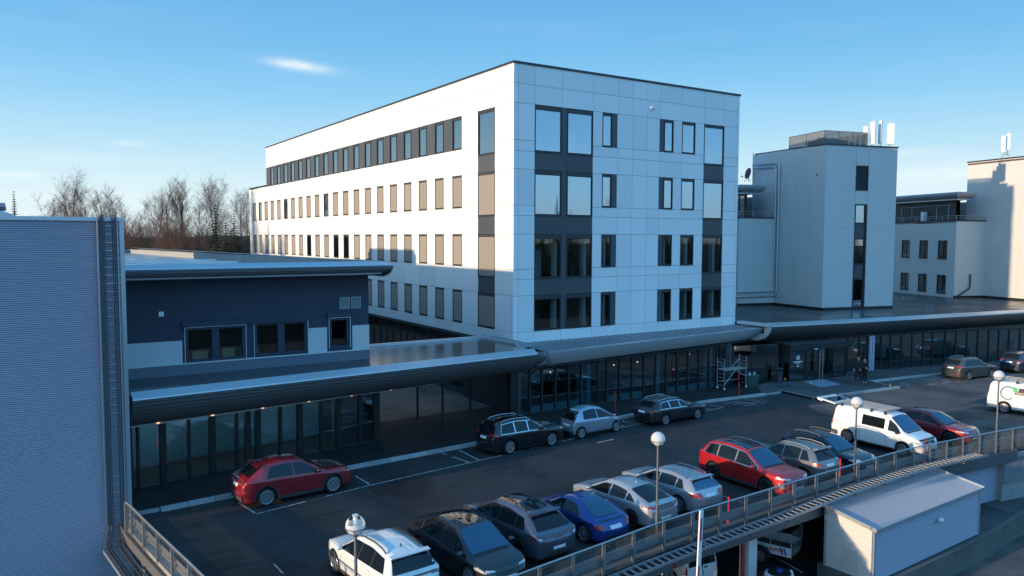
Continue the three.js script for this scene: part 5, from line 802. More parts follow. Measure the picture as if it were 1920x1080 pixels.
const byd = makeCar('grey_electric_suv', 'blue-grey suv with dark glass roof and full-width rear light strip', {
  wb: 2.93, fo: .9, ro: .97, W: 1.92, H: 1.6, r: .36, paint: paint(.095, .115, .16, .55, .28), belt: [[-2.5, 1.06], [-.8, 1.0], [1.1, .95], [2.4, .82]], deckY: 1.05, rg: [-2.2, 1.14], rf: [-1.55, 1.5], ws: [.35, 1.55], cowl: [1.32, 1.0], nose: .88, spokes: 10, spokeW: .05, rimMat: M.rimDark, blur: .09,
  side: [-1.5, -1.72, 1.18], pillars: [-1.15, -.2], pillar: M.carTrim, rear: [1.12, 1.42, .72, .56], roofGlass: [[[-1.3, .48], [.32, .52], [.32, -.52], [-1.3, -.48], [-1.42, 0]]], lightBar: [sym([[.9, .98], [.9, 1.01]]), sym([[.6, .9], [.6, .97]])], tail: [[[[.52, .83], [.9, .87], [.92, .99], [.62, .97]], M.lampSmoke], [[[.66, .86], [.88, .9], [.86, .96], [.7, .94]], M.lampClear]], tailSide: [[[[-2.32, .86], [-2.0, .95], [-2.0, .99], [-2.32, .99]], M.lampSmoke]], extra: [['bumper_cladding', sym([[.7, .28], [.78, .5]]), 'r', M.cladding]], doors: [-1.15, -.18, 1.0], handles: [-1.0, .05], spoiler: [-1.72, 1.515, 1.35], plateY: .56,
}, [-11.72, 0, 18.2], UP + rad(4));
makeCar('blue_coupe', 'blue rounded coupe with red tail lamps in the front row', {
  wb: 2.43, rearMat: M.carScreen, fo: .82, ro: .80, W: 1.77, H: 1.36, r: .32, paint: C.blue, sill: .17, belt: [[-2.1, .86], [-1, .90], [0, .88], [.9, .86], [2.1, .68]], hip: (x) => .05 * Math.exp(-((x + 1.2) ** 2) / .25) + .035 * Math.exp(-((x - 1.2) ** 2) / .25), deckY: .86, top: [[-2.015, .58], [-1.98, .72], [-1.88, .83], [-1.6, .92], [-1.0, 1.2], [-.55, 1.32], [-.1, 1.35], [.3, 1.28], [1.0, .9], [1.55, .8], [1.88, .68], [2.015, .5]], rg: [0, 0], rf: [-.9, 1.2], ws: [.22, 1.28], cowl: [1.02, .9], nose: .72, blur: .1, plan: [[-2.015, .72], [-1.8, .9], [-1.2, .98], [0, .97], [1.2, .97], [1.7, .88], [2.015, .66]], spokes: 6, spokeW: .08,
  side: [-.62, -1.05, .88], pillars: [], glassTop: .12, rearTop: [-1.58, -.72, .16, .13], tail: [[[[.5, .62], [.78, .64], [.80, .78], [.53, .77]]]], tailSide: [[[[-1.93, .63], [-1.72, .66], [-1.72, .74], [-1.93, .77]]]], head: [[[.4, .5], [.7, .52], [.68, .64], [.42, .62]]], extra: [['boot_lip', sym([[.55, .845], [.55, .865]]), 'r', M.carTrim]], doors: [-.5, .75], mirrorMat: M.carTrim, plateY: .66,
}, [-9.05, 0, 18.5], UP + rad(3));
makeCar('silver_liftback', 'silver liftback with sloping rear window behind the lamp post', {
  wb: 2.70, fo: .88, ro: .89, W: 1.82, H: 1.45, r: .32, paint: C.silver, belt: [[-2.3, 1.0], [-.8, .95], [.9, .88], [2.3, .74]], deckY: 1.0, rg: [-2.02, 1.05], rf: [-.85, 1.40], ws: [.28, 1.4], cowl: [1.2, .93], nose: .80, blur: .1, spokes: 5, spokeW: .11, rimMat: M.rimDark,
  side: [-1.15, -1.5, 1.05], pillars: [-1.0, -.12], rearTop: [-1.95, -1.02, .12, .1], tail: [[[[.42, .86], [.88, .88], [.9, .98], [.6, .97]]]], tailSide: [[[[-2.22, .88], [-1.85, .94], [-1.85, .97], [-2.22, .98]]]], lightBar: [sym([[.5, .8], [.5, .96]])], head: [[[.42, .64], [.84, .66], [.82, .76], [.45, .72]]], headSide: [[[1.85, .68], [2.15, .62], [2.1, .73], [1.85, .8]]], doors: [-1.0, -.1, .95], handles: [-.95, .05], fin: -.75, plateY: .5, extra: [['bumper_cladding', sym([[.7, .3], [.75, .44]]), 'r', M.cladding]],
}, [-6.66, 0, 18.2], UP + rad(4));
makeCar('silver_hatchback', 'silver-blue tall hatchback with large round red tail lamps', {
  wb: 2.70, rearMat: M.carScreen, fo: .85, ro: .87, W: 1.80, H: 1.49, r: .335, paint: paint(.40, .43, .47, .55, .3), belt: [[-2.3, 1.04], [-.8, .98], [1, .92], [2.3, .8]], deckY: 1.02, rg: [-2.1, 1.1], rf: [-1.68, 1.41], ws: [.15, 1.44], cowl: [1.08, .98], nose: .86, spokes: 10, spokeW: .04,
  side: [-1.35, -1.58, .95], pillars: [-1.12, -.2], rear: [1.08, 1.36, .7, .58], tail: [[[[.42, .85], [.5, .8], [.84, .82], [.88, .95], [.8, .99], [.5, .97]]]], tailSide: [[[[-2.2, .83], [-1.92, .88], [-1.92, .95], [-2.2, .98]]]], head: [[[.42, .68], [.84, .7], [.82, .82], [.45, .78]]], doors: [-1.0, -.18, .85], handles: [-.95, 0], rails: [-1.5, .05, M.chrome], spoiler: [-1.78, 1.425, 1.2], plateY: .84, clad: .045,
}, [-4.05, 0, 18.1], UP + rad(2));
makeCar('red_suv', 'bright red suv with dark glass roof, facing the railing', {
  wb: 2.86, fo: .94, ro: .98, W: 1.92, H: 1.72, r: .37, paint: C.redBright, belt: [[-2.5, 1.12], [-.8, 1.08], [1, 1.02], [2.4, .9]], deckY: 1.1, rg: [-2.28, 1.18], rf: [-1.85, 1.62], ws: [.2, 1.65], cowl: [1.15, 1.08], nose: .98, spokes: 10, spokeW: .05, rimMat: M.rimDark,
  side: [-1.75, -1.95, 1.0], pillars: [-1.22, -.2], trim: M.chrome, pillar: M.midGrey, rear: [1.2, 1.5, .7, .58], roofGlass: [[[-1.3, .5], [.12, .54], [.12, -.54], [-1.3, -.5]]], clad: .06, head: [[[.42, .80], [.88, .84], [.86, .92], [.42, .86]], [[.7, .45], [.82, .45], [.86, .66], [.78, .68]]], headSide: [[[1.95, .88], [2.3, .82], [2.25, .88], [1.95, .93]]], extraSide: [['sill_trim', [[-.95, .21], [.95, .21], [.95, .25], [-.95, .25]], M.chrome]], grille: sym([[.6, .5], [.62, .76]]), tail: [[[[.5, .98], [.92, 1.0], [.92, 1.06], [.5, 1.05]]]], doors: [-1.1, -.18, .9], handles: [-1.0, 0], rails: [-1.75, .15, M.chrome], plateY: .8,
}, [.62, 0, 18.5], -UP + rad(1));
makeCar('grey_compact_suv', 'grey compact suv with an orange-lit tail lamp beside the red suv', {
  wb: 2.67, fo: .86, ro: .77, W: 1.77, H: 1.62, r: .335, paint: C.greyMid, belt: [[-2.2, 1.08], [-.8, 1.0], [1, .94], [2.2, .84]], deckY: 1.06, rg: [-1.98, 1.12], rf: [-1.62, 1.53], ws: [.12, 1.56], cowl: [1.02, 1.0], nose: .9, spokes: 5, spokeW: .1,
  side: [-1.35, -1.6, .9], pillars: [-1.1, -.2], rear: [1.12, 1.46, .68, .55], tail: [[[[.5, .9], [.85, .92], [.85, 1.04], [.6, 1.02]], M.lampRed]], tailSide: [[[[-2.06, .9], [-1.75, .96], [-1.75, 1.02], [-2.06, 1.04]], M.lampAmber]], head: [[[.42, .74], [.82, .76], [.8, .86], [.45, .82]]], clad: .05, doors: [-1.0, -.18, .8], handles: [-.95, 0], rails: [-1.45, .05, M.galv], spoiler: [-1.72, 1.545, 1.2], plateY: .9,
}, [3.3, 0, 18.4], UP + rad(1));
makeCar('navy_hatchback', 'navy hatchback facing the railing beside the white van', {
  wb: 2.61, fo: .9, ro: .78, W: 1.81, H: 1.50, r: .32, paint: C.navy, belt: [[-2.2, 1.0], [-.8, .95], [1, .9], [2.2, .78]], deckY: 1.0, rg: [-1.98, 1.1], rf: [-1.62, 1.42], ws: [.2, 1.45], cowl: [1.12, .95], nose: .83, spokes: 7, spokeW: .06,
  side: [-1.35, -1.55, 1.0], pillars: [-1.1, -.1], rear: [1.08, 1.36, .64, .52], head: [[[.38, .66], [.84, .70], [.80, .84], [.45, .78]]], headSide: [[[1.75, .74], [2.15, .66], [2.05, .80], [1.75, .86]]], grille: sym([[.5, .34], [.58, .48]]), tail: [[[[.5, .86], [.86, .88], [.86, .98], [.5, .96]]]], doors: [-1.0, -.1, .9], handles: [-.9, .05], rails: [-1.4, .05, M.galvDark],
}, [6.0, 0, 18.45], -UP - rad(1));
makeCar('red_coupe_suv', 'deep red sloping-roofed car on the far side of the white van', {
  wb: 2.67, fo: .88, ro: .82, W: 1.80, H: 1.53, r: .345, paint: C.redDeep, belt: [[-2.3, 1.06], [-.8, 1.0], [1, .95], [2.2, .84]], deckY: 1.06, rg: [-2.0, 1.1], rf: [-1.05, 1.45], ws: [.15, 1.47], cowl: [1.1, 1.0], nose: .88, spokes: 5, spokeW: .1, rimMat: M.rimDark,
  side: [-1.2, -1.5, .95], pillars: [-.15], rearTop: [-1.9, -1.2, .14, .12], clad: .06, head: [[[.42, .72], [.84, .75], [.82, .84], [.42, .80]]], headSide: [[[1.85, .78], [2.2, .72], [2.1, .8], [1.85, .84]]], extra: [['bonnet_trim', sym([[.75, .84], [.75, .87]]), 'f', M.chrome]], tail: [[[[.5, .9], [.86, .92], [.86, .98], [.5, .97]]]], doors: [-1.0, -.12, .85], handles: [-.95, .05], fin: -.9, finMat: M.carTrim, mirrorMat: M.carTrim,
}, [15.25, 0, 18.45], -UP + rad(1));
{ const g = new TextGeometry('BYD', { font: FONT, size: .09, depth: .01, curveSegments: 3 }); g.computeBoundingBox(); g.translate(-g.boundingBox.max.x / 2, .885, 0).rotateY(-Math.PI / 2).translate(-2.5, 0, 0); mesh('tail_lettering', g, M.chrome, byd.car); }
// the two white vans on the lot and the one under the deck
const vanTop = (re, fr, H) => [[re, .75], [re + .03, 1.2], [re + .08, H - .25], [re + .22, H - .04], [-.3, H], [fr - 1.75, H - .05], [fr - .85, 1.15], [fr - .35, 1.02], [fr - .08, .86], [fr, .55]];
const vanSpec = (o) => ({ cat: 'van', wb: 3.0, fo: .92, ro: .98, W: 1.90, H: 1.95, r: .335, arch: .40, sill: .24, paint: C.van, belt: [[-2.5, 1.1], [0, 1.1], [1.3, 1.05], [2.4, .85]], tumble: .17, rg: [0, 0], rf: [0, 0], deckY: 1, ws: [.72, 1.86], cowl: [1.58, 1.14], nose: .95, plan: [[-2.5, .96], [-2.3, .99], [0, 1], [1.4, .98], [2.1, .9], [2.42, .74]], hoodIn: .04, spokes: 5, spokeW: .11, top: vanTop(-2.48, 2.42, 1.95), blur: .06, ...o });
{
  const v = makeCar('white_van', 'white van with roof rack and its tailgate raised, second car row', vanSpec({
    windows: [[[-.72, 1.18], [.52, 1.16], [.5, 1.66], [-.72, 1.68]], [[.72, 1.14], [1.42, 1.1], [1.1, 1.46], [.78, 1.66], [.72, 1.66]]], head: [[[.5, .70], [.86, .72], [.84, .84], [.52, .82]]], headSide: [[[1.95, .76], [2.3, .70], [2.22, .84], [1.95, .88]]], grille: sym([[.48, .70], [.48, .84]]), extra: [['bonnet_guard', sym([[.66, .86], [.66, .93]]), 'f', M.carTrim], ['badge', Array.from({ length: 12 }, (_, i) => [.09 * Math.cos(i / 12 * 6.283), .78 + .09 * Math.sin(i / 12 * 6.283)]), 'f', M.chrome], ['tail_opening', [[.78, .62], [.74, 1.76], [-.74, 1.76], [-.78, .62]], 'r', M.black]], extraSide: [['slide_rail', [[-2.3, 1.06], [-.75, 1.06], [-.75, 1.08], [-2.3, 1.08]], M.midGrey], ['rear_bumper', [[-2.46, .3], [-2.05, .3], [-2.05, .58], [-2.46, .58]], M.cladding]], tailSide: [[[[-2.46, .9], [-2.36, .9], [-2.36, 1.25], [-2.46, 1.25]]]], doors: [-.8, .62, 1.4], handles: [.5, .8], plateY: .45, mirrorMat: M.carTrim,
  }), [11.25, 0, 18.15], -UP);
  const rr = thing('roof_rack', 'silver roof rack of bars and cross rails on the white van', 'roof rack', [11.25, 0, 18.15], -UP);
  for (let i = 0; i < 9; i++) mesh('rack_bar', rod([-2.1, 2.07, -.6 + i * .15], [.55, 2.06, -.6 + i * .15], .02, .02, 6), M.galv, rr);
  for (const x of [-2.0, -1.2, -.3, .45]) { mesh('cross_rail', box(x - .03, x + .03, 1.98, 2.05, -.72, .72), M.galv, rr); mesh('rack_foot', merge([box(x - .05, x + .05, 1.86, 2.04, .66, .74), box(x - .05, x + .05, 1.86, 2.04, -.74, -.66)]), M.carTrim, rr); }
  const tg = mesh('tailgate', merge([new THREE.BoxGeometry(1.12, .06, 1.56).translate(-.56, 0, 0), new THREE.BoxGeometry(.3, .1, 1.5).translate(-.95, -.06, 0)]), C.van, v.car); tg.position.set(-2.36, 1.93, 0); tg.rotation.z = -.12;
  mesh('tailgate_window', new THREE.BoxGeometry(.6, .012, 1.25).translate(-.5, .036, 0), M.carGlass, tg);
  mesh('gas_strut', merge([rod([-2.4, 1.55, .75], [-3.0, 1.98, .72], .015), rod([-2.4, 1.55, -.75], [-3.0, 1.98, -.72], .015)]), M.carTrim, v.car);
}
{
  const S = vanSpec({ H: 1.97, windows: [[[.72, 1.14], [1.42, 1.1], [1.1, 1.46], [.78, 1.66], [.72, 1.66]]], tail: [[[[.78, .95], [.9, .95], [.9, 1.35], [.78, 1.35]]]], rear: [1.2, 1.7, .66, .6], doors: [-.8, .62], handles: [.8], extraSide: [['slide_rail', [[-2.3, 1.02], [-.75, 1.02], [-.75, 1.035], [-2.3, 1.035]], M.midGrey]] });
  const v = makeCar('lettered_white_van', 'white van at the right edge with a green arrow ring on its side', S, [26.1, 0, 19.0], -UP + rad(9));
  const ringO = [], N = 30; for (let i = 0; i <= N; i++) { const t = .9 + 4.6 * i / N; ringO.push([-1.35 + .42 * Math.cos(t), 1.28 + .42 * Math.sin(t)]); } for (let i = N; i >= 0; i--) { const t = .9 + 4.6 * i / N; ringO.push([-1.35 + .34 * Math.cos(t), 1.28 + .34 * Math.sin(t)]); }
  const green = std(.05, .42, .13, .6), slate = std(.06, .13, .14, .6);
  v.both('side_emblem', ringO, slate, .012, v.car, .1);
  v.both('side_emblem', [[-1.12, 1.40], [-.82, 1.38], [-.86, 1.68], [-.93, 1.61], [-1.02, 1.72], [-1.16, 1.58], [-1.05, 1.49]], green, .014, v.car, .2);
  v.both('side_sign', [[-.98, 1.22], [.55, 1.22], [.55, 1.64], [-.78, 1.64], [-.80, 1.42], [-.98, 1.42]], M.black, .011, v.car, .2);
  v.both('sign_lettering', [[-.94, 1.33], [.5, 1.33], [.5, 1.37], [-.94, 1.37]], std(.62, .52, .36, .7), .014, v.car, .3); v.both('sign_lettering', [[-.94, 1.25], [.3, 1.25], [.3, 1.28], [-.94, 1.28]], std(.62, .52, .36, .7), .014, v.car, .3);
  const rr = thing('roof_rack', 'black-footed rack on the roof of the lettered van', 'roof rack', [26.1, 0, 19.0], -UP + rad(9)); for (const x of [-1.9, -.9, .3]) mesh('cross_rail', merge([box(x - .03, x + .03, 2.03, 2.07, -.72, .72), box(x - .07, x + .07, 1.88, 2.05, .66, .76), box(x - .07, x + .07, 1.88, 2.05, -.76, -.66)]), M.carTrim, rr); for (const z of [-.5, 0, .5]) mesh('rack_bar', rod([-2.1, 2.09, z], [.5, 2.09, z], .018, .018, 6), M.galv, rr);
}
makeCar('parked_delivery_van', 'white delivery van standing under the edge of the parking deck', {
  ...vanSpec({}), wb: 2.78, fo: .85, ro: .75, W: 1.85, H: 1.84, top: vanTop(-2.14, 2.24, 1.84), plan: [[-2.14, .93], [-1.95, .98], [0, 1], [1.3, .98], [2.0, .9], [2.24, .74]], ws: [.6, 1.75], cowl: [1.42, 1.12],
  windows: [[[-1.75, 1.12], [-.6, 1.12], [-.6, 1.55], [-1.65, 1.55]], [[.5, 1.1], [1.25, 1.08], [.9, 1.42], [.55, 1.58], [.5, 1.58]]], rear: [1.05, 1.62, .70, .60], extra: [['door_gap', [[-.02, .5], [.02, .5], [.02, 1.68], [-.02, 1.68]], 'r', M.black], ['door_handle', [[.08, .92], [.28, .92], [.28, .97], [.08, .97]], 'r', M.carTrim]], tail: [[[[.76, .78], [.9, .78], [.9, 1.15], [.78, 1.15]]]], doors: [-.4, .45, 1.2], handles: [.5], plateY: .6,
}, [-3.75, -3.2, 17.75], UP - rad(4));

/* ---------------------------------------------------------------- deck edge: beams, railings, cable ladder, columns */
{
  const FR = EDGE.slice(4, 15), up = (pts, y) => pts.map(([x, z]) => [x, y, z]);
  const d = thing('deck_edge', 'concrete kerb and steel edge beam along the open side of the parking deck', 'deck edge', [0, 0, 0]);
  const kb = []; for (let i = 0; i < FR.length - 1; i++) { const a = FR[i], b = FR[i + 1], L = Math.hypot(b[0] - a[0], b[1] - a[1]), n = Math.max(1, Math.round(L / 2.4)); for (let k = 0; k < n; k++) { const p = [a[0] + (b[0] - a[0]) * k / n, a[1] + (b[1] - a[1]) * k / n], q = [a[0] + (b[0] - a[0]) * (k + 1) / n, a[1] + (b[1] - a[1]) * (k + 1) / n]; mesh('kerb_beam', bar([p[0], .06 + R(-.008, .008), p[1] - .36], [q[0] - .02, .06, q[1] - .36], .24, .13), M.concreteDark, d); } }
  const beams = []; for (let i = 0; i < FR.length - 1; i++) beams.push(bar([FR[i][0], -.22, FR[i][1] + .06], [FR[i + 1][0], -.22, FR[i + 1][1] + .06], .1, .6), bar([FR[i][0], -.52, FR[i][1] - .05], [FR[i + 1][0], -.52, FR[i + 1][1] - .05], .3, .04));
  mesh('edge_beam', merge(beams), M.galvDark, d);
  const sideE = EDGE.slice(0, 5), sb = []; for (let i = 0; i < 4; i++) sb.push(bar([sideE[i][0] - .04, -.25, sideE[i][1]], [sideE[i + 1][0] - .04, -.25, sideE[i + 1][1]], .08, .48)); mesh('edge_beam', merge(sb), M.galvDark, d);
  const sk = []; for (let i = 0; i < 4; i++) sk.push(bar([sideE[i][0] + .2, .07, sideE[i][1]], [sideE[i + 1][0] + .2, .07, sideE[i + 1][1]], .3, .15)); mesh('kerb_beam', merge(sk), M.concrete, d);
  // pale column heads and the deck underside
  for (const [x, z] of [[-2.05, 20.6], [-10.2, 21.0], [-17, 21.6]]) { const c = thing('deck_column', x > -3 ? 'pale square column under the deck with a red pipe beside it' : x > -12 ? 'pale deck column behind the white delivery van' : 'deck column near the corrugated building', 'column', [x, -3.2, z]); mesh('column_shaft', box(-.24, .24, 0, 2.4, -.24, .24), M.white, c); mesh('column_head', box(-.4, .4, 2.4, 2.86, -.3, .3), M.white, c); }
  { const c = thing('deck_column', 'concrete column at the foot of the corrugated wall under the side railing', 'column', [-22.75, -3.2, 12.2]); mesh('column_shaft', box(-.35, .35, 0, 2.7, -.35, .35), M.concrete, c); mesh('column_head', box(-.42, .42, 2.7, 2.86, -.42, .42), M.concrete, c); }
  // ladder along the front
  const P = [[-21.7, 24.22], ...FR.slice(1, 9).map(([x, z]) => [x, z + .42]), [12.9, 22.25]], c = thing('cable_ladder', 'flat steel cable ladder running along the front of the deck below the railing', 'cable ladder', [0, 0, 0]), rails = [], rungs = [], hy = (x) => (x < -3 ? .12 : x > 1 ? .34 : .12 + .22 * (x + 3) / 4);
  for (let i = 0; i < P.length - 1; i++) { for (const o of [-.24, .24]) rails.push(bar([P[i][0], hy(P[i][0]), P[i][1] + o], [P[i + 1][0], hy(P[i + 1][0]), P[i + 1][1] + o], .035, .1)); const L = Math.hypot(P[i + 1][0] - P[i][0], P[i + 1][1] - P[i][1]); for (let s = .1; s < L; s += .32) { const t = s / L, x = P[i][0] + (P[i + 1][0] - P[i][0]) * t, z = P[i][1] + (P[i + 1][1] - P[i][1]) * t; { const y = hy(P[i][0]) + (hy(P[i + 1][0]) - hy(P[i][0])) * t; rungs.push(box(x - .035, x + .035, y, y + .03, z - .225, z + .225)); }; } }
  mesh('ladder_rail', merge(rails), M.galv, c); stuff(mesh('ladder_rung', merge(rungs), M.galv, c));
  for (const [o, r] of [[-.16, .03], [-.08, .022], [.05, .026], [.14, .02]]) mesh('cable', pipe(P.map(([x, z]) => [x, hy(x) - .03, z + o]), r, 5), M.black, c);
  mesh('ladder_bracket', merge(P.slice(0, -1).flatMap(([x, z], i) => { const q = P[i + 1], n = Math.max(1, Math.round(Math.hypot(q[0] - x, q[1] - z) / 2)); return Array.from({ length: n }, (_, k) => { const xx = x + (q[0] - x) * k / n, zz = z + (q[1] - z) * k / n; return box(xx - .03, xx + .03, hy(xx) - .12, hy(xx) - .07, zz - .4, zz + .3); }); })), M.galvDark, c);
}
function railing(name, label, posts, tight) {
  const r = thing(name, label, 'railing', [0, 0, 0]), top = 1.1;
  const postG = merge([box(-.035, .035, -.35, top - .04, -.05, .05), box(-.07, .07, -.35, -.2, -.06, .06)]);
  posts.forEach(([x, z], i) => { const m = mesh('post', postG, M.steelPost, r); m.position.set(x, 0, z); const a = posts[Math.max(0, i - 1)], b = posts[Math.min(posts.length - 1, i + 1)]; m.rotation.y = -Math.atan2(b[1] - a[1], b[0] - a[0]); });
  for (let i = 0; i < posts.length - 1; i++) {
    const a = posts[i], b = posts[i + 1], L = Math.hypot(b[0] - a[0], b[1] - a[1]), dx = (b[0] - a[0]) / L, dz = (b[1] - a[1]) / L, at = (s, y, n = 0) => [a[0] + dx * s - dz * n, y, a[1] + dz * s + dx * n];
    mesh('handrail', rod(at(0, top), at(L, top), .035, .035, 10), M.galv, r);
    mesh('guard_rail', merge([bar(at(0, .62, -.1), at(L, .62, -.1), .03, .11), bar(at(0, .51, -.13), at(L, .51, -.13), .03, .11), bar(at(0, .40, -.1), at(L, .40, -.1), .03, .11)]), M.galv, r);
    const w = []; const step = tight ? .06 : .055; for (let s = .08; s < L - .06; s += step) w.push(bar(at(s, .05, .02), at(s, 1.02, .02), .005, .005)); for (let y = .06; y < 1.04; y += tight ? .22 : .062) w.push(bar(at(.07, y, .02), at(L - .07, y, .02), .005, .005)); w.push(bar(at(.06, 1.03, .02), at(L - .06, 1.03, .02), .02, .02), bar(at(.06, .05, .02), at(L - .06, .05, .02), .02, .02), bar(at(.06, .05, .02), at(.06, 1.03, .02), .02, .02), bar(at(L - .06, .05, .02), at(L - .06, 1.03, .02), .02, .02));
    stuff(mesh('mesh_panel', merge(w), M.mesh, r));
  }
}
{
  const front = [[-21.62, 23.7], [-20.1, 23.5], [-18.55, 23.3], [-17.0, 23.1], [-15.35, 22.88], [-13.73, 22.66], [-12.35, 22.48], [-11.0, 22.31], [-9.57, 22.12], [-8.01, 21.92], [-6.53, 21.84], [-5.04, 21.77], [-3.57, 21.71], [-2.08, 21.64], [-.57, 21.57], [.94, 21.51], [2.44, 21.46], [3.96, 21.41], [5.46, 21.36], [6.96, 21.31], [8.42, 21.32], [9.64, 21.42], [10.91, 21.53], [12.21, 21.63], [13.56, 21.75], [14.9, 21.89], [16.28, 22.04], [17.7, 22.2], [19.2, 22.4], [21, 22.7]];
  railing('steel_railing', 'galvanized railing with mesh panels along the front edge of the parking deck', front, false);
  railing('steel_railing', 'galvanized railing running from the corrugated wall along the deck side', [[-23.35, 9.9], [-23.23, 10.6], [-23.04, 12.15], [-22.83, 13.7], [-22.62, 15.2], [-22.4, 16.75], [-22.2, 18.3], [-22.02, 19.9], [-21.85, 21.5], [-21.68, 23.1]], true);
}
/* ---------------------------------------------------------------- lamps, stakes */
function lamp(x, z, h, label, broken) {
  const g = thing('globe_lamp', label, 'lamp post', [x, 0, z], 0, 'globe lamps along the railing'), rr = .25;
  mesh('lamp_pole', merge([rod([0, 0, 0], [0, 1.0, 0], .062, .058, 12), rod([0, 1.0, 0], [0, h - rr - .04, 0], .045, .04, 12), rod([0, h - rr - .04, 0], [0, h - rr + .06, 0], .07, .09, 12)]), M.galvDark, g);
  const opal = phy(.86, .86, .84, .9, 0, { transmission: .45, thickness: 0 });
  if (!broken) mesh('lamp_globe', new THREE.SphereGeometry(rr, 32, 20).translate(0, h, 0), opal, g);
  else { mesh('lamp_globe', new THREE.SphereGeometry(rr, 32, 14, 0, Math.PI * 2, Math.PI * .42, Math.PI * .58).translate(0, h, 0), opal, g); mesh('lamp_globe', new THREE.SphereGeometry(rr, 12, 8, 2.2, 1.5, Math.PI * .2, Math.PI * .22).translate(0, h, 0), opal, g); mesh('lamp_globe', new THREE.SphereGeometry(rr, 12, 8, 5.2, 1.3, Math.PI * .26, Math.PI * .16).translate(0, h, 0), opal, g); mesh('bulb', merge([new THREE.CylinderGeometry(.06, .06, .3, 12).translate(0, h + .05, 0), new THREE.CylinderGeometry(.09, .05, .06, 12).translate(0, h + .24, 0)]), M.white, g); }
  const cage = [new THREE.TorusGeometry(rr + .015, .012, 6, 32).rotateX(Math.PI / 2).translate(0, h - .06, 0)]; for (let i = 0; i < 6; i++) { const a = i / 6 * 6.283; cage.push(new THREE.TorusGeometry(rr + .012, .01, 5, 12, 1.25).rotateZ(-Math.PI / 2).rotateY(a).translate(0, h, 0)); }
  mesh('lamp_cage', merge(cage), M.galvDark, g); return g;
}
lamp(-19.35, 22.4, 3.42, 'broken globe lamp with an open white bowl, beside the white suv', true);
lamp(-7.22, 20.75, 3.6, 'white globe lamp standing behind the silver liftback');
lamp(4.75, 20.75, 3.55, 'white globe lamp in front of the navy hatchback');
lamp(15.3, 21.72, 3.9, 'white globe lamp beside the lettered van at the right edge');
for (const [x, z, h, label] of [[-3.95, 21.2, 1.0, 'red marker stake at the railing beside the silver-blue hatchback'], [3.45, 20.9, 1.25, 'red marker stake at the railing behind the grey compact suv'], [10.3, 20.85, 1.2, 'red marker stake at the railing in front of the white van'], [3.45, 6.0, 1.7, 'red snow stake on the kerb behind the tiny silver car'], [14.55, 5.75, 1.75, 'red snow stake leaning beside the scaffold']]) single('marker_stake', label, 'marker stake', merge([rod([0, 0, 0], [h > 1.5 ? -.12 : 0, h, 0], .032, .03, 8), rod([0, 0, 0], [0, .1, 0], .05, .045, 8)]), M.red, [x, .0, z], 0, 'red marker stakes');
for (const [x, z, label] of [[18.55, 6.35, 'short yellow-topped stake at the kerb corner near the scaffold'], [18.75, 8.3, 'short stake at the edge of the entrance paving'], [26.5, 9.3, 'yellow-footed stake on the tip of the kerb island']]) { const g = thing('kerb_stake', label, 'stake', [x, .1, z], 0, 'thin stakes round the entrance paving'); mesh('stake_rod', rod([0, 0, 0], [0, .95, 0], .018, .018, 6), M.galvDark, g); mesh('stake_band', x > 20 ? rod([0, .03, 0], [0, .2, 0], .045, .045, 8) : box(-.035, .035, .84, .97, -.02, .02), M.yellow, g); }
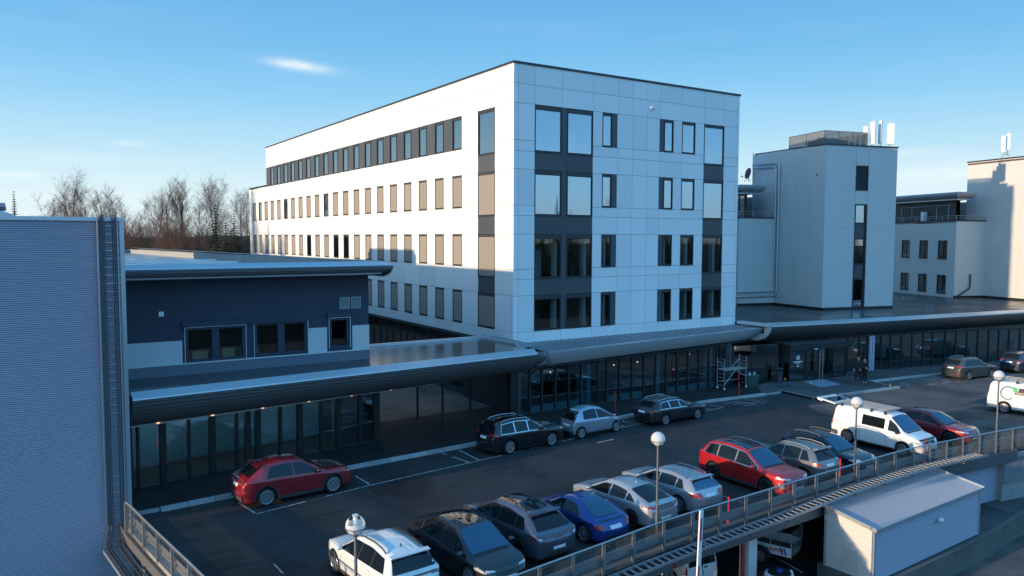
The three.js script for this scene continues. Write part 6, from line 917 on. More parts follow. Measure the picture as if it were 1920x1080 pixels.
/* ---------------------------------------------------------------- scaffold, crate, bin */
{
  const s = thing('scaffold_tower', 'aluminium rolling scaffold tower with platform in front of the shop windows', 'scaffold', [16.42, .11, 3.45], rad(-4)), al = std(.55, .56, .57, .35, .8);
  for (const x of [-1.05, 1.05]) { const f = mesh('ladder_frame', merge([rod([x, .12, -.35], [x, x > 0 ? 2.35 : 2.2, -.35], .028), rod([x, .12, .35], [x, 2.2, .35], .028)]), al, s); for (let y = .3; y < 2.2; y += .27) mesh('rung', rod([x, y, -.33], [x, y, .33], .02, .02, 6), al, f); for (const z of [-.35, .35]) mesh('castor', merge([new THREE.CylinderGeometry(.075, .075, .05, 14).rotateX(Math.PI / 2).translate(x + .03, .075, z), box(x - .02, x + .02, .08, .16, z - .03, z + .03)]), M.white, s); }
  mesh('platform', merge([box(-1.05, 1.05, 1.38, 1.44, -.3, .3), box(-1.05, 1.05, 1.34, 1.44, .28, .32), box(-1.05, 1.05, 1.34, 1.44, -.32, -.28)]), std(.3, .29, .27, .7), s);
  for (const [a, b] of [[[-1.05, .35, .35], [.0, 1.36, .35]], [[1.05, .8, .35], [.0, 1.36, .35]], [[-1.05, 2.0, -.35], [-.35, 1.44, -.35]], [[1.05, 2.0, -.35], [.3, 1.44, -.35]], [[-1.05, .5, -.35], [1.05, .5, -.35]]]) mesh('brace', rod(a, b, .022, .022, 8), al, s);
  const c = thing('storage_box', 'dark green plastic storage box with two white cups on it, beside the scaffold', 'box', [18.1, .12, 3.75], rad(-10)); mesh('box_body', merge([new THREE.CylinderGeometry(.62, .55, .72, 4, 1).rotateY(Math.PI / 4).scale(1.05, 1, .75).translate(0, .36, 0)]), M.greenPlastic, c); mesh('box_lid', box(-.5, .5, .72, .82, -.36, .36), M.greenPlastic, c);
  for (const x of [-.2, .32]) single('paper_cup', x < 0 ? 'white cup on the green box, nearer the scaffold' : 'white cup on the green box, nearer the entrance', 'cup', new THREE.CylinderGeometry(.07, .055, .18, 12).translate(0, .09, 0), M.white, [18.1 + x, .94, 3.8]);
  const b = thing('litter_bin', 'dark litter bin with a hooded top beside the vestibule', 'litter bin', [20.95, .12, 4.0]); mesh('bin_body', new THREE.CylinderGeometry(.24, .22, .85, 18).translate(0, .45, 0), M.darkGrey, b); mesh('bin_hood', merge([new THREE.CylinderGeometry(.27, .27, .08, 18).translate(0, 1.05, 0), rod([-.2, .85, 0], [-.2, 1.05, 0], .02), rod([.2, .85, 0], [.2, 1.05, 0], .02)]), M.darkGrey, b);
}
/* ---------------------------------------------------------------- people */
function person(label, pos, turn, o) {
  const p = thing('person', label, 'person', pos, turn);
  const J = { hip: [0, .93, 0], chest: [0, 1.32, .01], neck: [0, 1.5, .01], head: [0, 1.64, .045] };
  const capsules = (list, n, ext, ctr, mat, nm) => { // joins tapered capsules with a smooth minimum and meshes the field
    const mc = new MarchingCubes(n, mat, false, false, 60000); mc.isolation = 0; const f = mc.field;
    for (let z = 0; z < n; z++) for (let y = 0; y < n; y++) for (let x = 0; x < n; x++) {
      const q = [x, y, z].map((v, i) => ctr[i] + ((v - n / 2) / (n / 2)) * ext[i]); let s = 0;
      for (const [a, b, ra, rb, fl] of list) { const ab = b.map((v, i) => v - a[i]), aq = q.map((v, i) => v - a[i]), t = Math.min(1, Math.max(0, (aq[0] * ab[0] + aq[1] * ab[1] + aq[2] * ab[2]) / (ab[0] ** 2 + ab[1] ** 2 + ab[2] ** 2 + 1e-9))); const d = Math.hypot(aq[0] - ab[0] * t, aq[1] - ab[1] * t, (aq[2] - ab[2] * t) * (fl || 1)) - (ra + (rb - ra) * t); s += Math.exp(-d * 45); }
      f[x + y * n + z * n * n] = Math.log(s + 1e-30) / 45;
    }
    mc.update(); const c = mc.count, pa = mc.positionArray.slice(0, c * 3), na = mc.normalArray.slice(0, c * 3);
    for (let i = 0; i < c * 3; i++) pa[i] = ctr[i % 3] + pa[i] * ext[i % 3];
    const g = new THREE.BufferGeometry(); g.setAttribute('position', new THREE.Float32BufferAttribute(pa, 3)); g.setAttribute('uv', new THREE.Float32BufferAttribute(new Float32Array(c * 2), 2)); g.computeVertexNormals(); const m = mesh(nm, g, mat, p); return m;
  };
  const [lk, rk, la, ra] = [o.lk || [-.1, .5, .02], o.rk || [.1, .5, .03], o.la || [-.1, .07, 0], o.ra || [.1, .07, 0]];
  const [le, re, lh, rh] = [o.le || [-.25, 1.14, .04], o.re || [.25, 1.14, .04], o.lh || [-.12, 1.1, .3], o.rh || [.12, 1.1, .3]];
  const cloth = std(...o.coat, .85), legs = std(...o.trousers, .9), skin = std(.42, .26, .19, .6), hair = std(...(o.hair || [.03, .025, .02]), .8), shoe = std(...(o.shoes || [.02, .02, .02]), .6);
  // one continuous clothed body
  capsules([[[-.1, .9, 0], lk, .105, .075], [lk, la, .072, .055], [[.1, .9, 0], rk, .105, .075], [rk, ra, .072, .055], [[-.09, .95, 0], [.09, .95, 0], .13, .13, 1.25]], 56, [.5, .62, .5], [0, .56, .02], legs, 'body');
  capsules([[[0, .96, 0], [0, 1.34, .0], .16, .17, 1.3], [[-.16, 1.42, 0], [.16, 1.42, 0], .085, .085], [[-.19, 1.4, 0], le, .072, .058], [le, lh, .056, .042], [[.19, 1.4, 0], re, .072, .058], [re, rh, .056, .042], [[0, 1.42, 0], [0, 1.52, .01], .075, .06]], 56, [.55, .42, .5], [0, 1.22, .06], cloth, 'jacket');
  // head with features, hair
  capsules([[[0, 1.6, .03], [0, 1.7, .02], .078, .088], [[0, 1.57, .08], [0, 1.62, .07], .05, .055], [[0, 1.63, .115], [0, 1.655, .10], .014, .01], [[-.088, 1.64, .02], [-.09, 1.66, .015], .016, .014], [[.088, 1.64, .02], [.09, 1.66, .015], .016, .014], [[0, 1.48, .01], [0, 1.58, .02], .055, .055]], 44, [.17, .2, .18], [0, 1.63, .04], skin, 'head');
  mesh('hair', new THREE.SphereGeometry(.102, 20, 12, 0, Math.PI * 2, 0, Math.PI * .52).scale(.96, 1.02, 1.08).rotateX(-.28).translate(0, 1.675, .012), hair, p);
  mesh('eyes', merge([-.034, .034].map((x) => new THREE.SphereGeometry(.011, 8, 6).translate(x, 1.655, .103))), M.black, p);
  for (const [h, e, s] of [[lh, le, -1], [rh, re, 1]]) { const d = h.map((v, i) => v - e[i]), L = Math.hypot(...d), u = d.map((v) => v / L), at = (k, ox, oy) => [h[0] + u[0] * k + ox, h[1] + u[1] * k + oy, h[2] + u[2] * k]; const l = [[at(0, 0, 0), at(.07, 0, 0), .03, .034]]; [-.026, -.009, .009, .026].forEach((x, i) => { l.push([at(.075, x, 0), at(.12 - Math.abs(i - 1.6) * .008, x * 1.1, -.018), .010, .009], [at(.12 - Math.abs(i - 1.6) * .008, x * 1.1, -.018), at(.14 - Math.abs(i - 1.6) * .008, x, -.045), .009, .008]); }); l.push([at(.03, -s * .03, .01), at(.085, -s * .05, .015), .012, .009]); capsules(l, 36, [.13, .13, .14], at(.07, 0, -.01), skin, 'hand'); }
  for (const [k, s] of [[la, -1], [ra, 1]]) mesh('shoe', new THREE.SphereGeometry(.1, 16, 10).scale(.52, .5, 1.35).translate(k[0], .05, k[2] + .06), shoe, p);
  return p;
}
person('person in a navy top looking at a phone, with pale shoes, on the entrance paving', [26.3, .12, 7.38], rad(-35), { coat: [.016, .018, .035], trousers: [.012, .012, .014], shoes: [.55, .55, .55], lh: [-.05, 1.16, .30], rh: [.06, 1.16, .31], hair: [.03, .022, .018] });
person('person in a dark jacket walking close beside the one holding a phone', [26.75, .12, 6.6], rad(-70), { coat: [.03, .033, .036], trousers: [.014, .014, .016], lk: [-.1, .52, .16], la: [-.1, .1, .3], rk: [.1, .5, -.04], ra: [.1, .1, -.28], lh: [-.26, .9, .14], rh: [.2, .95, .18], hair: [.10, .08, .06] });
{ const w = person('person in a black coat with a white stripe standing in the vestibule doorway', [26.1, .12, 3.7], rad(-30), { coat: [.010, .012, .018], trousers: [.01, .01, .011], lh: [-.22, .95, .12], rh: [.2, 1.1, .2], hair: [.03, .03, .03] }); mesh('reflective_stripe', new THREE.CylinderGeometry(.196, .196, .05, 24, 1, true).scale(1.0, 1, .84).translate(0, 1.25, .0), M.white, w); }
single('mobile_phone', 'phone held in both hands by the person in the navy top', 'phone', new THREE.BoxGeometry(.075, .012, .15), M.black, [26.1, 1.315, 7.66], rad(-35));
/* ---------------------------------------------------------------- shed, wall, barrier, trailer, tanks under and before the deck */
{
  const W = 8.66, D = 2.05, g = thing('metal_shed', 'corrugated metal shed with a sloping roof standing below the deck', 'shed', [1.0, -2.5, 24.09], rad(2.4));
  const H1 = 2.11, H2 = 2.45, front = mesh('front_wall', corrProfile(W - .1, H1, .11, .04), M.corr, g); front.position.set(.05, 0, -.02);
  // end wall, tall at the back: profile clipped under the roof slope
  const es = []; { const n = Math.round(H2 / .11); for (let i = 0; i < n; i++) { const y0 = H2 * i / n, h = H2 / n, seg = [[0, y0], [0, y0 + h * .16], [.035, y0 + h * .34], [.035, y0 + h * .82], [0, y0 + h]]; const zf = (y) => (y <= H1 ? -.06 : -.06 - (y - H1) / (H2 - H1) * (D - .06)); for (let k = 0; k < 4; k++) { const [a, ya] = seg[k], [b, yb] = seg[k + 1]; es.push(-a, ya, -D, -a, ya, zf(ya), -b, yb, zf(yb), -a, ya, -D, -b, yb, zf(yb), -b, yb, -D); } } }
  const eg = new THREE.BufferGeometry(); eg.setAttribute('position', new THREE.Float32BufferAttribute(es, 3)); eg.setAttribute('uv', new THREE.Float32BufferAttribute(new Float32Array(es.length / 3 * 2), 2)); eg.computeVertexNormals(); mesh('end_wall', eg, M.corrPale, g); const e2 = mesh('end_wall', eg.clone().scale(-1, 1, 1), M.corrPale, g); e2.position.x = W;
  mesh('rear_wall', box(0, W, 0, H2, -D - .04, -D), M.corr, g);
  mesh('corner_trim', merge([box(-.05, .06, 0, H1 + .02, -.07, .03), box(W - .06, W + .05, 0, H1 + .02, -.07, .03), box(-.05, .03, 0, H2, -D - .05, -D + .05)]), M.flash, g);
  const sl = (H2 - H1) / D, rf = [], nR = Math.round(W / .075); for (let i = 0; i < nR; i++) { const x0 = -.1 + (W + .2) * i / nR, w = (W + .2) / nR; for (const [a, b, h0, h1] of [[0, .3, 0, 0], [.3, .42, 0, .02], [.42, .85, .02, .02], [.85, 1, .02, 0]]) { const q = (xx, z, h) => [xx, H1 + .05 + h - sl * z, z]; const A = q(x0 + w * a, .12, h0), B = q(x0 + w * b, .12, h1), Cc = q(x0 + w * b, -D - .15, h1), Dd = q(x0 + w * a, -D - .15, h0); rf.push(...A, ...B, ...Cc, ...A, ...Cc, ...Dd); } }
  const rg = new THREE.BufferGeometry(); rg.setAttribute('position', new THREE.Float32BufferAttribute(rf, 3)); rg.setAttribute('uv', new THREE.Float32BufferAttribute(new Float32Array(rf.length / 3 * 2), 2)); rg.computeVertexNormals(); mesh('roof', rg, M.corrRoof, g);
  mesh('roof_flashing', merge([bar([-.12, H1 + .02, .13], [W + .12, H1 + .02, .13], .04, .12), bar([-.12, H1 + .06 - sl * .12, .12], [-.12, H1 + .06 + sl * (D + .15), -D - .15], .05, .14), bar([W + .12, H1 + .06 - sl * .12, .12], [W + .12, H1 + .06 + sl * (D + .15), -D - .15], .05, .14)]), M.flash, g);
  mesh('end_door', merge([box(-.075, -.045, .2, 1.05, -1.25, -.65)]), std(.55, .54, .50, .5, .2), g);
  mesh('bulkhead_lamp', merge([new THREE.SphereGeometry(.13, 14, 10).scale(1.2, .7, .9).translate(4.9, 1.52, .13)]), M.white, g);
}
{
  const w = thing('corrugated_wall', 'corrugated wall closing the end of the lower parking level', 'wall', [10.3, -3.2, 21.35]); const m = mesh('corrugated_sheet', corrProfile(5.0, 3.0, .11, .04), M.corr, w); m.rotation.y = rad(-5); mesh('corner_trim', box(4.93, 5.05, 0, 3.0, .38, .5), M.flash, w);
  const c = thing('concrete_wall', 'pale concrete wall below the railing at the right end of the deck', 'wall', [0, 0, 0]); const E = [[13.0, 21.5], [15.3, 21.95], [16.3, 22.12], [19, 22.5], [24, 23.2], [32, 24.4]], l = []; for (let i = 1; i < E.length - 1; i++) l.push(bar([E[i][0], -2.05, E[i][1]], [E[i + 1][0], -2.05, E[i + 1][1]], .3, 3.95)); mesh('wall_body', merge(l), M.concrete, c); mesh('wall_panel', bar([15.32, -.95, 22.02], [16.9, -.95, 22.24], .3, 1.3), std(.26, .27, .29, .8, 0, { map: concrete }), c);
  const lw = struct('wall_lower_level', box(-22, 12, -3.2, -.34, 5.8, 6), M.concreteDark); lw.userData.kind = 'structure';
  const b = thing('barrier_boom', 'white and red barrier boom standing upright in front of the deck', 'barrier', [-8.52, -4.1, 24.0]); mesh('boom', merge([bar([-.12, .8, 0], [.11, 6.28, 0], .05, .15)]), M.white, b); for (const y of [5.6, 4.05, 2.5, 1.2]) mesh('red_band', bar([-.12 + (y - .8) * .042 - .02, y - .3, 0], [-.12 + (y - .8) * .042 + .005, y + .45, 0], .056, .075), std(.45, .04, .04, .6), b); mesh('barrier_post', box(-.3, .2, 0, 1.1, -.2, .2), M.midGrey, b);
  const v = thing('fire_valve', 'red pipe valves below the deck beside the delivery van', 'valve', [-7.85, -3.2, 22.0]); mesh('valve_pipe', merge([rod([-.12, 0, 0], [-.12, 2.75, 0], .1, .1, 12), rod([.2, 0, -.1], [.2, 2.75, -.1], .1, .1, 12)]), M.galvDark, v); mesh('valve_head', merge([rod([-.55, 2.8, 0], [.65, 2.95, -.1], .16, .14, 10), new THREE.SphereGeometry(.2, 12, 8).translate(-.15, 2.85, 0), new THREE.SphereGeometry(.2, 12, 8).translate(.3, 2.9, -.05), rod([-.5, 2.75, .05], [-.62, 2.75, .25], .06), rod([.5, 3.0, -.05], [.68, 3.02, .18], .06), rod([.1, 2.8, .1], [.1, 2.78, .3], .07)]), M.redPipe, v);
  single('red_pipe', 'red pipe bending down beside the pale deck column', 'pipe', pipe([[-3.1, -.6, 20.2], [-2.62, -.75, 20.5], [-2.55, -1.1, 20.75], [-2.55, -3.2, 20.75]], .085), M.redPipe);
  // trailer
  const t = thing('car_trailer', 'white open trailer with mesh sides parked under the deck', 'trailer', [1.05, -3.2, 18.9], UP - rad(-20)), al = std(.42, .43, .43, .5, .4);
  mesh('trailer_bed', merge([box(-1.4, 1.2, .42, .5, -.72, .72)]), M.darkGrey, t); for (const z of [-.74, .74]) mesh('side_board', box(-1.4, 1.2, .45, .85, z - .02, z + .02), M.white, t); mesh('tail_board', box(-1.42, -1.38, .4, .85, -.72, .72), al, t); mesh('front_board', box(1.2, 1.24, .45, .85, -.72, .72), M.white, t);
  const fr = []; for (const z of [-.74, .74]) for (const x of [-1.4, -.5, .4, 1.2]) fr.push(rod([x, .85, z], [x, 1.45, z], .025)); for (const z of [-.74, .74]) fr.push(rod([-1.4, 1.45, z], [1.2, 1.45, z], .025)); fr.push(rod([-1.4, 1.45, -.74], [-1.4, 1.45, .74], .025), rod([1.2, 1.45, -.74], [1.2, 1.45, .74], .025)); mesh('cage_frame', merge(fr), al, t);
  const wi = []; for (let x = -1.3; x < 1.2; x += .09) for (const z of [-.74, .74]) wi.push(bar([x, .85, z], [x, 1.44, z], .006, .006)); for (let z = -.68; z < .7; z += .09) wi.push(bar([-1.4, .85, z], [-1.4, 1.44, z], .006, .006)); stuff(mesh('mesh_side', merge(wi), al, t));
  for (const z of [-.9, .9]) { const w2 = mesh('wheel', tyreGeo(.31, .19), M.tyre, t); w2.position.set(-.15, .31, z); mesh('rim', rimGeo(.31, 8, .07), M.rim, w2).position.z = z > 0 ? .07 : -.07; mesh('mudguard', new THREE.TorusGeometry(.38, .1, 4, 14, Math.PI).scale(1, 1, 1).translate(-.15, .3, z), M.black, t); }
  mesh('drawbar', merge([rod([1.2, .45, .4], [2.2, .45, 0], .035), rod([1.2, .45, -.4], [2.2, .45, 0], .035)]), al, t); mesh('rear_lamp', merge([box(-1.46, -1.42, .42, .52, .5, .72), box(-1.46, -1.42, .42, .52, -.72, -.5)]), M.lampRed, t); mesh('licence_plate', box(-1.45, -1.43, .55, .66, -.26, .26), M.plate, t);
    mesh('side_lettering', new TextGeometry('GAUPEN', { font: FONT, size: .13, depth: .006, curveSegments: 3 }).rotateY(Math.PI).translate(-.35, .6, -.762), M.red, t); mesh('side_stripe', merge([bar([-1.05, .52, -.765], [-.95, .8, -.765], .006, .09), bar([-1.2, .52, -.765], [-1.1, .8, -.765], .006, .09)]), std(.05, .12, .4, .6), t);
  // tanks with round lids
  for (const [x, z, y, label] of [[-2.35, 22.35, 1.28, 'pale tank with a round black lid and blue cap, nearer the column'], [-3.55, 22.75, 1.12, 'pale tank with a round black lid and blue cap, nearer the barrier']]) { const k = thing('water_tank', label, 'tank', [x, -3.2, z]); mesh('tank_body', new THREE.LatheGeometry([[.001, 0], [.5, 0], [.56, .06], [.56, y - .12], [.52, y - .03], [.46, y], [.001, y]].map((p) => new THREE.Vector2(...p)), 28), M.white, k); mesh('tank_lid', merge([new THREE.CylinderGeometry(.42, .44, .06, 24).translate(0, y + .02, 0), ...[0, 1, 2, 3].map((i) => box(-.4, .4, y + .05, y + .08, -.02, .02).rotateY(i * .785))]), M.black, k); mesh('tank_cap', new THREE.CylinderGeometry(.12, .13, .1, 16).translate(0, y + .1, 0), std(.02, .05, .3, .4), k); mesh('tank_valve', merge([rod([.45, y - .15, 0], [.68, y - .1, .05], .07)]), M.white, k); }
  for (let i = 0; i < 3; i++) ;
}

/* ---------------------------------------------------------------- trees */
const Tm = { bark: std(.085, .068, .055, .95), birch: std(.20, .175, .15, .9), twig: std(.105, .070, .052, .95), russet: std(.15, .08, .055, .95), undergrowth: std(.115, .075, .055, .95), needle: [std(.018, .032, .016, .9), std(.026, .040, .018, .9)] };
function bareTree(name, label, x, z, h, o = {}) {
  const t = thing(name, label, 'tree', [x, o.y ?? -3.5, z], R(0, 6), o.group);
  const trunk = [], limb = [], twig = [];
  const spray = (p, e, r) => { // a thin three-sided twig tapering to a point
    const d = e.clone().sub(p).normalize(), s = V3(-d.z, 0, d.x); if (s.lengthSq() < 1e-4) s.set(1, 0, 0); s.normalize(); const u = d.clone().cross(s).normalize(), c = [s.clone().multiplyScalar(r), s.clone().multiplyScalar(-.5 * r).addScaledVector(u, .87 * r), s.clone().multiplyScalar(-.5 * r).addScaledVector(u, -.87 * r)];
    for (let i = 0; i < 3; i++) { const a = p.clone().add(c[i]), b = p.clone().add(c[(i + 1) % 3]); twig.push(a.x, a.y, a.z, b.x, b.y, b.z, e.x, e.y, e.z); } };
  const weep = o.weep || 0;
  const grow = (p, d, len, r, lv) => {
    const segs = lv === 0 ? 7 : lv === 1 ? 4 : 3; let q = p.clone(), dir = d.clone(), rr = r; const pts = [[q.clone(), rr]], up = lv === 0 ? .06 : lv === 1 ? .16 : lv === 2 ? .06 - weep : .02 - weep * 2.2, wob = lv === 0 ? .07 : .15;
    for (let i = 0; i < segs; i++) { dir.add(V3(R(-wob, wob), R(-.03, .03) + up, R(-wob, wob))).normalize(); q = q.clone().addScaledVector(dir, len / segs); rr *= lv === 0 ? .80 : .76; pts.push([q.clone(), rr]); }
    for (let i = 0; i < segs; i++) { const A = pts[i], B = pts[i + 1]; if (lv < 2) (lv ? limb : trunk).push(rod(A[0].toArray(), B[0].toArray(), A[1], B[1], lv ? 5 : 8)); else spray(A[0], A[0].clone().lerp(B[0], 1.25), A[1]); }
    if (lv >= 3) return;
    const kids = lv === 0 ? (o.limbs || 30) : lv === 1 ? 12 : 9, bare = o.bare ?? .22;
    for (let k = 0; k < kids; k++) {
      const f = lv === 0 ? bare + (1 - bare) * (k + R(0, 1)) / kids : R(.15, 1), i = Math.min(segs - 1, Math.floor(f * segs)), bp = pts[i][0].clone().lerp(pts[i + 1][0], f * segs - i), az = R(0, 6.283), spread = lv === 0 ? R(.5, .95) * (o.spread || 1) * (1.15 - f * .5) : R(.35, .85);
      const base = pts[i + 1][0].clone().sub(pts[i][0]).normalize(), sd = V3(Math.cos(az), 0, Math.sin(az)), nd = base.multiplyScalar(Math.cos(spread)).addScaledVector(sd, Math.sin(spread)).normalize();
      grow(bp, nd, lv === 0 ? len * R(.24, .42) * (1.2 - f * .8) : len * R(.34, .55), lv === 0 ? pts[i][1] * .38 : lv === 1 ? Math.max(.014, pts[i][1] * .5) : .010, lv + 1);
    }
  };
  const stems = o.stems || 1; for (let s = 0; s < stems; s++) grow(V3(s ? R(-.5, .5) : 0, 0, s ? R(-.5, .5) : 0), V3(R(-.05, .05) + (stems > 1 ? R(-.16, .16) : 0), 1, R(-.05, .05)).normalize(), h * (s ? R(.7, .95) : 1), (o.r || .2) * (s ? .8 : 1), 0);
  mesh('trunk', merge(trunk), o.birch ? Tm.birch : Tm.bark, t);
  const g = new THREE.BufferGeometry(); g.setAttribute('position', new THREE.Float32BufferAttribute(twig, 3)); g.setAttribute('uv', new THREE.Float32BufferAttribute(new Float32Array(twig.length / 3 * 2), 2)); g.computeVertexNormals();
  mesh('crown', g, o.russet ? Tm.russet : Tm.twig, t); mesh('limb', merge(limb), o.birch ? Tm.birch : Tm.bark, t);
  return t;
}
function spruceGeo(h, w, n, sd) { // drooping whorls of needled sprays
  const s0 = seed; seed = sd; const p = []; const rows = Math.round(h * 2.6);
  for (let i = 0; i < rows; i++) { const f = i / rows, y = h * (.1 + .9 * f), rad2 = w * (1 - f) ** .85 * R(.8, 1.12) + .12, k = Math.max(5, Math.round(n * (1 - f) + 4)); for (let j = 0; j < k; j++) { const a = R(0, 6.283), rr = rad2 * R(.55, 1.1), droop = R(.12, .38) * rr; const d = V3(Math.cos(a), 0, Math.sin(a)), s = V3(-d.z, 0, d.x); for (let q = 0; q < 4; q++) { const t0 = q / 4, t1 = (q + 1) / 4 + .06, wd = (.16 + .34 * rr / w) * (1 - t0 * .7) * R(.7, 1.3); const A = d.clone().multiplyScalar(rr * t0).setY(y - droop * t0 * t0), B = d.clone().multiplyScalar(rr * t1).setY(y - droop * t1 * t1 + R(-.05, .1)); const m = A.clone().lerp(B, .35); const L = m.clone().addScaledVector(s, wd).setY(m.y - wd * .35), Rr = m.clone().addScaledVector(s, -wd).setY(m.y - wd * .35); p.push(...A.toArray(), ...L.toArray(), ...B.toArray(), ...A.toArray(), ...B.toArray(), ...Rr.toArray()); } } }
  seed = s0; const g = new THREE.BufferGeometry(); g.setAttribute('position', new THREE.Float32BufferAttribute(p, 3)); g.setAttribute('uv', new THREE.Float32BufferAttribute(new Float32Array(p.length / 3 * 2), 2)); g.computeVertexNormals(); return g;
}
function spruce(label, x, z, h, w, n = 16) { const t = thing('spruce_tree', label, 'tree', [x, -3.6, z], R(0, 6), undefined); mesh('trunk', rod([0, 0, 0], [0, h * .97, 0], .02 * h, .02, 8), Tm.bark, t); mesh('crown', spruceGeo(h, w, n, Math.floor(x * 7 + 999)), Tm.needle[Math.floor(rnd() * 2)], t); return t; }
{
  // a point beyond the roofs: picture column u (0..1920) at distance d along the view
  const spot = (u, d) => { const a = rad(32.869) + Math.atan((u - 960) / 1449), k = d / Math.cos(Math.atan((u - 960) / 1449)); return [-26.5 + Math.sin(a) * k, 40.9 - Math.cos(a) * k]; };
  const top = (v, d) => 10.8 + (443 - v) / 1449 * d + 3.5;  // height of a tree whose tip shows at picture row v
  const T = [
    ['birch_tree', 'tallest wispy birch above the corrugated building', 118, 105, 332, { birch: true, weep: .10, limbs: 30, spread: .8, r: .2 }],
    ['bare_tree', 'low bare tree at the left end, beside the roof ventilator', 62, 100, 372, { limbs: 24, weep: .05, spread: 1.2 }],
    ['bare_tree', 'bare reddish tree just left of the tallest birch', 92, 98, 352, { limbs: 26, russet: true }],
    ['bare_tree', 'bare tree leaning out right of the tallest birch', 158, 102, 358, { limbs: 25 }],
    ['bare_tree', 'upright bare tree above the cable ladder', 194, 104, 357, { limbs: 27, spread: .8 }],
    ['bare_tree', 'slender bare tree just right of the cable ladder', 222, 100, 368, { limbs: 24 }],
    ['birch_tree', 'round-headed birch standing alone over the low roof', 270, 106, 360, { birch: true, limbs: 30, weep: .08, spread: 1.15, r: .24 }],
    ['bare_tree', 'first of three close upright bare trees in the middle of the row', 316, 96, 355, { limbs: 28, spread: .7 }],
    ['bare_tree', 'second of three close upright bare trees in the middle of the row', 334, 98, 347, { limbs: 30, spread: .7, r: .22 }],
    ['bare_tree', 'third of three close upright bare trees in the middle of the row', 352, 95, 350, { limbs: 28, spread: .75 }],
    ['birch_tree', 'tall fine-twigged birch rising over the dark spruce', 392, 97, 337, { birch: true, limbs: 32, weep: .05, spread: .9, r: .22 }],
    ['birch_tree', 'second tall birch rising over the dark spruce, nearer the white building', 412, 112, 340, { birch: true, limbs: 30, weep: .05, spread: .8, r: .2 }],
    ['bare_tree', 'bare tree between the spruce and the white building', 444, 118, 362, { limbs: 28 }],
    ['bare_tree', 'bare tree half hidden by the corner of the white building', 464, 122, 362, { limbs: 28 }],
    ['bare_tree', 'low many-stemmed bare tree under the round-headed birch', 288, 90, 392, { limbs: 22, stems: 3, r: .12 }],
    ['bare_tree', 'low many-stemmed russet tree in front of the three upright trees', 318, 86, 405, { limbs: 22, stems: 4, r: .11, russet: true }],
    ['bare_tree', 'low forked tree left of the dark spruce', 372, 84, 412, { limbs: 22, stems: 3, r: .12, russet: true }],
    ['bare_tree', 'low bare tree right above the edge of the corrugated wall', 246, 92, 390, { limbs: 22, stems: 2, r: .12 }],
    ['bare_tree', 'distant thin tree in the gap left of the round-headed birch', 252, 135, 385, { limbs: 24, r: .18 }],
    ['bare_tree', 'distant thin tree in the gap right of the round-headed birch', 300, 140, 378, { limbs: 24, r: .18 }],
    ['bare_tree', 'faint distant tree between the two birch groups', 372, 130, 372, { limbs: 25, r: .18 }],
    ['bare_tree', 'faint distant tree behind the tallest birch', 136, 130, 372, { limbs: 24, r: .18 }],
  ];
  for (const [n, l, u, d, v, o] of T) { const [x, z] = spot(u, d); bareTree(n, l, x, z, top(v, d) * .9, o); }
  for (const [l, u, d, v, w] of [['dark spruce under the two tall birches', 405, 92, 378, 3.4], ['narrow spruce tip beside the roof ventilator', 30, 112, 355, 2.2], ['broad dark spruce near the white building', 440, 116, 395, 3.6], ['small spruce low between the birches and the white building', 424, 112, 412, 2.8]]) { const [x, z] = spot(u, d); spruce(l, x, z, top(v, d), w, 34); }
  spruce('tall spruce across the street, mirrored in the front windows', 62, 80, 22.5, 3.2, 26); spruce('second spruce across the street, mirrored beside the taller one', 67.5, 83, 20, 2.8, 26);
  bareTree('bare_tree', 'bare tree across the street, mirrored right of the spruces', 75, 84, 20, { limbs: 30 });
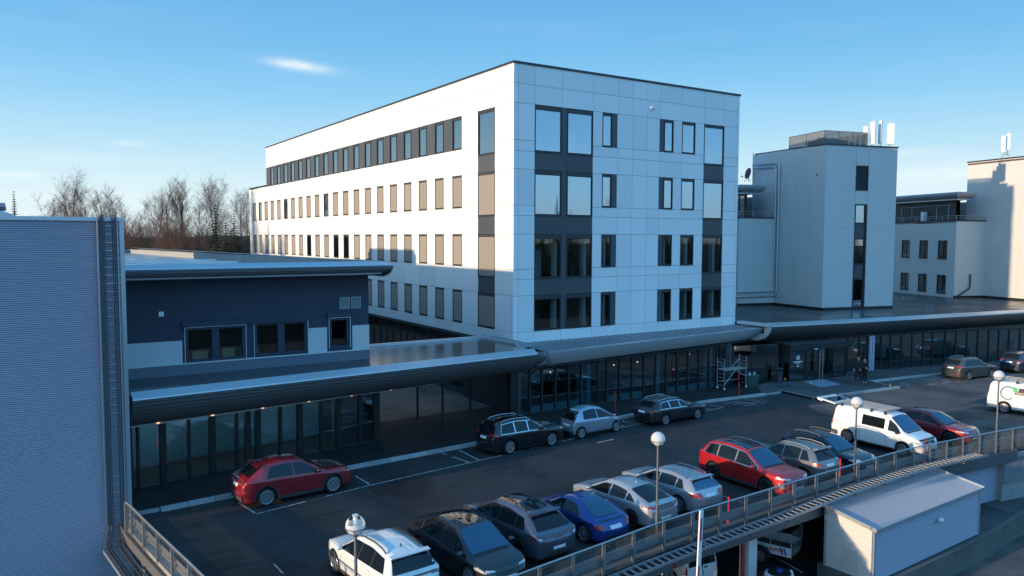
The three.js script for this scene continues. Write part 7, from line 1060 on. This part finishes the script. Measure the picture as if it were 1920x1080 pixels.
  // undergrowth: a thicket of thin stems with rising side shoots along the edge of the wood
  const p = [], blade = (x0, y0, z0, x1, y1, z1, r) => { p.push(x0 - r, y0, z0 - r * .6, x0 + r, y0, z0 + r * .6, x1, y1, z1); p.push(x0 - r * .5, y0, z0 + r, x0 + r * .5, y0, z0 - r, x1, y1, z1); };
  for (let i = 0; i < 7000; i++) {
    const u = R(30, 482), d = u > 400 ? R(112, 175) : R(84, 165), [x, z] = spot(u, d), clump = fbm(u * .035, d * .05, 3), y0 = -1, h = (R(8.5, 13.5) + (d - 100) * .012) * (.60 + .66 * clump), lx = R(-1.1, 1.1), lz = R(-1.1, 1.1); blade(x, y0, z, x + lx, y0 + h, z + lz, R(.03, .075));
    for (let k = 0; k < 5; k++) { const f = R(.35, .9), a = R(0, 6.28), l = R(.8, 2.2); blade(x + lx * f, y0 + h * f, z + lz * f, x + lx * f + Math.cos(a) * l * .7, y0 + h * f + l, z + lz * f + Math.sin(a) * l * .7, R(.012, .028)); }
  }
  const g = new THREE.BufferGeometry(); g.setAttribute('position', new THREE.Float32BufferAttribute(p, 3)); g.setAttribute('uv', new THREE.Float32BufferAttribute(new Float32Array(p.length / 3 * 2), 2)); g.computeVertexNormals();
  const ug = mesh('undergrowth', g, Tm.undergrowth, scene); ug.userData.kind = 'stuff'; tag(ug, 'brown leafless undergrowth along the edge of the wood', 'undergrowth');
  // wood across the street behind the camera: what the front windows mirror
  const gs = [spruceGeo(17, 3.2, 12, 5), spruceGeo(14, 2.8, 12, 9)], N = 1200;
  const gi = gs.map((q, k) => { const im = new THREE.InstancedMesh(q, Tm.needle[k], N / 2); im.name = k ? 'woodland_001' : 'woodland'; im.userData.kind = 'stuff'; tag(im, k ? 'smaller dark conifers in the wood across the street' : 'tall dark conifers in the wood across the street', 'woodland'); im.castShadow = im.receiveShadow = true; scene.add(im); return im; });
  const m4 = new THREE.Matrix4(), qn = new THREE.Quaternion();
  for (let i = 0; i < N; i++) { const k = i % 2, x = R(-60, 330), z = 74 + R(0, 1) ** 1.6 * 90, s = R(.62, 1.06) * (1 + (z - 74) * .0015); qn.setFromAxisAngle(V3(0, 1, 0), R(0, 6.28)); m4.compose(V3(x, -4, z), qn, V3(s, s, s)); gi[k].setMatrixAt(i >> 1, m4); }
}
renderer.render(scene, camera);
